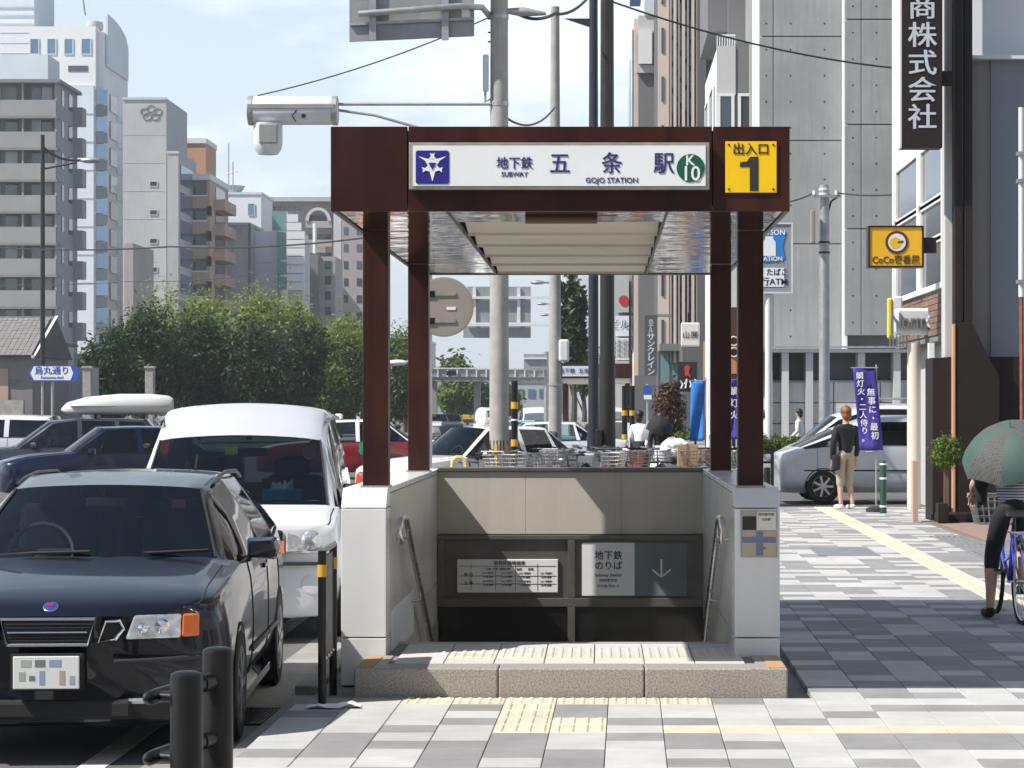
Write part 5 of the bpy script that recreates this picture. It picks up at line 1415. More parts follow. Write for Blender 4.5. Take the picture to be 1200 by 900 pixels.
# taupe apartment block with balconies, far left
Y = 226.0
T = bthing('taupe apartment block with rows of balconies at the far left', 30, Y, 'apartment_block')
XA, XB, XC = ax(-70, Y), ax(66, Y), ax(0, Y)
bx(T, 'core', 'b_taupe_dark', XA, XB - .2, Y + 1.5, Y + 9.0, 0, az(96, Y))
bx(T, 'side_wall', 'b_taupe', XB - .2, XB, Y + .2, Y + 9.1, 0, az(97, Y))
bx(T, 'roof_slab', 'b_taupe_dark', XA, XB + .4, Y - .3, Y + 9.3, az(97, Y), az(93, Y))
bx(T, 'penthouse', 'b_paleblue', XA, ax(56, Y + 3), Y + 3, Y + 8, az(93, Y), az(64, Y + 3))
for i in range(10):
    zt = az(117 + i * 37.2, Y); zb_ = az(136 + i * 37.2, Y)
    if zb_ < 1: break
    bx(T, 'balcony', 'b_taupe', XA, XB - .05, Y, Y + .2, zb_, zt)
    bx(T, 'balcony_slab', 'b_taupe_dark', XA, XB + .1, Y - .15, Y + 1.6, zb_ - .22, zb_)
    zc = az(107 + i * 37.2, Y)
    for k, (a, c) in enumerate(((-18, -4), (2, 16), (33, 44), (45, 57))):
        window(T, ax(a, Y), ax(c, Y), Y + 1.42, Y + 1.52, zt - .6, zt + 1.35, 'curtain' if (i + k) % 3 == 0 else 'pane')
    bx(T, 'partition', 'b_taupe', ax(25, Y), ax(27, Y), Y + .2, Y + 1.5, zb_, zt + 1.7)
    for yy, w_ in ((Y + 2.2, .5), (Y + 5.2, .9)):
        window(T, XB, XB + .06, yy, yy + w_ * 1.6, zt - .3, zt + 1.2, 'pane')
    bx(T, 'bay', 'b_taupe', XB, XB + .9, Y + 7.2, Y + 9.0, zb_, zt + .2)
# white tower with a blue glass corner
Y = 295.0
T = bthing('tall white tower with square windows and blue glass corner', 90, Y, 'office_tower')
XA, XB = ax(-80, Y), ax(112, Y)
bx(T, 'core', 'b_white', XA, XB, Y, Y + 20, 0, az(31, Y))
bx(T, 'front_cladding', 'b_paleblue', XA, XB - .2, Y - .25, Y, 0, az(100, Y))
for k in range(7): bx(T, 'panel_joint', 'b_grey', ax(85, Y), XB - .2, Y - .32, Y - .25, az(134 + k * 33, Y), az(133 + k * 33, Y))
for a, c in ((36, 45), (56, 65), (76, 85), (96, 106)): window(T, ax(a, Y), ax(c, Y), Y - .06, Y + .1, az(63, Y), az(46, Y), 'pane_blue', 'b_paleblue', fw=.12)
window(T, ax(80, Y), ax(103, Y), Y - .06, Y + .1, az(84, Y), az(77, Y), 'pane')
for py in (38, 50, 62, 74, 88): bx(T, 'panel_joint', 'b_paleblue', ax(0, Y), ax(34, Y), Y - .05, Y, az(py + .5, Y), az(py, Y))
bx(T, 'corner_wing', 'b_white', XB, XB + .8, Y + 1, Y + 15, 0, az(36, Y))
for k in range(11):
    z1, z0 = az(105 + k * 32, Y), az(122 + k * 32, Y)
    if z0 < 2: break
    window(T, XB + .01, XB + 1.5, Y - .1, Y + .15, z0, z1, 'pane_blue'); window(T, XB + .01, XB + 1.5, Y - .1, Y + .15, az(136 + k * 32, Y), z0 - .15, 'pane')
    window(T, XB + .82, XB + .95, Y + 4.5, Y + 8.5, z0 - .3, z1, 'pane')
    bx(T, 'sill_band', 'b_paleblue', XB + .82, XB + .9, Y + 8.8, Y + 14, z0 - 1, z0 - .2)
# curved screen at the top of the corner
b = MB(); n = 10; prof = [(Y + 2 + 13 * i / n, az(36, Y) + 2.4 * sqrt(max(0, 1 - (i / n) ** 2.2))) for i in range(n + 1)]
b.prism_x([(Y + 2, az(75, Y))] + [(p[0], p[1]) for p in prof] + [(Y + 15, az(75, Y))], XB + .85, XB + 1.1); b.build('curved_screen', MAT['b_paleblue'], T, world=True)
bx(T, 'roof_block', 'b_paleblue', XA, ax(40, Y + 5), Y + 5, Y + 16, az(31, Y), 62)
for k in range(3): bx(T, 'roof_block_band', 'b_grey', XA, ax(40, Y + 5) + .05, Y + 4.9, Y + 5, az(22 - k * 10, Y), az(20 - k * 10, Y))
b = MB().lathe([(0, 0), (1.0, .05), (1.1, .5), (1.0, 1.0), (0, 1.25)], (ax(105, Y), Y + 3, az(31, Y)), n=14); b.build('water_tank', MAT['b_grey'], T, world=True, smooth=True)
b = MB().tube([at(100, 18, Y), at(96, -10, Y)], .12, n=5); b.build('mast', MAT['galv'], T, world=True)
# grey slab with a flower crest
Y = 280.0
T = bthing('grey concrete slab tower with a flower crest near its top', 170, Y, 'office_tower')
bx(T, 'core', 'b_grey', ax(144, Y), ax(195, Y), Y, Y + 14, 0, az(115, Y)); bx(T, 'parapet', 'b_palegrey', ax(143.5, Y), ax(195.5, Y), Y - .15, Y + .3, az(117, Y), az(115, Y) + .1)
for k in range(5): window(T, ax(176, Y), ax(184, Y), Y - .05, Y + .1, az(218 + k * 33.5, Y), az(213 + k * 33.5, Y), 'pane', 'b_palegrey', fw=.08)
for k in range(7): bx(T, 'panel_joint', 'b_palegrey', ax(144, Y), ax(195, Y), Y - .03, Y, az(158 + k * 33, Y), az(157.6 + k * 33, Y))
b = MB()
for k in range(5):
    a = radians(90 + 72 * k); b.tube([(ax(177, Y) + .80 * cos(a) + .48 * cos(q * .524), Y - .04, az(132.5, Y) + .52 * sin(a) + .40 * sin(q * .524)) for q in range(12)], .07, n=4, closed=True)
b.build('flower_crest', MAT['b_taupe_dark'], T, world=True)
T = bthing('narrow grey wing with glass side right of the crest tower', 208, Y - 4, 'office_wing')
Yw = Y - 4
bx(T, 'core', 'b_grey', ax(196, Yw), ax(209, Yw), Yw, Yw + 12, 0, az(179, Yw)); bx(T, 'parapet', 'b_palegrey', ax(196, Yw), ax(209.5, Yw), Yw - .1, Yw + 12.2, az(180, Yw), az(177, Yw))
for k in range(6): window(T, ax(209, Yw), ax(209, Yw) + .12, Yw + 1.2, Yw + 9.5, az(215 + k * 32, Yw), az(192 + k * 32, Yw), 'pane_blue', 'b_palegrey', fw=.15)
# brown balcony block and its orange penthouse
Y = 285.0
T = bthing('brown balcony block with orange penthouse', 245, Y, 'apartment_block')
bx(T, 'core', 'b_brown', ax(222, Y), ax(246, Y), Y + 1.3, Y + 14, 0, az(208, Y)); bx(T, 'roof_slab', 'b_white', ax(222, Y), ax(247, Y), Y - .3, Y + 14, az(211, Y), az(204, Y))
bx(T, 'penthouse', 'b_orange', ax(196, Y + 12), ax(241, Y + 12), Y + 12, Y + 20, az(215, Y + 12), az(168, Y + 12)); bx(T, 'penthouse_cap', 'b_white', ax(195, Y + 12), ax(242, Y + 12), Y + 11.8, Y + 20.2, az(168, Y + 12), az(162, Y + 12))
for k in range(9):
    z1 = az(230 + k * 29.6, Y); z0 = az(244 + k * 29.6, Y)
    if z0 < 1: break
    bx(T, 'balcony', 'b_brown', ax(222, Y), ax(243, Y), Y, Y + .25, z0, z1); bx(T, 'balcony_rim', 'b_white', ax(222, Y), ax(243, Y), Y - .06, Y + .3, z1, z1 + .16)
    window(T, ax(224, Y), ax(240, Y), Y + 1.22, Y + 1.32, z1 - .8, z1 + 1.35, 'pane'); bx(T, 'party_wall', 'b_brown', ax(242, Y), ax(246, Y), Y - .02, Y + 1.3, z0 - .9, z1 + 1.9)
    bx(T, 'side_balcony', 'b_brown', ax(246, Y), ax(246, Y) + 1.3, Y + 3, Y + 12, z0, z1 - .1)
    window(T, ax(246, Y), ax(246, Y) + .08, Y + 4, Y + 11, z1, z1 + 1.5, 'pane')
# the cluster right of it
def simple(label, a, c, top, Y, m_, d=12, name='building', rim=None):
    T = bthing(label, (a + c) / 2, Y, name); bx(T, 'core', m_, ax(a, Y), ax(c, Y), Y, Y + d, 0, az(top, Y))
    if rim: bx(T, 'parapet', rim, ax(a, Y) - .15, ax(c, Y) + .15, Y - .15, Y + d, az(top, Y), az(top, Y) + .35)
    return T
T = simple('pale blue white rounded block behind the brown balconies', 264, 306, 228, 345, 'b_white', rim='b_paleblue')
window(T, ax(291, 345), ax(298, 345), 344.9, 345.1, az(252, 345), az(239, 345), 'pane_blue', 'b_paleblue')
b = MB().lathe([(.6, 0), (1.4, 1.2), (1.6, 1.5), (.3, 1.7), (0, 1.7)], (ax(271, 345), 348, az(228, 345)), n=10); b.build('roof_tank', MAT['b_grey'], T, world=True)
for px, h in ((268, 168), (273, 190)):
    MB().tube([at(px, 228, 346), at(px, h, 346)], .09, n=5).build('antenna', MAT['galv'], T, world=True)
MB().tube([at(263, 205, 346), at(279, 200, 346)], .07, n=5).build('antenna_bar', MAT['galv'], T, world=True)
T = simple('stained grey concrete block below the pale rounded one', 256, 292, 264, 300, 'b_concrete', rim='b_palegrey')
MB().tube([at(292.5, 262, 299), at(292.5, 360, 299)], .18, n=6).build('drain_pipe', MAT['b_darkgrey'], T, world=True)
T = simple('lilac grey plain wall building with teal glass stair', 293, 326, 271, 305, 'b_lilac')
bx(T, 'groove', 'b_palegrey', ax(300, 305), ax(318, 305), 304.9, 305, az(308.5, 305), az(307, 305))
for k in range(4): window(T, ax(325, 305) + .1, ax(336, 305), 304.6, 306, az(287 + k * 17.5, 305), az(272 + k * 17.5, 305), 'teal_glass')
window(T, ax(319, 305), ax(336, 305), 304.8, 306.1, az(270, 305), az(248, 305), 'teal_glass')
T = bthing('white slatted wall leaning between the teal stair and the brown block', 346, 300)
for k in range(9):
    z0, z1 = az(340 - k * 10, 300), az(331 - k * 10, 300)
    if k < 9: bx(T, 'slat', 'b_white', ax(336, 300), ax(357 - max(0, k - 6) * 4, 300), 300, 300.4, z0, z1)
bx(T, 'core', 'b_palegrey', ax(337, 300), ax(354, 300), 300.4, 308, 0, az(280, 300))
Y = 370.0
T = bthing('brown grey apartment tower with arched top beside the entrance roof', 365, Y, 'apartment_block')
bx(T, 'core', 'b_brownapt', ax(308, Y), ax(392, Y), Y + 1.5, Y + 14, 0, az(236, Y)); bx(T, 'roof_slab', 'b_grey', ax(306, Y), ax(394, Y), Y - .3, Y + 14, az(236, Y), az(231, Y))
bx(T, 'light_pier', 'b_palegrey', ax(391, Y), ax(400, Y), Y - .2, Y + 13, 0, az(233, Y))
for k in range(7):
    window(T, ax(312 + k * 6, Y), ax(316 + k * 6, Y), Y + 1.4, Y + 1.55, az(246, Y), az(241, Y), 'pane')
for k in range(9):
    z1, z0 = az(259 + k * 22, Y), az(267 + k * 22, Y)
    bx(T, 'balcony', 'b_brownapt', ax(358, Y), ax(389, Y), Y - .1, Y + .2, z0, z1); window(T, ax(360, Y), ax(387, Y), Y + 1.4, Y + 1.55, z1 - .6, z1 + 1.0, 'pane')
b = MB(); n = 12; cxp, czp = ax(373, Y), az(259, Y); rx_, rz_ = ax(388, Y) - ax(373, Y), 2.1
pa = [(cxp + rx_ * cos(pi * k / n), czp + rz_ * sin(pi * k / n)) for k in range(n + 1)]; pb = [(cxp + (rx_ - .5) * cos(pi * k / n), czp + (rz_ - .45) * sin(pi * k / n)) for k in range(n, -1, -1)]
b.prism((pa + pb)[::-1], Y - .3, Y + .2); b.build('arch', MAT['b_palegrey'], T, world=True)
T = bthing('brown apartment wing with stacked small windows left of the front column', 412, Y - 10, 'apartment_block')
Yw = Y - 10
bx(T, 'core', 'b_brownapt', ax(401, Yw), ax(440, Yw), Yw, Yw + 12, 0, az(252, Yw))
for k in range(6):
    for a, c in ((403, 408), (418, 424), (428, 433)): window(T, ax(a, Yw), ax(c, Yw), Yw - .06, Yw + .1, az(275 + k * 20, Yw), az(266 + k * 20, Yw), 'pane')
T = bthing('dark brown narrow block with window column below the arched tower', 368, 320)
bx(T, 'core', 'b_midgrey', ax(358, 320), ax(373, 320), 320, 330, 0, az(298, 320)); bx(T, 'wing', 'b_brownapt', ax(373, 320), ax(392, 320), 321, 330, 0, az(300, 320))
for k in range(4): window(T, ax(380, 320), ax(387, 320), 320.9, 321.1, az(315 + k * 18, 320), az(305 + k * 18, 320), 'pane')
MB().tube([at(369, 297, 319), at(369, 262, 319)], .3, n=6).build('vent_pipe', MAT['b_white'], T, world=True)
T = simple('pinkish tower edge behind the left crest block', 146, 156, 285, 262, 'b_brownapt')
T = simple('far pale building seen low between the left columns', 462, 505, 402, 420, 'b_palegrey', rim='b_white')
T = simple('far grey building behind the footbridge', 600, 662, 448, 330, 'b_grey', rim='b_palegrey')
for k in range(4): window(T, ax(606 + k * 13, 330), ax(614 + k * 13, 330), 329.9, 330.1, az(466, 330), az(456, 330), 'pane_blue')
# old house with a tiled roof
Y = 105.0
T = bthing('old house with grey tiled roof at the left edge', 10, Y, 'house', 'house')
bx(T, 'wall', 'b_taupe_dark', ax(-90, Y), ax(38, Y), Y, Y + 7, 0, az(418, Y)); bx(T, 'wall_base', 'kerb_concrete', ax(-90, Y), ax(35, Y), Y - 1.2, Y - .9, 0, az(469, Y))
bx(T, 'door_panel', 'b_brown', ax(-10, Y), ax(10, Y), Y - .05, Y, az(470, Y), az(432, Y)); bx(T, 'ledge', 'b_darkgrey', ax(11, Y), ax(22, Y), Y - .12, Y, az(448, Y), az(446, Y))
xr0, xr1 = ax(-95, Y), ax(41, Y); ze, zr_ = az(418, Y), az(391, Y)
rf = MB()._add([(xr0, Y - .5, ze), (xr1, Y - .5, ze), (xr1 + .12, Y + 3.5, zr_ + .9), (xr0, Y + 3.5, zr_ + .9), (xr0, Y + 7.5, ze), (xr1, Y + 7.5, ze)], [(0, 1, 2, 3), (3, 2, 5, 4), (1, 5, 2), (0, 3, 4)]).build('roof', MAT['b_darkgrey'], T, world=True)
b = MB().box(-.11, .11, 0, .30, 0, .05); tme = b.mesh('roof_tile'); tme.materials.append(MAT['roof_tile']); o = WLOC[T.name]
sl = math.atan2(zr_ + .9 - ze, 4.0)
for i in range(16):
    for j in range(14):
        t = share('roof_tile', tme, rf, (xr1 - .15 - i * .24 - o.x, Y - .5 + j * .29 * cos(sl) - o.y, ze + j * .29 * sin(sl) + .03 + R.random() * .012 - o.z), rot=(sl - .04, 0, 0))
bx(T, 'verge_board', 'b_palegrey', xr1 - .02, xr1 + .10, Y - .6, Y - .5, ze - .08, ze + .05)
MB()._add([(xr1 - .02, Y - .55, ze - .04), (xr1 + .1, Y - .55, ze - .04), (xr1 + .22, Y + 3.5, zr_ + .92), (xr1 + .1, Y + 3.5, zr_ + .92)], [(0, 1, 2, 3)]).build('verge', MAT['b_white'], T, world=True)
T = bthing('small shed and wall beside the old house', 68, 112, 'shed', 'shed')
bx(T, 'wall', 'b_palegrey', ax(50, 112), ax(70, 112), 112, 115, 0, az(405, 112)); bx(T, 'roof', 'b_midgrey', ax(48, 112), ax(72, 112), 111.5, 115.5, az(405, 112), az(401, 112)); bx(T, 'side_wall', 'b_concrete', ax(72, 112), ax(100, 112), 113, 115, 0, az(430, 112))

# ---------------------------------------------------------------- right side of the street
# fair-faced concrete building
Y = 90.0
T = bthing('big fair-faced concrete building with tie holes and side faces whitened as if sunlit', 970, Y, 'concrete_building')
XA, XM, XZ = ax(890, Y), ax(987, Y), ax(1075, Y)
ZB, ZT_ = az(410, Y), 22.0
bx(T, 'core', 'fair_concrete', XA + .1, XZ, Y + .12, Y + 14, 0, ZT_)
rows = [ZB, az(286, Y), az(165, Y), az(43, Y), az(-80, Y)]
mat('tie_hole', (.05, .05, .05), .9)
for a, c, yo, dz in ((XA, ax(906, Y), 0, 0), (ax(906.6, Y), ax(986, Y), 0, 0), (XM, ax(1006, Y), -.9, .5), (ax(1006.6, Y), XZ, -.9, .5)):
    for z0, z1 in zip(rows[:-1], rows[1:]):
        p = MB().box(a, c, Y + yo, Y + yo + .15, z0 + .02 + dz, z1 - .02 + dz).build('concrete_panel', MAT['fair_concrete'], T, world=True, bevel=.02)
        b = MB(); nx = max(1, int((c - a) / .9))
        for i in range(nx):
            for j in range(4):
                b.lathe([(0, .0), (.035, 0)], (a + (i + .5) * (c - a) / nx, Y + yo - .004, z0 + dz + (j + .5) * (z1 - z0) / 4), n=6, axis='y')
        b.build('tie_hole', MAT['tie_hole'], p, world=True)
bx(T, 'side_return', 'b_white', XM - .02, XM + .1, Y - .88, Y + .1, ZB, ZT_); bx(T, 'side_wall', 'b_white', XA - .02, XA + .1, Y + .02, Y + 4, 0, ZT_)  # left-facing concrete sides: sunlight put into a white colour
bx(T, 'ledge', 'b_palegrey', XA - 1.2, XZ, Y - 1.6, Y + .1, az(414, Y), az(410, Y)); bx(T, 'pipe_rail', 'galv', XA - 1.2, XZ, Y - 1.7, Y - 1.62, az(409, Y), az(407, Y))
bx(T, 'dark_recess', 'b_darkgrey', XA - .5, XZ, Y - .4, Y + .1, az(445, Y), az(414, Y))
for px in (898, 917, 945, 1005, 1046): bx(T, 'pier', 'b_palegrey' if px != 945 else 'b_grey', ax(px - 4, Y), ax(px + 4, Y), Y - 1.4, Y - .4, 0, az(414, Y))
for i in range(6):
    for j in range(3): bx(T, 'wall_tile', 'b_palegrey', ax(893 + i * 27, Y) + .02, ax(920 + i * 27, Y) - .02, Y - 1.0, Y - .85, az(520 - j * 24, Y) + .02, az(496 - j * 24, Y) - .02)
bx(T, 'lower_wall', 'b_grey', XA - .5, XZ, Y - .85, Y - .4, 0, az(446, Y))
# white and grey bay building behind it
Y = 98.0
T = bthing('white building with projecting bay window and deep grey eaves', 855, Y, 'office_building')
xb0, xb1 = ax(840, Y), ax(862, Y)
bx(T, 'core', 'b_white', xb0, xb0 + 8, Y + .3, Y + 11, 0, az(57, Y)); bx(T, 'bay_front', 'b_palegrey', xb0, xb1, Y, Y + .3, az(112, Y), az(54, Y)); bx(T, 'bay_return', 'b_midgrey', xb1, ax(886, Y), Y + .05, Y + .35, az(110, Y), az(50, Y))
bx(T, 'bay_base', 'b_palegrey', xb0, ax(886, Y), Y + .02, Y + .32, 0, az(150, Y))
for a, c in ((844, 857), (868, 884)): window(T, ax(a, Y), ax(c, Y), Y - .06, Y + .2, az(150, Y), az(113, Y), 'pane', 'b_white', fw=.12)
bx(T, 'balustrade_rail', 'b_white', xb0, xb1, Y + .05, Y + .12, az(42, Y), az(40, Y))
for k in range(8): bx(T, 'baluster', 'b_white', xb0 + k * (xb1 - xb0) / 7.5, xb0 + k * (xb1 - xb0) / 7.5 + .04, Y + .06, Y + .11, az(54, Y), az(42, Y))
for k in range(2): window(T, xb0 - .06, xb0 + .02, Y + 2 + k * 4.4, Y + 5 + k * 4.4, az(300, Y), az(95, Y), 'pane', 'b_white', fw=.15)
bx(T, 'eaves', 'b_midgrey', ax(826, 104), xb0 + 8, Y + 3, Y + 11, az(50, 104), az(-60, 104)); bx(T, 'upper_wall', 'b_midgrey', xb0 + .6, xb0 + 8, Y + 2.4, Y + 3, az(54, Y), 22)
# beige and brown hotel with vertical fins
Y = 135.0
T = bthing('beige brown hotel with vertical fins and slot windows', 800, Y, 'hotel', 'hotel')
xs0, xs1 = ax(771, Y), ax(784, Y)
bx(T, 'core', 'b_darkgrey', xs0 + .1, xs0 + 10, Y + .2, Y + 40, 0, 34)
bx(T, 'slot_wall', 'b_beige', xs0, xs1, Y, Y + .25, az(420, Y), 34)
for k in range(10):
    z0 = az(42 + k * 57 - 60, Y); window(T, ax(775, Y), ax(778, Y), Y - .06, Y + .1, z0 - 1.1, z0 + .3, 'pane')
for k, px in enumerate((785, 789, 794.5, 799, 805, 810, 815, 820)):
    bx(T, 'fin', 'b_beige' if k % 2 else 'b_brownapt', ax(px, Y), ax(px + (3.4 if k % 2 else 1.8), Y), Y - .35 - .05 * (k % 2), Y + .1, az(425, Y), 34)
for i in range(14):
    for k, (a, c) in enumerate(((787, 789), (791, 794), (797, 799), (802.5, 805), (808.5, 810))):
        z0 = az(30 + i * 31 + k * 9 - 40, Y); window(T, ax(a, Y), ax(c, Y), Y - .1, Y + .22, z0 - 1.0, z0 + .2, 'pane')
bx(T, 'end_pier', 'b_darkgrey', ax(817, Y), ax(827, Y), Y - .6, Y + 6, 0, 34); bx(T, 'rear_wing', 'b_brownapt', ax(827, Y), ax(875, Y), Y + 1, Y + 12, 0, 26)
bx(T, 'lobby_canopy', 'b_midgrey', ax(772, Y), ax(802, Y), Y - 2, Y, az(412, Y), az(404, Y))
for a, c in ((772, 784), (786, 798)): window(T, ax(a, Y), ax(c, Y), Y - .12, Y + .1, az(470, Y), az(413, Y), 'teal_glass', 'b_midgrey')
# grey tower with white bays
Y = 150.0
T = bthing('grey tower with white bay and cornice left of the hotel', 755, Y, 'office_tower')
bx(T, 'core', 'b_midgrey', ax(748, Y), ax(772, Y), Y, Y + 30, 0, az(86, Y)); bx(T, 'cornice', 'b_palegrey', ax(746, Y), ax(772, Y), Y - .3, Y + .4, az(86, Y), az(77, Y))
bx(T, 'bay', 'b_white', ax(748, Y), ax(764, Y), Y - .5, Y + 3, az(76, Y), az(37, Y)); window(T, ax(764.5, Y), ax(770, Y), Y - .08, Y + .1, az(60, Y), az(38, Y), 'pane')
bx(T, 'upper_storey', 'b_palegrey', ax(748, Y), ax(772, Y), Y, Y + 30, az(77, Y), az(18, Y)); bx(T, 'attic', 'b_paleblue', ax(755, Y), ax(772, Y), Y - .1, Y + 20, az(18, Y), az(-40, Y))
bx(T, 'street_face', 'b_beige', ax(747, Y) - .2, ax(748, Y), Y + .5, Y + 30, 0, az(20, Y))
for k in range(10):
    z = az(40 + k * 38, Y); window(T, ax(747, Y) - .3, ax(747, Y) - .1, Y + 2, Y + 12, z - 1.4, z + .6, 'pane'); window(T, ax(747, Y) - .3, ax(747, Y) - .1, Y + 15, Y + 26, z - 1.4, z + .6, 'pane')
bx(T, 'blue_top', 'street_blue', ax(738, Y + 30), ax(752, Y + 30), Y + 28, Y + 31, az(5, Y + 30), az(-20, Y + 30))
T = simple('slim grey building with blue glass behind the lamp posts', 716, 748, 330, 190, 'b_darkgrey')
for k in range(5): window(T, ax(744, 190), ax(749, 190), 189.8, 190.2, az(380 + k * 22, 190), az(364 + k * 22, 190), 'teal_glass')
T = simple('pale blue high rise far behind the dark lamp posts', 677, 694, 324, 420, 'b_paleblue')
T = bthing('white shop tower covered with sign boards right of the brown lamp post', 727, 160, 'sign_tower')
for z0, z1, m_ in ((366, 324, 'b_palegrey'), (394, 370, 'sign_white'), (422, 396, 'sign_white'), (426, 423, 'b_grey')): bx(T, 'sign_board', m_, ax(721, 160), ax(737, 160), 160, 160.6, az(z0, 160), az(z1, 160))
bx(T, 'core', 'b_grey', ax(718, 160), ax(740, 160), 160.7, 168, 0, az(322, 160))
wtext('●', .9, 'map_red', 731, 353, 159.95, T)
wtext('ビル', .7, 'text_navy', 726, 381, 159.95, T)
for k in range(4): wtext('五条店舗', .35, 'text_black', 729, 401 + k * 5.5, 159.95, T)
# second, far subway entrance
Y = 96.0
T = bthing('far maroon subway entrance with pale blue sign behind the lamp posts', 700, Y, 'subway_entrance', 'subway entrance')
bx(T, 'roof', 'maroon', ax(657, Y), ax(741, Y), Y, Y + 5, az(443, Y), az(426, Y)); bx(T, 'sign_face', 'b_paleblue', ax(659, Y), ax(690, Y), Y - .06, Y, az(441, Y), az(429, Y)); bx(T, 'soffit', 'cream_slat', ax(660, Y), ax(738, Y), Y + .1, Y + 4.9, az(449, Y), az(443.2, Y))
wtext('地下鉄  五条駅', .22, 'text_navy', 676, 435, Y - .08, T, bold=.02)
for px in (662, 736):
    for yy in (Y + .4, Y + 4.4): bx(T, 'column', 'maroon', ax(px - 2.5, Y), ax(px + 2.5, Y), yy, yy + .18, 1.1, az(443.2, Y))
    bx(T, 'stair_wall', 'white_tile', ax(px - 4, Y), ax(px + 4, Y), Y + .2, Y + 5, 0, 1.1)
bx(T, 'back_wall', 'wall_panel', ax(666, Y), ax(732, Y), Y + 4.6, Y + 4.9, 0, 1.1)

# near right: white shop front and dark brown building ----------------------------
Yc = 39.3
T = bthing('corner shop building with white frames, brown tiles and curved sign', 1085, Yc, 'shop_building', 'shop')
x0 = 5.35      # street face of the shop, running away from the camera
bx(T, 'upper_wall', 'b_white', x0, x0 + 6, 36.65, 43.5, az(345, 39.3), 14)
bx(T, 'lower_wall', 'b_palegrey', x0 + .9, x0 + 6, 37.2, 43.4, 0, az(345, 39.3))
bx(T, 'soffit', 'b_midgrey', x0, x0 + 1, 36.7, 43.45, az(402, 39.3), az(396, 39.3))
mat('tile_brown', (.20, .13, .095), .8, rnd=.2)
tm_ = MB().box(-.02, .0, -.095, .095, -.045, .045).mesh('brick'); tm_.materials.append(MAT['tile_brown']); o = WLOC[T.name]
bx(T, 'tile_band', 'b_darkgrey', x0 + .001, x0 + .2, 36.7, 43.45, az(398, 39.3), az(345, 39.3) - .001)
for i in range(30):
    for j in range(7):
        share('brick', tm_, T, (x0 - .001 - o.x, 36.8 + i * .205 + (j % 2) * .1 - o.y, az(396, 39.3) + .06 + j * .1 - o.z))
# windows in white frames on the street face
for y0, y1 in ((37.1, 39.6), (39.95, 42.9)):
    for z0, z1 in ((az(338, 39.3), az(290, 39.3)), (az(286, 39.3), az(245, 39.3)), (az(241, 39.3), az(178, 39.3))):
        window(T, x0 - .03, x0 + .02, y0, y1, z0, z1, 'pane', 'white_paint', fw=.09)
for y in (39.78, 36.9, 43.1): bx(T, 'mullion', 'white_paint', x0 - .10, x0 + .0, y - .09, y + .09, az(345, 39.3), 12)
bx(T, 'cream_column', 'cream_slat', 0, .01, Yc, Yc + .01, .01, .02) if False else None
b = MB().cyl((ax(1071, 40.2), 40.2, 0), (ax(1071, 40.2), 40.2, az(402, 40.2)), .115, n=20); b.build('round_column', mat('cream_column', (.62, .57, .48), .6, streak=.1), T, world=True, smooth=True)
window(T, x0 + .86, x0 + .9, 37.5, 41, .25, az(420, 39.3), 'pane', 'white_paint', fw=.1)
bx(T, 'door_jamb', 'white_paint', ax(1088, 38.3), ax(1094, 38.3), 38.2, 38.4, 0, az(402, 38.3)); bx(T, 'door_jamb', 'wood_post' if 'wood_post' in MAT else 'b_brown', ax(1069, 35.5), ax(1075, 35.5), 35.4, 35.6, 0, az(540, 35.5))
# curved white sign with raised letters
Ys = 38.2
cs = thing('shop_sign', 'curved white sign with raised metal letters over the shop', 'shop sign', (x0 - .3, Ys, az(375, Ys)))
wpart(cs, 'sign_band', 'device_white', MB().box(ax(1050, 39.0), ax(1098, 39.0), 39.0, 39.35, az(392, 39.0), az(361, 39.0)), bevel=.05)
wpart(cs, 'yellow_end', mat('sign_lime', (.60, .55, .06), .5), MB().box(ax(1040, 40), ax(1046, 40), 40.0, 40.1, az(397, 40), az(349, 40)), bevel=.03)
wpart(cs, 'white_end', 'device_white', MB().box(ax(1046, 40), ax(1058, 40), 40.02, 40.12, az(397, 40), az(347, 40)), bevel=.03)
o2 = WLOC[cs.name]; p = at(1070, 377, 38.97)
text('lettering', 'Normal', .36, mat('letter_grey', (.22, .23, .24), .4, .4), cs, (p[0] - o2.x, p[1] - o2.y, p[2] - o2.z), ext=.03, bold=.012, sx=.66)
wpart(cs, 'sign_knob', 'chrome', MB().lathe([(.12, 0), (.12, .25), (.09, .28), (0, .28)], (ax(1091, 38.98), 38.98, az(377, 38.98)), n=20, axis='y'), smooth=40)
for k in range(6): wpart(cs, 'hanging_bar', 'steel', MB().box(ax(1051 + k * 4, Ys) - .012, ax(1051 + k * 4, Ys) + .012, Ys + .9, Ys + .92, az(405, Ys), az(391, Ys)))
# dark brown building with twin masts
Yd = 35.75
T = bthing('grey rendered building with dark brown base and twin brown masts', 1160, Yd, 'building')
xl = ax(1094, Yd)
mat('brown_clad', (.022, .014, .013), .6, var=.25, vs=1.5, spec=.25); mat('render_taupe', (.27, .255, .25), .85, var=.05); mat('render_blue', (.20, .23, .275), .85, var=.05)
bx(T, 'pale_edge', 'b_palegrey', ax(1110, Yd), ax(1119, Yd), Yd + .2, Yd + .6, az(418, Yd), 12)
bx(T, 'taupe_render', 'render_taupe', ax(1119, Yd), ax(1165, Yd), Yd + .35, Yd + .9, az(418, Yd), az(67, Yd)); bx(T, 'blue_render', 'render_blue', ax(1165, Yd), ax(1300, Yd), Yd + .3, Yd + .9, az(418, Yd), az(67, Yd))
bx(T, 'roof_trim', 'device_white', ax(1119, Yd), ax(1300, Yd), Yd + .15, Yd + .95, az(67, Yd) + .0, az(63, Yd)); bx(T, 'upper_wall', 'fair_concrete', ax(1140, Yd + 3), ax(1300, Yd + 3), Yd + 3, Yd + 8, az(63, Yd), 12)
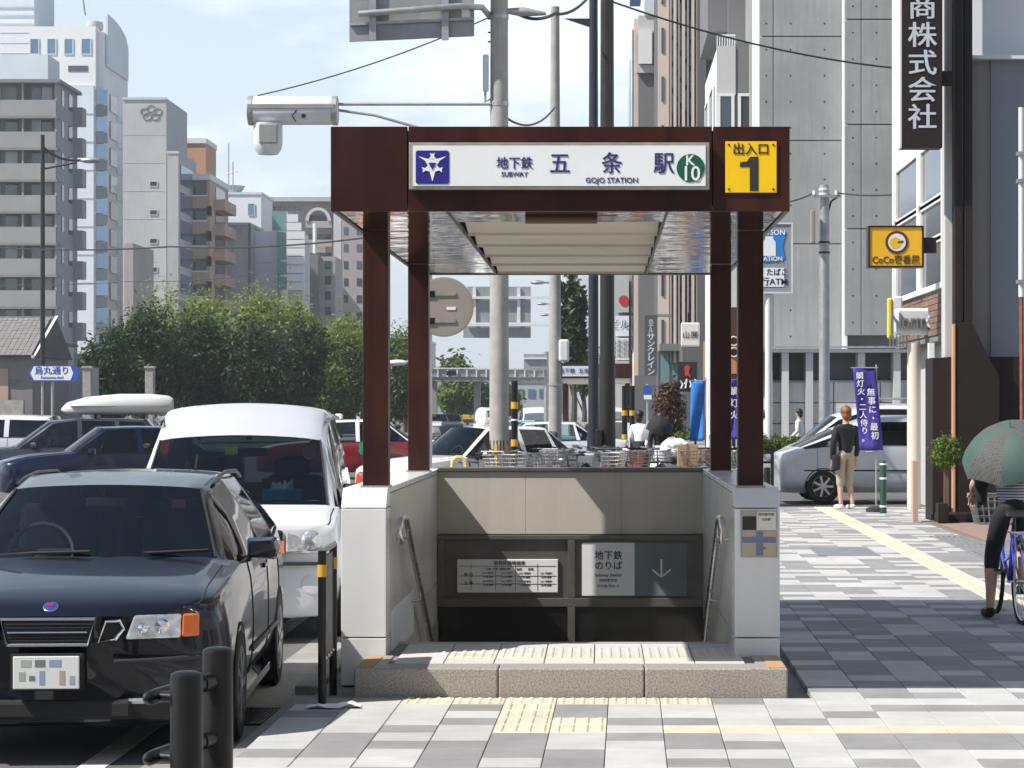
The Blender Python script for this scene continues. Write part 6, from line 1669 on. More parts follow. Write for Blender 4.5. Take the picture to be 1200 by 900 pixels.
bx(T, 'base_wall', 'brown_clad', xl, ax(1300, Yd), Yd + .25, Yd + .9, 0, az(419, Yd)); bx(T, 'rear_block', 'b_palegrey', x0 + .3, 11, Yd + .95, Yd + 7.4, 0, 11)
bx(T, 'base_panel', 'brown_clad', xl, ax(1117, Yd), Yd + .1, Yd + .24, .1, az(420, Yd)); 
b = MB().prism([(ax(1118, Yd), 0.1), (ax(1170, Yd), 0.1), (ax(1170, Yd), az(440, Yd)), (ax(1158, Yd), az(420, Yd)), (ax(1138, Yd), az(378, Yd)), (ax(1118, Yd), az(378, Yd))][::1], Yd - .1, Yd + .24); b.build('buttress', MAT['brown_clad'], T, world=True, bevel=.01)
bx(T, 'copper_strip', 'b_orange', ax(1116, Yd), ax(1118, Yd), Yd - .12, Yd + .1, 0, az(380, Yd))
for a, c in ((1118, 1127), (1130, 1139)): bx(T, 'mast', 'brown_clad', ax(a, Yd), ax(c, Yd), Yd - .05, Yd + .2, az(378, Yd), 12, bevel=.01)
bx(T, 'mast_infill', 'b_palegrey', ax(1127, Yd), ax(1130, Yd), Yd + .12, Yd + .2, az(378, Yd), 12)
bx(T, 'plinth', 'brown_clad', ax(1099, 35.2), ax(1175, 35.2), 35.1, 35.6, .0, .15, bevel=.02)
b = MB().tube([(ax(1197, 34.5), 34.5, 3.3), (ax(1198, 34.5), 34.5, .0)], .03, n=8); b.build('rusty_pipe', mat('rust', (.25, .10, .05), .7, var=.4, vs=8), T, world=True, smooth=True)
b = MB().tube([(ax(1197, 34.5), 34.5, az(126, 34.5)), (ax(1197, 34.5), 34.5, 3.3)], .045, n=10); b.build('white_pipe', MAT['device_white'], T, world=True, smooth=True)
for py in (180, 212, 330): wpart(T, 'pipe_clip', 'galv', MB().box(ax(1192, 34.5), ax(1202, 34.5), 34.42, 34.6, az(py + 2, 34.5), az(py - 2, 34.5)))
# vertical company sign on its bracket
Yv = 35.4
T = thing('vertical_sign', 'tall dark vertical sign with white kanji company name', 'shop sign', (ax(1081, Yv), Yv, az(173, Yv)))
wpart(T, 'board', 'brown_clad', MB().box(ax(1057, Yv), ax(1104.5, Yv), Yv, Yv + .35, az(173, Yv), az(-120, Yv)), bevel=.01)
wpart(T, 'edge', 'device_white', MB().box(ax(1055, Yv), ax(1056.8, Yv), Yv + .02, Yv + .35, az(173, Yv), az(-120, Yv)))
wpart(T, 'bracket', 'brown_clad', MB().box(ax(1104.6, Yv), ax(1118, Yv), Yv + .1, Yv + .3, az(98, Yv), az(82, Yv)))
wpart(T, 'bracket', 'brown_clad', MB().box(ax(1104.6, Yv), ax(1118, Yv), Yv + .1, Yv + .3, az(-90, Yv), az(-106, Yv)))
mat('kanji_white', (.50, .53, .60), .5)
for ch, py in (('事', -22), ('商', 10), ('株', 43), ('式', 75.5), ('会', 107), ('社', 139)): wtext(ch, .395, 'kanji_white', 1081, py, Yv - .006, T, bold=.016, sx=1.12)
# yellow curry shop sign
T = thing('box_sign', 'yellow box sign with round emblem sticking out from the wall', 'shop sign', (ax(1050, 37.2), 37.2, az(312, 37.2)))
wpart(T, 'box', mat('sign_amber', (.72, .40, .015), .4, var=.05), MB().box(ax(1019, 37.2), ax(1081, 37.2), 37.2, 37.45, az(312, 37.2), az(266, 37.2)), bevel=.01)
b = MB(); xs0, xs1, zs0, zs1 = ax(1017.5, 37.2), ax(1082.5, 37.2), az(313.5, 37.2), az(264.5, 37.2)
for bxx in ((xs0, xs1, zs1 - .02, zs1), (xs0, xs1, zs0, zs0 + .02), (xs0, xs0 + .02, zs0 + .02, zs1 - .02), (xs1 - .02, xs1, zs0 + .02, zs1 - .02)): b.box(bxx[0], bxx[1], 37.18, 37.47, bxx[2], bxx[3])
wpart(T, 'frame', 'black_metal', b)
wpart(T, 'bracket', 'brown_clad', MB().box(xs1, ax(1098, 37.2), 37.25, 37.4, az(296, 37.2), az(278, 37.2)))
mat('choco', (.07, .025, .015), .5)
ex_, ez_ = ax(1051, 37.2), az(284, 37.2)
wpart(T, 'emblem_disc', 'choco', MB().lathe([(.18, 0), (.18, .004)], (ex_, 37.194, ez_), n=32, axis='y'))
wpart(T, 'emblem_ring', 'device_white', MB().lathe([(.137, 0), (.137, .004)], (ex_, 37.190, ez_), n=32, axis='y'))
wpart(T, 'emblem_bowl', 'sign_amber', MB().lathe([(.09, 0), (.09, .004)], (ex_ - .025, 37.186, ez_ - .01), n=24, axis='y'))
wpart(T, 'emblem_spoon', 'choco', MB().boxc((ex_ + .055, 37.184, ez_ + .005), (.09, .005, .03), ry=-.2))
wtext('CoCo壱番屋', .15, 'choco', 1050, 305, 37.194, T, bold=.012, sx=.9)
# convenience store board
Yl = 62.0
T = thing('store_sign', 'grey board with blue milk can emblem on a white pole', 'shop sign', (ax(901, Yl), Yl, 0))
bd = wpart(T, 'board', mat('board_grey', (.25, .28, .31), .5), MB().box(ax(888, Yl), ax(927, Yl), Yl, Yl + .2, az(342, Yl), az(263, Yl)))
b = MB(); xs0, xs1, zs0, zs1 = ax(886, Yl), ax(929, Yl), az(344, Yl), az(261, Yl); w_ = .04
for bxx in ((xs0, xs1, zs1 - w_, zs1), (xs0, xs1, zs0, zs0 + w_), (xs0, xs0 + w_, zs0 + w_, zs1 - w_), (xs1 - w_, xs1, zs0 + w_, zs1 - w_)): b.box(bxx[0], bxx[1], Yl - .03, Yl + .22, bxx[2], bxx[3])
wpart(T, 'frame', 'device_white', b)
wpart(T, 'post', 'device_white', MB().cyl((ax(901, Yl), Yl + .1, 0), (ax(901, Yl), Yl + .1, az(344, Yl)), .09, n=14), smooth=True)
pc = mat('store_blue', (.02, .20, .55), .5)
cx_ = 901
def lp(pts): return [(ax(u, Yl), az(v, Yl)) for u, v in pts]
wpart(bd, 'blue_field', pc, MB().prism(lp([(884, 270), (900, 267), (921, 272), (917, 288), (920, 303), (900, 307), (884, 306)])[::-1], Yl - .02, Yl - .004))
wpart(bd, 'milk_can', 'sign_white', MB().prism(lp([(894, 300), (894, 284), (897, 280), (897, 277), (906, 277), (906, 280), (909, 284), (909, 300)])[::-1], Yl - .03, Yl - .021))
wtext('LAWSON', .19, 'sign_white', 902, 272.5, Yl - .024, bd, bold=.02); wtext('STATION', .16, 'sign_white', 902, 303.5, Yl - .024, bd, bold=.02)
wpart(bd, 'white_field', 'sign_white', MB().box(ax(886.5, Yl), ax(919, Yl), Yl - .012, Yl - .002, az(336, Yl), az(314, Yl)))
wtext('酒・たばこ', .20, 'text_black', 902, 319.5, Yl - .016, bd, bold=.02, sx=.95); wtext('銀行ATM', .23, 'text_black', 902, 330.5, Yl - .016, bd, bold=.02)
# hotel blade sign, small signs
Yh = 104.0
T = thing('blade_sign', 'dark grey blade sign with white katakana over the far pavement', 'shop sign', (ax(762, Yh), Yh, az(440, Yh)))
wpart(T, 'board', mat('blade_grey', (.055, .057, .06), .5), MB().box(ax(755.5, Yh), ax(770, Yh), Yh, Yh + .3, az(440, Yh), az(369, Yh)))
wpart(T, 'arm', 'b_midgrey', MB().box(ax(757, Yh), ax(787, Yh), Yh + .1, Yh + .25, az(371.5, Yh), az(368, Yh)))
for k, ch in enumerate('ホテル'): wtext(ch, .24, 'kanji_white', 762.8, 377 + k * 5.2, Yh - .01, T, bold=.015)
for k, ch in enumerate('サンクレイン'): wtext(ch, .36, 'kanji_white', 762.8, 395 + k * 8.2, Yh - .01, T, bold=.02)
Yh = 92.0
T = thing('hanging_sign', 'white square sign with two kanji near the rear right column', 'shop sign', (ax(809, Yh), Yh, az(405, Yh)))
wpart(T, 'board', mat('lantern_white', (.60, .58, .54), .6), MB().box(ax(798, Yh), ax(820, Yh), Yh, Yh + .3, az(406, Yh), az(378, Yh)), bevel=.05)
wtext('山', .30, 'text_black', 804, 393, Yh - .02, T, bold=.010); wtext('勝', .30, 'text_black', 814, 393, Yh - .02, T, bold=.006)
wpart(T, 'hanger', 'black_metal', MB().box(ax(806, Yh), ax(808, Yh), Yh + .1, Yh + .2, az(378, Yh), az(366, Yh)))
Yh = 80.0
T = thing('poster_board', 'black poster board with red figure and white strokes', 'poster', (ax(806, Yh), Yh, 0))
wpart(T, 'board', 'black_matte', MB().box(ax(794, Yh), ax(817, Yh), Yh, Yh + .1, az(459, Yh), az(424, Yh))); wpart(T, 'post', 'black_metal', MB().cyl((ax(815, Yh), Yh + .05, 0), (ax(815, Yh), Yh + .05, az(459, Yh)), .04, n=8))
wpart(T, 'red_figure', 'map_red', MB().prism([(ax(u, Yh), az(v, Yh)) for u, v in ((803, 441), (802, 430), (806, 427), (809, 431), (807, 436), (810, 443), (806, 440))], Yh - .02, Yh - .004))
for k in range(4): wpart(T, 'white_stroke', 'sign_white', MB().tube([at(797 + k * 5.5, 446 + (k % 2) * 4, Yh - .02), at(800 + k * 5, 450 - (k % 2) * 6, Yh - .02), at(798 + k * 5.4, 456 - k, Yh - .02)], .03, n=5))
T = thing('restaurant_sign', 'brown sign with cream ring letters between the right columns', 'shop sign', (ax(862, 70), 70, 0))
wpart(T, 'board', 'choco', MB().box(ax(852, 70), ax(868, 70), 70, 70.2, az(445, 70), az(360, 70))); wpart(T, 'lower_field', mat('sign_salmon', (.5, .2, .08), .6), MB().box(ax(853, 70), ax(867, 70), 69.98, 70, az(438, 70), az(420, 70))); wpart(T, 'post', 'black_metal', MB().cyl((ax(860, 70), 70.1, 0), (ax(860, 70), 70.1, az(445, 70)), .06, n=8))
for py in (400, 413): wpart(T, 'ring_letter', 'tactile_yellow', MB().tube([(ax(860, 70) + .13 * cos(a * pi / 6), 69.96, az(py, 70) + .13 * sin(a * pi / 6)) for a in range(12)], .03, n=5, closed=True))
for px, py, lb in ((759, 459, 'round blue parking sign on the grey post'),):
    T = thing('parking_sign', lb, 'traffic sign', (ax(px, 66), 66, 0))
    wpart(T, 'post', 'galv', MB().cyl((ax(px, 66), 66, 0), (ax(px, 66), 66, az(450, 66)), .04, n=8)); wpart(T, 'disc', 'street_blue', MB().lathe([(.13, 0), (.13, .02)], (ax(px, 66), 65.95, az(457, 66)), n=20, axis='y')); wpart(T, 'plate', 'sign_white', MB().box(ax(px - 4.5, 66), ax(px + 4.5, 66), 65.93, 65.96, az(468, 66), az(463, 66)))
T = thing('grey_pillar', 'dark grey square pillar left of the brown potted shrub', 'pillar', (ax(757, 110), 110, 0))
wpart(T, 'shaft', 'b_darkgrey', MB().box(ax(744, 110), ax(769, 110), 110, 112, 0, az(440, 110)))
T = thing('shop_block', 'dark shop fronts behind the blue banner', 'shop', (ax(810, 125), 125, 0))
wpart(T, 'wall', 'b_darkgrey', MB().box(ax(800, 125), ax(905, 125), 125, 130, 0, az(400, 125))); wpart(T, 'red_panel', 'b_orange', MB().box(ax(824, 125), ax(836, 125), 124.8, 125, az(446, 125), az(400, 125)))
for k in range(4): window(T, ax(842 + k * 12, 125), ax(850 + k * 12, 125), 124.85, 125.1, az(500, 125), az(450, 125), 'teal_glass')

# ---------------------------------------------------------------- unseen office blocks added beside and behind the viewer to deepen the shadows
def shading_block(label, x0, x1, y0, y1, h, m_, faces):
    T = thing('building', label, 'building', ((x0 + x1) / 2, y0, 0)); bx(T, 'core', m_, x0, x1, y0, y1, 0, h)
    for k in range(int(h / 3.4)):
        z = 1.0 + k * 3.4
        if 'w' in faces:
            y = y0 + 1
            while y + 2 < y1: window(T, x0 - .05, x0 + .1, y, y + 1.8, z, z + 1.7, 'pane', 'b_palegrey', fw=.1); y += 3
        if 'n' in faces:
            x = x0 + 1
            while x + 2 < x1: window(T, x, x + 1.8, y1 - .1, y1 + .05, z, z + 1.7, 'pane'); x += 3
    return T
shading_block('unseen grey block added to darken shadows right of the viewer', 8.5, 20, -12, 19, 17, 'b_grey', 'w')
shading_block('unseen brown block added farther back to darken shadows', 8.5, 20, -44, -13, 22, 'b_brown', 'w')
shading_block('unseen tall block added behind the viewer to darken shadows', -8, 30, -58, -46, 26, 'b_taupe', 'n')
shading_block('unseen block added across the avenue behind the viewer to darken shadows', -60, -18, -58, -46, 24, 'b_grey', 'n')
# ------------------------------------------------------------------ trees and plants
def leaf_mat(name, c1, c2, tr=.35):
    m_ = bpy.data.materials.new(name); m_.use_nodes = True
    N, L = m_.node_tree.nodes, m_.node_tree.links; N.clear()
    o = N.new('ShaderNodeOutputMaterial'); mx = N.new('ShaderNodeMixShader'); mx.inputs['Fac'].default_value = tr
    d = N.new('ShaderNodeBsdfPrincipled'); d.inputs['Roughness'].default_value = .5; d.inputs['Specular IOR Level'].default_value = .35
    t = N.new('ShaderNodeBsdfTranslucent'); g = N.new('ShaderNodeNewGeometry'); rp = N.new('ShaderNodeValToRGB')
    rp.color_ramp.elements[0].color = (*c1, 1); rp.color_ramp.elements[1].color = (*c2, 1)
    L.new(g.outputs['Random Per Island'], rp.inputs['Fac']); L.new(rp.outputs['Color'], d.inputs['Base Color'])
    h = N.new('ShaderNodeHueSaturation'); h.inputs['Value'].default_value = 1.3; h.inputs['Hue'].default_value = .485
    L.new(rp.outputs['Color'], h.inputs['Color']); L.new(h.outputs['Color'], t.inputs['Color'])
    L.new(d.outputs['BSDF'], mx.inputs[1]); L.new(t.outputs['BSDF'], mx.inputs[2]); L.new(mx.outputs['Shader'], o.inputs['Surface'])
    MAT[name] = m_
leaf_mat('leaf_dark', (.016, .038, .011), (.05, .092, .028)); leaf_mat('leaf_mid', (.05, .10, .02), (.15, .22, .045)); leaf_mat('leaf_light', (.10, .17, .024), (.27, .34, .055))  # row trees: species greens, with sunlit tops and shaded undersides put into them
leaf_mat('leaf_red', (.06, .028, .018), (.13, .075, .035)); leaf_mat('leaf_box', (.05, .10, .012), (.15, .22, .03))
mat('bark', (.09, .07, .055), .9, var=.4, vs=6, bump=.4, bs=30)
def crown(name, lobes, n, size, m_, parent, seed, shell=.62, up=.3):
    rr = random.Random(seed); vs = []; fs = []
    tot = sum(l[3] * l[4] * l[5] for l in lobes)
    for cx, cy, cz, rx, ry, rz in lobes:
        k = int(n * rx * ry * rz / tot)
        clumps = [(rr.gauss(0, 1), rr.gauss(0, 1), rr.gauss(0, 1)) for _ in range(max(6, k // 26))]
        for cl in clumps:
            l = sqrt(sum(c * c for c in cl)) or 1
            rad = shell + (1.08 - shell) * rr.random() ** .6
            c0 = [c / l * rad for c in cl]; spread = .16 + .10 * rr.random()
            for _ in range(26):
                d = [c0[i] + rr.gauss(0, spread) for i in range(3)]
                x, y, z = cx + d[0] * rx, cy + d[1] * ry, cz + d[2] * rz
                s_ = size * (.55 + .9 * rr.random())
                nrm = Vector((d[0] * .6 + rr.gauss(0, .6), d[1] * .6 + rr.gauss(0, .6), d[2] * .6 + up + rr.gauss(0, .6)))
                if nrm.length < .01: nrm = Vector((0, 0, 1))
                nrm.normalize(); u = nrm.orthogonal().normalized(); u = Matrix.Rotation(rr.random() * 6.28, 3, nrm) @ u; w = nrm.cross(u)
                p = Vector((x, y, z)); b = len(vs)
                vs += [p - u * s_, p + w * s_ * .42 - u * .1 * s_, p + u * s_ - nrm * s_ * .25, p - w * s_ * .42 - u * .1 * s_]
                fs += [(b, b + 1, b + 2), (b, b + 2, b + 3)]
    me = bpy.data.meshes.new(name); me.from_pydata(vs, [], fs); me.materials.append(MAT[m_])
    o = bpy.data.objects.new(name, me); link(o, parent); return o
def tree(label, px, Y, top, wpx, leaf, seed, bottom=.7, n=5200, size=.20, group=None, base=.0, name='tree', lobes=9):
    x = ax(px, Y); H = az(top, Y); w = wpx * Y / F_PX / 2; rr = random.Random(seed)
    T = thing(name, label, 'tree', (x, Y, 0), 0, group)
    b = MB().tube([(0, 0, 0), (.05, 0, H * .25), (-.04, .05, H * .5), (.02, 0, H * .75)], [.16, .13, .09, .04], n=8)
    for k in range(6):
        a = rr.random() * 6.28; z = H * (.25 + .08 * k)
        b.tube([(0, 0, z), (cos(a) * w * .35, sin(a) * w * .35, z + H * .12), (cos(a) * w * .65, sin(a) * w * .65, z + H * .22)], [.06, .04, .015], n=5)
    b.build('trunk', MAT['bark'], T, smooth=True)
    L_ = []
    zc = (bottom + H) / 2; hz = (H - bottom) / 2
    for k in range(lobes):
        a = 6.28 * k / lobes + rr.random(); t = rr.uniform(-.75, .72); q = sqrt(max(.1, 1 - t * t)) * rr.uniform(.35, .75)
        r = rr.uniform(.30, .46)
        L_.append((cos(a) * w * q, sin(a) * w * q * .9, zc + t * hz * .80, w * r * 1.15, w * r * 1.1, hz * r * .72))
    L_.append((0, 0, zc, w * .72, w * .7, hz * .80))
    crown('crown', L_, n, size, leaf, T, seed)
    return T
G1 = 'trees along the left side of the avenue'
for k, (px, Y, top, w, lf, lb) in enumerate((
        (122, 118, 388, 70, 'leaf_dark', 'dark rounded tree at the left end of the row above the roof box'), (172, 122, 354, 100, 'leaf_dark', 'big dark green tree right of the old house'),
        (232, 126, 364, 100, 'leaf_dark', 'dark tree directly above the white minivan'), (292, 126, 366, 100, 'leaf_dark', 'dark bushy tree below the stained concrete block'),
        (345, 130, 374, 90, 'leaf_dark', 'dark tree left of the front left column'), (398, 134, 384, 75, 'leaf_mid', 'green tree just left of the front left column'),
        (452, 138, 392, 80, 'leaf_mid', 'green tree seen between the two left columns'),
        (190, 150, 330, 85, 'leaf_light', 'light yellow green treetop under the crest tower'), (240, 152, 338, 90, 'leaf_light', 'light green treetop below the brown balconies'),
        (300, 150, 330, 100, 'leaf_light', 'tallest light green treetop in the middle of the row'), (345, 155, 340, 80, 'leaf_light', 'light green treetop below the white slatted wall'),
        (410, 158, 360, 70, 'leaf_light', 'light green treetop beside the front left column'), (475, 165, 376, 50, 'leaf_mid', 'narrow green treetop behind the rear left column'))):
    tree(lb, px, Y, top, w, lf, 20 + k, group=G1, n=12000 if k < 7 else 8000, size=.135)
tree('bright green tree under the footbridge left of the concrete pole', 537, 200, 413, 52, 'leaf_mid', 61, n=3600, size=.26)
tree('dark tree mass behind the yellow truck', 548, 240, 440, 80, 'leaf_dark', 62, n=3600, size=.3)
tree('tall slim tree behind the slim concrete pole', 672, 118, 318, 34, 'leaf_dark', 63, n=3600, size=.2, bottom=2.6)
tree('bright leafy tree between the pole and the dark lamp post', 684, 125, 388, 40, 'leaf_mid', 64, n=3200, size=.2, bottom=2.4)
tree('low green tree at the far right end of the footbridge', 590, 250, 450, 50, 'leaf_mid', 65, n=2200, size=.3)
# reddish potted shrub, clipped ball, hedge
T = thing('potted_shrub', 'reddish brown shrub in a pot beyond the bicycles', 'shrub', (ax(785, 72), 72, 0))
crown('foliage', [(0, 0, 1.55, .40, .4, .75), (.05, 0, 2.1, .26, .26, .35)], 2600, .075, 'leaf_red', T, 71)
MB().lathe([(.22, 0), (.30, .5), (.32, .55), (.24, .55)], n=16).build('pot', MAT['b_midgrey'], T, smooth=40); MB().cyl((0, 0, .5), (0, 0, 1.5), .04, n=6).build('stem', MAT['bark'], T)
crown('low_foliage', [(.1, -.3, .75, .45, .3, .25)], 700, .06, 'leaf_box', T, 72)
Yq = 34.9
T = thing('boxwood_ball', 'clipped round boxwood on a wooden stem beside the dark wall', 'shrub', (ax(1109, Yq), Yq, 0.03))
crown('foliage', [(0, 0, az(531, Yq) - .03, .185, .185, .20)], 2600, .022, 'leaf_box', T, 73, shell=.75)
mat('wood_post', (.13, .085, .06), .7, var=.3, vs=8, stretch=(6, 6, .6))
MB().box(-.035, .035, -.035, .035, 0, az(546, Yq) - .03).build('stem', MAT['wood_post'], T)
MB().box(-.14, .0, -.14, .14, 0, .28).build('tub', MAT['brown_clad'], T, bevel=.01)
T = thing('hedge', 'low clipped hedge with black rail by the concrete building', 'hedge', (ax(915, 62), 62, 0))
crown('foliage', [(-.5 + .28 * k, 0, .72, .22, .22, .24) for k in range(6)], 3600, .045, 'leaf_box', T, 74)
MB().box(-.7, 1.2, -.2, .2, 0, .5).build('planter', MAT['b_concrete'], T, bevel=.02)
# hills on the skyline
b = MB(); rr = random.Random(9); n = 90; vs = []
for i in range(n + 1):
    x = -1400 + 2800 * i / n
    h = 62 + 22 * sin(i * .23 + 1) + 9 * sin(i * .71) + 4 * sin(i * 1.9) + rr.uniform(-1.5, 1.5)
    for k, (dy, f) in enumerate(((0, 0), (120, .55), (260, .88), (400, 1.0), (560, .7))): vs.append((x, 2350 + dy + 25 * sin(i * .5 + k), -1 + h * f * (1 + .06 * rr.uniform(-1, 1))))
fs = [(i * 5 + k, (i + 1) * 5 + k, (i + 1) * 5 + k + 1, i * 5 + k + 1) for i in range(n) for k in range(4)]
b._add(vs, fs); tag(b.build('hills', mat('forest', (.045, .075, .04), .9, var=.4, vs=.03), None, smooth=True), 'distant wooded hills', kind='structure')
# ------------------------------------------------------------------ bicycles and people
mat('skin', (.52, .32, .23), .55); mat('hair_black', (.018, .014, .012), .5, var=.3, vs=60); mat('hair_orange', (.22, .085, .025), .55, var=.4, vs=70, stretch=(4, 4, .6))
mat('cloth_black', (.014, .014, .016), .85); mat('cloth_white', (.72, .73, .75), .8, var=.08, vs=20); mat('cloth_beige', (.42, .35, .25), .85, var=.15, vs=25, bump=.1, bs=60)
mat('cloth_navy', (.03, .04, .08), .85); mat('shoe_white', (.75, .75, .74), .6)
mat('bike_silver', (.5, .5, .52), .25, .9); mat('bike_blue', (.02, .03, .42), .3, coat=.8); mat('bike_red', (.40, .02, .03), .35, coat=.6); mat('bike_black', (.02, .02, .022), .35, coat=.5)
mat('basket_brown', (.25, .11, .06), .6); mat('basket_wire', (.20, .20, .21), .45, .5)
def stripes_mat():
    m_ = mat('cloth_stripe', (.6, .6, .62), .85); N, L = m_.node_tree.nodes, m_.node_tree.links
    t = N.new('ShaderNodeTexCoord'); w = N.new('ShaderNodeTexWave'); w.wave_type = 'BANDS'; w.bands_direction = 'Z'; w.inputs['Scale'].default_value = 14; w.inputs['Distortion'].default_value = .4
    r = N.new('ShaderNodeValToRGB'); r.color_ramp.elements[0].color = (.10, .10, .115, 1); r.color_ramp.elements[1].color = (.62, .63, .66, 1); r.color_ramp.elements[0].position = .35; r.color_ramp.elements[1].position = .55
    L.new(t.outputs['Object'], w.inputs['Vector']); L.new(w.outputs['Fac'], r.inputs['Fac']); L.new(r.outputs['Color'], N['Principled BSDF'].inputs['Base Color'])
stripes_mat()
def plaid_mat():
    m_ = mat('plaid', (.05, .06, .06), .8); N, L = m_.node_tree.nodes, m_.node_tree.links
    t = N.new('ShaderNodeTexCoord'); c = N.new('ShaderNodeTexBrick'); c.inputs['Scale'].default_value = 24; c.inputs['Color1'].default_value = (.035, .045, .05, 1); c.inputs['Color2'].default_value = (.07, .075, .08, 1); c.inputs['Mortar'].default_value = (.10, .095, .09, 1); c.inputs['Mortar Size'].default_value = .07; c.inputs['Brick Width'].default_value = .5; c.inputs['Row Height'].default_value = .5
    L.new(t.outputs['Object'], c.inputs['Vector']); L.new(c.outputs['Color'], N['Principled BSDF'].inputs['Base Color'])
plaid_mat()
def bike_parts(T, fm, bm_, basket=True, lock=True):
    """bicycle along y, front wheel at +y, ground at z=0"""
    R_ = .335; yr, yf = -.53, .55
    for y in (yr, yf):
        w = MB().tube([(0, y + R_ * cos(2 * pi * k / 28), R_ + R_ * sin(2 * pi * k / 28)) for k in range(28)], .019, n=6, closed=True).build('wheel', MAT['rubber'], T, smooth=True)
        MB().tube([(0, y + (R_ - .03) * cos(2 * pi * k / 28), R_ + (R_ - .03) * sin(2 * pi * k / 28)) for k in range(28)], .010, n=5, closed=True).build('rim', MAT['bike_silver'], w, smooth=True)
        b = MB()
        for k in range(14):
            a = 2 * pi * k / 14; s_ = .03 if k % 2 else -.03
            b.cyl((s_, y, R_), (0, y + (R_ - .03) * cos(a), R_ + (R_ - .03) * sin(a)), .0022, n=3, caps=False)
        b.cyl((-.05, y, R_), (.05, y, R_), .022, n=8); b.build('spokes', MAT['bike_silver'], w)
        MB().tube([(0, y + (R_ + .035) * cos(a), R_ + (R_ + .035) * sin(a)) for a in ([radians(d) for d in range(10 if y > 0 else 20, 190 if y > 0 else 215, 15)])], .018, n=5).build('mudguard', MAT[fm], T, smooth=True)
    bb = (0, -.05, .30); hd = (0, .36, .82); hl = (0, .39, .62); st = (0, -.22, .78)
    b = MB()
    for p, q, r_ in ((bb, hl, .019), (hd, hl, .022), (bb, st, .017)): b.cyl(p, q, r_, n=8)
    b.tube([(0, .37, .68), (0, .15, .45), (0, -.13, .52)], .016, n=8)
    for s_ in (-.05, .05): b.cyl((s_, yr, R_), (s_ * .4, -.08, .30), .010, n=6); b.cyl((s_, yr, R_), (s_ * .4, -.20, .70), .009, n=6); b.cyl((s_, yf, R_), (s_, .40, .66), .012, n=6)
    b.build('frame', MAT[fm], T, smooth=40)
    b = MB().cyl((0, .36, .80), (0, .335, .97), .013, n=8); b.tube([(-.27, .10, .99), (-.25, .22, 1.0), (-.12, .33, .97), (.12, .33, .97), (.25, .22, 1.0), (.27, .10, .99)], .011, n=6); hb = b.build('handlebar', MAT['bike_silver'], T, smooth=40)
    for s_ in (-1, 1): MB().cyl((s_ * .272, .04, .988), (s_ * .258, .17, .995), .016, n=8).build('grip', MAT['rubber'], hb, smooth=True)
    b = MB(); prof = [(-.40, .09, .87), (-.34, .105, .89), (-.24, .085, .885), (-.14, .035, .875), (-.10, .015, .865)]
    vs = []
    for y, w_, z in prof: vs += [(-w_, y, z - .03), (-w_ * .8, y, z), (w_ * .8, y, z), (w_, y, z - .03)]
    b._add(vs, [(4 * i + j, 4 * i + j + 1, 4 * i + j + 5, 4 * i + j + 4) for i in range(4) for j in range(3)] + [(0, 3, 2, 1), (16, 17, 18, 19)]); b.cyl((0, -.23, .70), (0, -.25, .87), .013, n=8)
    b.build('saddle', MAT['bike_black'], T, smooth=40, fix=True)
    MB().lathe([(.085, 0), (.085, .006)], (.03, -.05, .30), n=16, axis='x').build('chainwheel', MAT['bike_silver'], T)
    b = MB(); b.cyl((.05, -.05, .30), (.055, .06, .20), .010, n=6); b.cyl((-.05, -.05, .30), (-.055, -.16, .40), .010, n=6); b.boxc((.11, .06, .20), (.09, .07, .02)); b.boxc((-.11, -.16, .40), (.09, .07, .02)); b.build('pedals', MAT['bike_black'], T)
    b = MB()
    for s_ in (-.07, .07): b.cyl((s_, -.28, .72), (s_, -.68, .70), .006, n=5); b.cyl((s_, -.62, .70), (s_ * .8, yr, R_), .006, n=5)
    for k in range(4): b.cyl((-.07, -.36 - .1 * k, .715), (.07, -.36 - .1 * k, .715), .005, n=5)
    b.build('rear_rack', MAT['bike_silver'], T)
    if basket:
        b = MB(); z0, z1 = .74, .98; y0, y1 = .40, .66
        def rect(z, e): return [(-.15 - e, y0 - e * .3, z), (.15 + e, y0 - e * .3, z), (.15 + e, y1 + e, z), (-.15 - e, y1 + e, z)]
        for k in range(5): b.tube(rect(z0 + (z1 - z0) * k / 4, .05 * k / 4), .005 if k < 4 else .009, n=4, closed=True)
        A, B_ = rect(z0, 0), rect(z1, .05)
        for i in range(4):
            for k in range(7):
                p = Vector(A[i]).lerp(Vector(A[(i + 1) % 4]), k / 7); q = Vector(B_[i]).lerp(Vector(B_[(i + 1) % 4]), k / 7); b.cyl(p, q, .004, n=3, caps=False)
        for k in range(6): b.cyl((-.15 + .06 * k, y0, z0), (-.15 + .06 * k, y1, z0), .004, n=3, caps=False)
        b.build('basket', MAT[bm_], T)
    MB().sph((0, .46, .70), (.035, .05, .035), 10, 6).build('headlamp', MAT['bike_silver'], T, smooth=True)
    MB().tube([(0, -.50, .33), (.10, -.50, .02), (.14, -.46, .01)], .010, n=5).build('stand', MAT['bike_silver'], T)
protos = {}
for key, fm, bm_, lb, px, Y, rz in (('silver', 'bike_silver', 'basket_wire', 'silver parked bicycle directly right of the striped marker pole', 620, 38.5, 200), ('black', 'bike_black', 'basket_wire', 'black parked bicycle left of the brown basket', 655, 40.5, 170), ('brown', 'bike_black', 'basket_brown', 'parked bicycle with a brown front basket before the lamp posts', 722, 39.5, 205), ('red', 'bike_red', 'basket_wire', 'red parked bicycle right of the lamp posts', 746, 41, 185)):
    T = thing('bicycle', lb, 'bicycle', (ax(px, Y), Y, 0), radians(rz), 'bicycles parked behind the stair wall'); bike_parts(T, fm, bm_); protos[key] = T
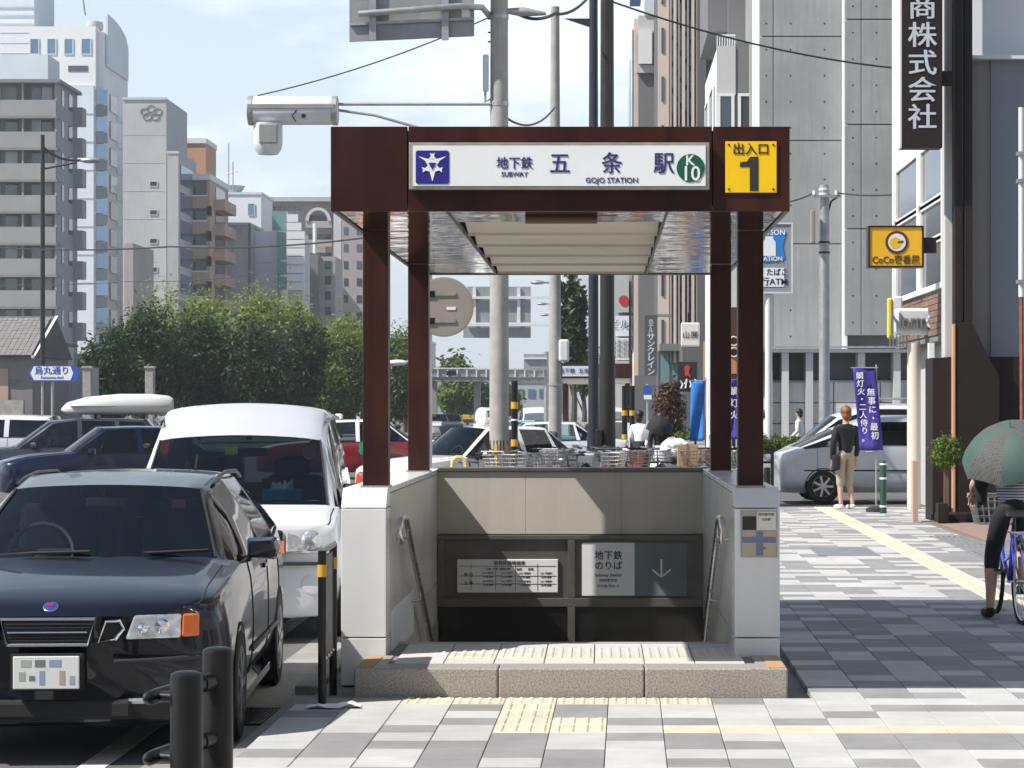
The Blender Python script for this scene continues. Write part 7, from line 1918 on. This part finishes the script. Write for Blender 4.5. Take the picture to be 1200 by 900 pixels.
for key, lb, px, Y, rz in (('silver', 'silver bicycle second right of the striped marker pole', 638, 41.5, 215), ('silver', 'silver bicycle farthest from the marker pole beside the pearl saloon', 668, 42.5, 150), ('red', 'red bicycle below the pearl saloon', 682, 38.5, 250),
                       ('silver', 'silver bicycle directly behind the brown basket', 706, 43, 190), ('black', 'black bicycle beside the two pedestrians', 762, 43, 200), ('silver', 'silver bicycle close behind the stair wall left of the concrete pole foot', 566, 37, 240), ('silver', 'silver bicycle right behind the concrete pole', 606, 44, 185), ('black', 'black bicycle farthest left among the parked ones', 596, 40, 160), ('silver', 'silver bicycle just left of the red one', 690, 44.5, 200), ('silver', 'silver bicycle loaded with a carton box', 800, 40.5, 195), ('brown', 'bicycle with brown basket beside the rear right column', 826, 42, 165), ('black', 'black bicycle behind the rear right column', 846, 39.5, 210)):
    clone(protos[key], lb, (ax(px, Y), Y, 0), radians(rz))
T = thing('carton', 'tan cardboard box carried on a parked bicycle', 'box', (ax(805, 40.4), 40.1, .72))
MB().box(-.17, .17, -.15, .15, 0, .36).build('box', mat('cardboard', (.36, .24, .14), .9, var=.15, vs=6), T, bevel=.005); MB().box(-.025, .025, -.152, .152, -.001, .362).build('tape', MAT['basket_brown'], T)
T = thing('plastic_bag', 'crumpled white plastic bags heaped in a bicycle basket', 'bag', (ax(790, 42), 42, .86)); rr = random.Random(8)
b = MB().sph((0, 0, .14), (.25, .2, .17), 12, 8); b.v = [(x + rr.uniform(-.03, .03), y + rr.uniform(-.03, .03), z + rr.uniform(-.03, .03)) for x, y, z in b.v]; b.build('bag', MAT['white_paint'], T)
# black guard rail behind the bicycles
T = thing('guard_rail', 'black two-bar guard rail behind the bicycles', 'railing', (ax(800, 44), 44, 0))
for px in (700, 745, 790, 835, 880, 905): MB().cyl((ax(px, 44) - ax(800, 44), 0, 0), (ax(px, 44) - ax(800, 44), 0, .98), .03, n=8).build('post', MAT['black_metal'], T, smooth=True)
for z in (.95, .45, .70): MB().cyl((ax(700, 44) - ax(800, 44), 0, z), (ax(905, 44) - ax(800, 44), 0, z), .022, n=8).build('bar', MAT['black_metal'], T, smooth=True)
T = thing('bollard', 'short black bollard right of the front right column', 'bollard', (ax(899, 36), 36, 0)); MB().lathe([(.05, 0), (.05, .78), (.045, .80), (0, .81)], n=14).build('post', MAT['black_metal'], T, smooth=40)
# banners
def banner(label, px0, px1, top, bot, Y, m_, lean=0.0, lines=(), tm='text_white', pole_m='galv', seed=1):
    T = thing('nobori_banner', label, 'banner', (ax(px1, Y), Y, 0))
    o = WLOC[T.name]; b = MB(); n, k = 14, 6; rr = random.Random(seed); vs = []
    for j in range(n + 1):
        for i in range(k + 1):
            u, v = i / k, j / n; px = px0 + (px1 - px0) * u + lean * v; py = top + (bot - top) * v
            p = at(px, py, Y); vs.append((p[0], Y + .05 * sin(u * 5 + v * 4 + seed) * (.3 + v), p[2] + .01 * sin(v * 9)))
    fs = [(j * (k + 1) + i, j * (k + 1) + i + 1, (j + 1) * (k + 1) + i + 1, (j + 1) * (k + 1) + i) for j in range(n) for i in range(k)]
    b._add(vs, fs); c = b.build('cloth', m_, T, world=True, smooth=True); s_ = c.modifiers.new('thick', 'SOLIDIFY'); s_.thickness = .004
    wpart(T, 'pole', pole_m, MB().cyl((ax(px1 + 1, Y), Y + .03, 0), (ax(px1 + 1, Y), Y + .03, az(top - 4, Y)), .014, n=8)); wpart(T, 'cross_bar', pole_m, MB().cyl(at(px0 - 2, top, Y), at(px1 + 3, top, Y), .010, n=6))
    wpart(T, 'base_weight', 'dark_plastic', MB().lathe([(.17, 0), (.17, .06), (.05, .10), (0, .10)], (ax(px1 + 1, Y), Y + .03, 0), n=16))
    for chars, u, v0, dv, size, mm in lines:
        for q, ch in enumerate(chars):
            v = v0 + dv * q; px = px0 + (px1 - px0) * u + lean * v; wtext(ch, size, mm, px, top + (bot - top) * v, Y - .055 - .02 * v, T, bold=.01)
    return T
banner('blue banner hanging beside the rear right column', 810, 826, 446, 517, 50, mat('cloth_blue', (.03, .20, .62), .8, var=.25, vs=4), -2, seed=2)
banner('purple banner partly hidden between the two right columns', 852, 866, 445, 515, 52, mat('cloth_purple', (.045, .03, .27), .8, var=.15, vs=4), 0, lines=(('鯛灯火', .6, .2, .2, .2, 'text_white'),), seed=3)
banner('purple banner with white vertical lettering and pink crest near the blond man', 999, 1026, 431, 528, 39, MAT['cloth_purple'], 9, lines=(('鯛灯火・二人侍り。', .28, .10, .095, .125, 'text_white'), ('無事に・最初', .70, .30, .105, .135, 'text_white')), seed=4)
o = COL.objects[-1]
T = thing('green_post', 'dark green post with white bands under the purple banner', 'post', (ax(1035, 38.5), 38.5, 0))
MB().lathe([(.055, 0), (.055, .82), (.045, .85), (0, .86)], n=16).build('post', mat('green_paint', (.01, .06, .035), .45), T, smooth=40)
for z in (.10, .55, .78): MB().cyl((0, 0, z), (0, 0, z + .03), .058, n=16).build('band', MAT['sign_white'], T, smooth=True)

def skin_obj(name, pts, edges, m_, parent, sub=2, root=0, loc=(0, 0, 0)):
    """pts: list of (x,y,z,r) or (x,y,z,rx,ry); grows a continuous skin over the joints"""
    me = bpy.data.meshes.new(name); bm = bmesh.new(); lay = bm.verts.layers.skin.verify()
    vs = []
    for i, p in enumerate(pts):
        v = bm.verts.new(p[:3]); v[lay].radius = (p[3], p[4] if len(p) > 4 else p[3]); v[lay].use_root = (i == root); vs.append(v)
    for a, b in edges: bm.edges.new((vs[a], vs[b]))
    bm.to_mesh(me); bm.free(); me.materials.append(m_)
    o = bpy.data.objects.new(name, me); link(o, parent); o.location = loc
    s_ = o.modifiers.new('skin', 'SKIN'); s_.use_smooth_shade = True; s_.branch_smoothing = .6
    q = o.modifiers.new('smooth', 'SUBSURF'); q.levels = sub; q.render_levels = sub
    return o
def hand(T, wrist, d, m_, s=1.0):
    """palm with five bent fingers, pointing along d; part of the figure's skin"""
    return
def person(label, loc, rotz, J, top, bottom, hair, top_long=True, skirt=False, shoes='cloth_black', shin=False, h=1.0, hairstyle='short', group=None):
    """J: joint positions. One continuous body; hair and clothing are children."""
    T = thing('person', label, 'person', loc, rotz, group); T.scale = (h, h, h)
    P_, E_ = [], []
    def add(p, *r):
        P_.append((*p, *r)); return len(P_) - 1
    def chain(prev, seq):
        for p, r in seq:
            i = add(p, *(r if isinstance(r, tuple) else (r,)));
            if prev is not None: E_.append((prev, i))
            prev = i
        return prev
    pel = add(J['pelvis'], .125, .10)
    ch = chain(pel, [(J['waist'], (.115, .085)), (J['chest'], (.135, .095)), (J['neckb'], (.07, .06))])
    chest = 2
    nk = chain(ch, [(J['neck'], .052)])
    hx, hy, hz = J['head']
    hd = chain(nk, [((hx, hy, hz - .055), (.062, .072)), ((hx, hy, hz + .02), (.078, .092)), ((hx, hy, hz + .085), (.062, .078))])
    chain(nk + 2, [((hx, hy - .10 if J.get('face', -1) < 0 else hy + .10, hz - .005), .014)])      # nose
    for s_ in (-1, 1): chain(nk + 2, [((hx + s_ * .085, hy + .01, hz + .005), .016)])
    for s_, sd in ((-1, 'l'), (1, 'r')):
        sh, el, wr_ = J['sh' + sd], J['el' + sd], J['wr' + sd]
        w_ = chain(chest, [(sh, .055), (el, .040), (wr_, .027)])
        W = Vector(wr_); d = (W - Vector(el)).normalized(); u = d.orthogonal().normalized(); side = d.cross(u)
        palm = W + d * .06
        pi_ = chain(w_, [(tuple(palm), (.030, .016))])
        for k in range(4):
            b0 = palm + d * .03 + side * (.026 - .0175 * k); ln = (.065, .075, .07, .055)[k]
            chain(pi_, [(tuple(b0), .009), (tuple(b0 + d * ln * .5 + u * .008), .0085), (tuple(b0 + d * ln * .85 + u * .03), .0075)])
        chain(w_, [(tuple(W + d * .03 + side * .03), .011), (tuple(W + d * .07 + side * .045 + u * .012), .009)])
        hp, kn, an, toe = J['hp' + sd], J['kn' + sd], J['an' + sd], J['toe' + sd]
        chain(pel, [(hp, .082), (tuple((Vector(hp) + Vector(kn)) / 2), .072), (kn, .053), (tuple((Vector(kn) * .62 + Vector(an) * .38)), .052), (an, .036), (tuple((Vector(an) * .3 + Vector(toe) * .7) + Vector((0, 0, -.015))), .034), (toe, .026)])
    body = skin_obj('body', P_, E_, MAT['skin'], T)
    # top
    P_, E_ = [], []
    g = .022
    a = add(J['hem'] if 'hem' in J else J['pelvis'], .150, .118); chain(a, [(J['waist'], (.138, .108)), (J['chest'], (.157, .118)), (tuple(Vector(J['neckb']) + Vector((0, 0, .012))), (.105, .085))])
    for sd in 'lr':
        sh, el, wr_ = Vector(J['sh' + sd]), Vector(J['el' + sd]), Vector(J['wr' + sd])
        seq = [(tuple(sh), .083), (tuple(sh.lerp(el, .5)), .066)] + ([(tuple(el), .057), (tuple(el.lerp(wr_, .92)), .042)] if top_long else [(tuple(sh.lerp(el, .85)), .064)])
        chain(2, seq)
    skin_obj('top', P_, E_, MAT[top], T)
    P_, E_ = [], []
    if skirt:
        b = MB(); px_, py_, pz_ = J['pelvis']; b.lathe([(.13, pz_ + .10), (.17, pz_), (.21, pz_ - .25), (.23, pz_ - .45), (.22, pz_ - .45), (.15, pz_)], (px_, py_, 0), n=18); b.build('skirt', MAT[bottom], T, smooth=40)
    else:
        w_ = add(tuple(Vector(J['pelvis']) + Vector((0, 0, .09))), .13, .105); a = chain(w_, [(J['pelvis'], (.142, .118))])
        for sd in 'lr':
            hp, kn, an = Vector(J['hp' + sd]), Vector(J['kn' + sd]), Vector(J['an' + sd])
            seq = [(tuple(hp), .094), (tuple(hp.lerp(kn, .5)), .083), (tuple(kn), .069), (tuple(kn.lerp(an, .32 if shin else .55)), .066)] + ([] if shin else [(tuple(kn.lerp(an, .95)), .062)])
            chain(a, seq)
        skin_obj('trousers', P_, E_, MAT[bottom], T)
    for sd in 'lr':
        an, toe = Vector(J['an' + sd]), Vector(J['toe' + sd]); d = (toe - an); d.z = 0; d.normalize(); gz = toe.z - .03
        pts = [(*(an + Vector((0, 0, .01))), .046), (an.x - d.x * .02, an.y - d.y * .02, gz + .045, .046), (*(an.lerp(toe, .55).xy), gz + .042, .046), (toe.x, toe.y, gz + .036, .042), (toe.x + d.x * .035, toe.y + d.y * .035, gz + .03, .028)]
        skin_obj('shoe', pts, [(0, 1), (1, 2), (2, 3), (3, 4)], MAT[shoes], T)
    f = J.get('face', -1)
    hm = MB().sph((hx, hy - f * .022, hz + .042), (.093, .108, .098), 16, 12); rr = random.Random(int(abs(loc[0]) * 97))
    hm.sph((hx, hy - f * .055, hz - .03), (.082, .070, .085 if hairstyle == 'short' else .13), 14, 10)
    hm.v = [(x + rr.uniform(-.006, .006), y + rr.uniform(-.006, .006), z + rr.uniform(-.006, .006)) for x, y, z in hm.v]
    hm.v = [(x, (hy + f * .062 if (y - hy) * f > .062 and z < hz + .075 else y), z) for x, y, z in hm.v]
    hm.build('hair', MAT[hair], T, smooth=60)
    # eyes and mouth
    for s_ in (-1, 1): MB().sph((hx + s_ * .033, hy + f * .088, hz + .022), .011, 8, 6).build('eye', MAT['hair_black'], T)
    MB().boxc((hx, hy + f * .086, hz - .045), (.045, .012, .009)).build('mouth', mat('lips', (.35, .12, .10), .5), T)
    return T
STAND = dict(pelvis=(0, 0, .93), hem=(0, 0, .86), waist=(0, .01, 1.08), chest=(0, .01, 1.28), neckb=(0, .015, 1.42), neck=(0, .01, 1.48), head=(0, -.01, 1.60),
             shl=(-.19, .01, 1.37), ell=(-.23, .03, 1.10), wrl=(-.22, -.04, .86), shr=(.19, .01, 1.37), elr=(.23, .03, 1.10), wrr=(.22, -.04, .86),
             hpl=(-.09, 0, .88), knl=(-.10, -.02, .48), anl=(-.10, .02, .08), toel=(-.12, -.13, .035), hpr=(.09, 0, .88), knr=(.10, -.02, .48), anr=(.10, .02, .08), toer=(.12, -.13, .035))
def pose(**kw): d = dict(STAND); d.update(kw); return d
# blond pedestrian waiting at the crossing
person('person with orange hair in dark jacket and beige cropped trousers carrying a bag', (ax(991, 40), 40, 0), radians(205), pose(wrr=(.20, -.10, .80), elr=(.24, .0, 1.08), knl=(-.09, -.05, .48), anl=(-.10, .06, .08), toel=(-.10, -.09, .035)), 'cloth_black', 'cloth_beige', 'hair_orange', shoes='shoe_white', shin=True)
T = thing('shoulder_bag', 'small dark bag hanging at the side of the orange-haired person', 'bag', (ax(979, 40), 39.95, .66)); b = MB().box(-.06, .06, -.13, .13, 0, .26); b.build('pouch', MAT['cloth_black'], T, bevel=.03); MB().tube([(0, -.11, .25), (0, -.07, .38), (0, .0, .43), (0, .07, .38), (0, .11, .25)], .010, n=6).build('handle', MAT['cloth_black'], T)
walk_l = pose(knl=(-.09, -.14, .50), anl=(-.09, -.10, .12), toel=(-.10, -.25, .07), knr=(.09, .05, .48), anr=(.09, .24, .12), toer=(.10, .12, .05), wrl=(-.22, .12, .90), wrr=(.20, -.20, .92))
person('person in white shirt walking by the hedge of the concrete building', (ax(936, 64), 64, 0), radians(250), walk_l, 'cloth_white', 'cloth_navy', 'hair_black', h=.97)
person('person in white shirt just right of the front right column', (ax(898, 66), 66, 0), radians(95), walk_l, 'cloth_white', 'cloth_navy', 'hair_black', h=.95)
person('woman-height person in white blouse and dark skirt left of the black umbrella', (ax(750, 52), 52, 0), radians(150), walk_l, 'cloth_white', 'cloth_black', 'hair_black', skirt=True, hairstyle='long', h=.93) if False else person('person in white blouse and dark skirt left of the black umbrella', (ax(750, 52), 52, 0), radians(150), walk_l, 'cloth_white', 'cloth_black', 'hair_black', skirt=True, hairstyle='long', h=.95)
um = pose(elr=(.24, -.10, 1.14), wrr=(.12, -.22, 1.30))
person('person in white skirt under a black umbrella behind the bicycles', (ax(774, 47), 47, 0), radians(20), um, 'cloth_black', 'cloth_white', 'hair_black', skirt=True, hairstyle='long', h=.93)
person('person in pale shirt leaning over bicycles beside the rear right column', (ax(833, 45), 45, 0), radians(60), pose(chest=(0, -.12, 1.25), neckb=(0, -.20, 1.36), neck=(0, -.23, 1.41), head=(0, -.29, 1.50), shl=(-.19, -.14, 1.32), shr=(.19, -.14, 1.32), ell=(-.22, -.25, 1.08), elr=(.22, -.25, 1.08), wrl=(-.18, -.42, .95), wrr=(.18, -.42, .95)), 'cloth_white', 'cloth_navy', 'hair_black', h=.95)
def umbrella(label, loc, axis, r, mats, n=8, depth=.30, shaft=.75):
    T = thing('umbrella', label, 'umbrella', loc); q = Vector(axis).normalized().to_track_quat('Z', 'Y'); T.rotation_mode = 'QUATERNION'; T.rotation_quaternion = q
    m = 6
    def pt(a, t, seg=0): 
        rr_ = r * sin(t * pi * .42) / sin(pi * .42); z = -depth * (1 - cos(t * pi * .42)) / (1 - cos(pi * .42)); return Vector((rr_ * cos(a), rr_ * sin(a), z))
    for k in range(n):
        b = MB(); vs = []
        for i in range(m + 1):
            for j in range(5):
                a = 2 * pi * (k + j / 4) / n; p = pt(a, i / m); s_ = 1 - .055 * sin(pi * j / 4) * (i / m); vs.append((p.x * s_, p.y * s_, p.z + .02 * sin(pi * j / 4) * (i / m)))
        b._add(vs, [(i * 5 + j, (i + 1) * 5 + j, (i + 1) * 5 + j + 1, i * 5 + j + 1) for i in range(m) for j in range(4)])
        b.build('canopy_panel', MAT[mats[k % len(mats)]], T, smooth=True)
        MB().tube([pt(2 * pi * k / n, i / m) - Vector((0, 0, .008)) for i in range(m + 1)], .004, n=4).build('rib', MAT['bike_silver'], T)
    MB().cyl((0, 0, .06), (0, 0, -shaft), .006, n=6).build('shaft', MAT['bike_silver'], T); MB().tube([(0, 0, -shaft), (0, 0, -shaft - .06), (.02, 0, -shaft - .09), (.045, 0, -shaft - .07)], .012, n=6).build('handle', MAT['bike_black'], T, smooth=True)
    return T
umbrella('black umbrella held low over the person in the white skirt', (ax(774, 47), 46.6, az(489, 47)), (.1, -.45, .8), .27, ['cloth_black'], depth=.26, shaft=.4)
umbrella('grey umbrella beside the black one', (ax(764, 50), 50, az(492, 50)), (-.4, -.3, .8), .34, [mat('cloth_grey', (.22, .24, .25), .8).name], shaft=.5)
# cyclist at the right edge
mat('umb_teal', (.05, .092, .083), .75, var=.08, vs=9)
bx_, by_ = 3.285, 19.30
T = thing('bicycle', 'blue bicycle ridden by the person with the checked umbrella', 'bicycle', (bx_, by_, 0), radians(2)); bike_parts(T, 'bike_blue', 'basket_wire')
cyc = dict(pelvis=(0, -.24, .93), hem=(0, -.23, .86), waist=(0, -.18, 1.03), chest=(0, -.06, 1.17), neckb=(0, .02, 1.27), neck=(0, .05, 1.31), head=(.01, .10, 1.40), face=1,
           shl=(-.17, -.01, 1.23), ell=(-.27, .08, 1.07), wrl=(-.26, .14, 1.01), shr=(.17, -.01, 1.23), elr=(.25, -.02, 1.05), wrr=(.10, -.10, 1.16),
           hpl=(-.09, -.22, .88), knl=(-.13, .0, .52), anl=(-.16, -.06, .09), toel=(-.17, .10, .035), hpr=(.09, -.22, .88), knr=(.11, .12, .62), anr=(.12, .0, .26), toer=(.13, .14, .22))
person('person in striped shirt and dark trousers on the blue bicycle', (bx_, by_, 0), radians(2), cyc, 'cloth_stripe', 'cloth_black', 'hair_black', top_long=False, shoes='cloth_black', hairstyle='long', shin=True)
T = thing('black_shawl', 'black shawl over the left shoulder of the cyclist', 'shawl', (bx_ - .17, by_ - .1, 1.05)); skin_obj('cloth', [(0.02, 0, .30, .085), (-.03, .02, .16, .085, .07), (-.06, .06, .0, .075, .06), (-.05, .05, -.14, .05, .04)], [(0, 1), (1, 2), (2, 3)], MAT['cloth_black'], T)
umbrella('teal and checked umbrella carried by the cyclist', (3.27, by_ - .18, 1.545), (-.20, -.42, .86), .44, ['umb_teal', 'plaid'], shaft=.55)
# ------------------------------------------------------------------ air
hz = MB().box(-1600, 1600, -90, 3350, -5, 150).build('haze', None)
hz.data.materials.clear()
hm = bpy.data.materials.new('haze_air'); hm.use_nodes = True; N, L = hm.node_tree.nodes, hm.node_tree.links; N.clear()
ho = N.new('ShaderNodeOutputMaterial'); hv = N.new('ShaderNodeVolumePrincipled')
hv.inputs['Color'].default_value = (.84, .92, 1.0, 1); hv.inputs['Density'].default_value = 0.00036; hv.inputs['Anisotropy'].default_value = 0.2
L.new(hv.outputs['Volume'], ho.inputs['Volume']); hz.data.materials.append(hm)
tag(hz, 'thin bluish haze over the street', kind='stuff')
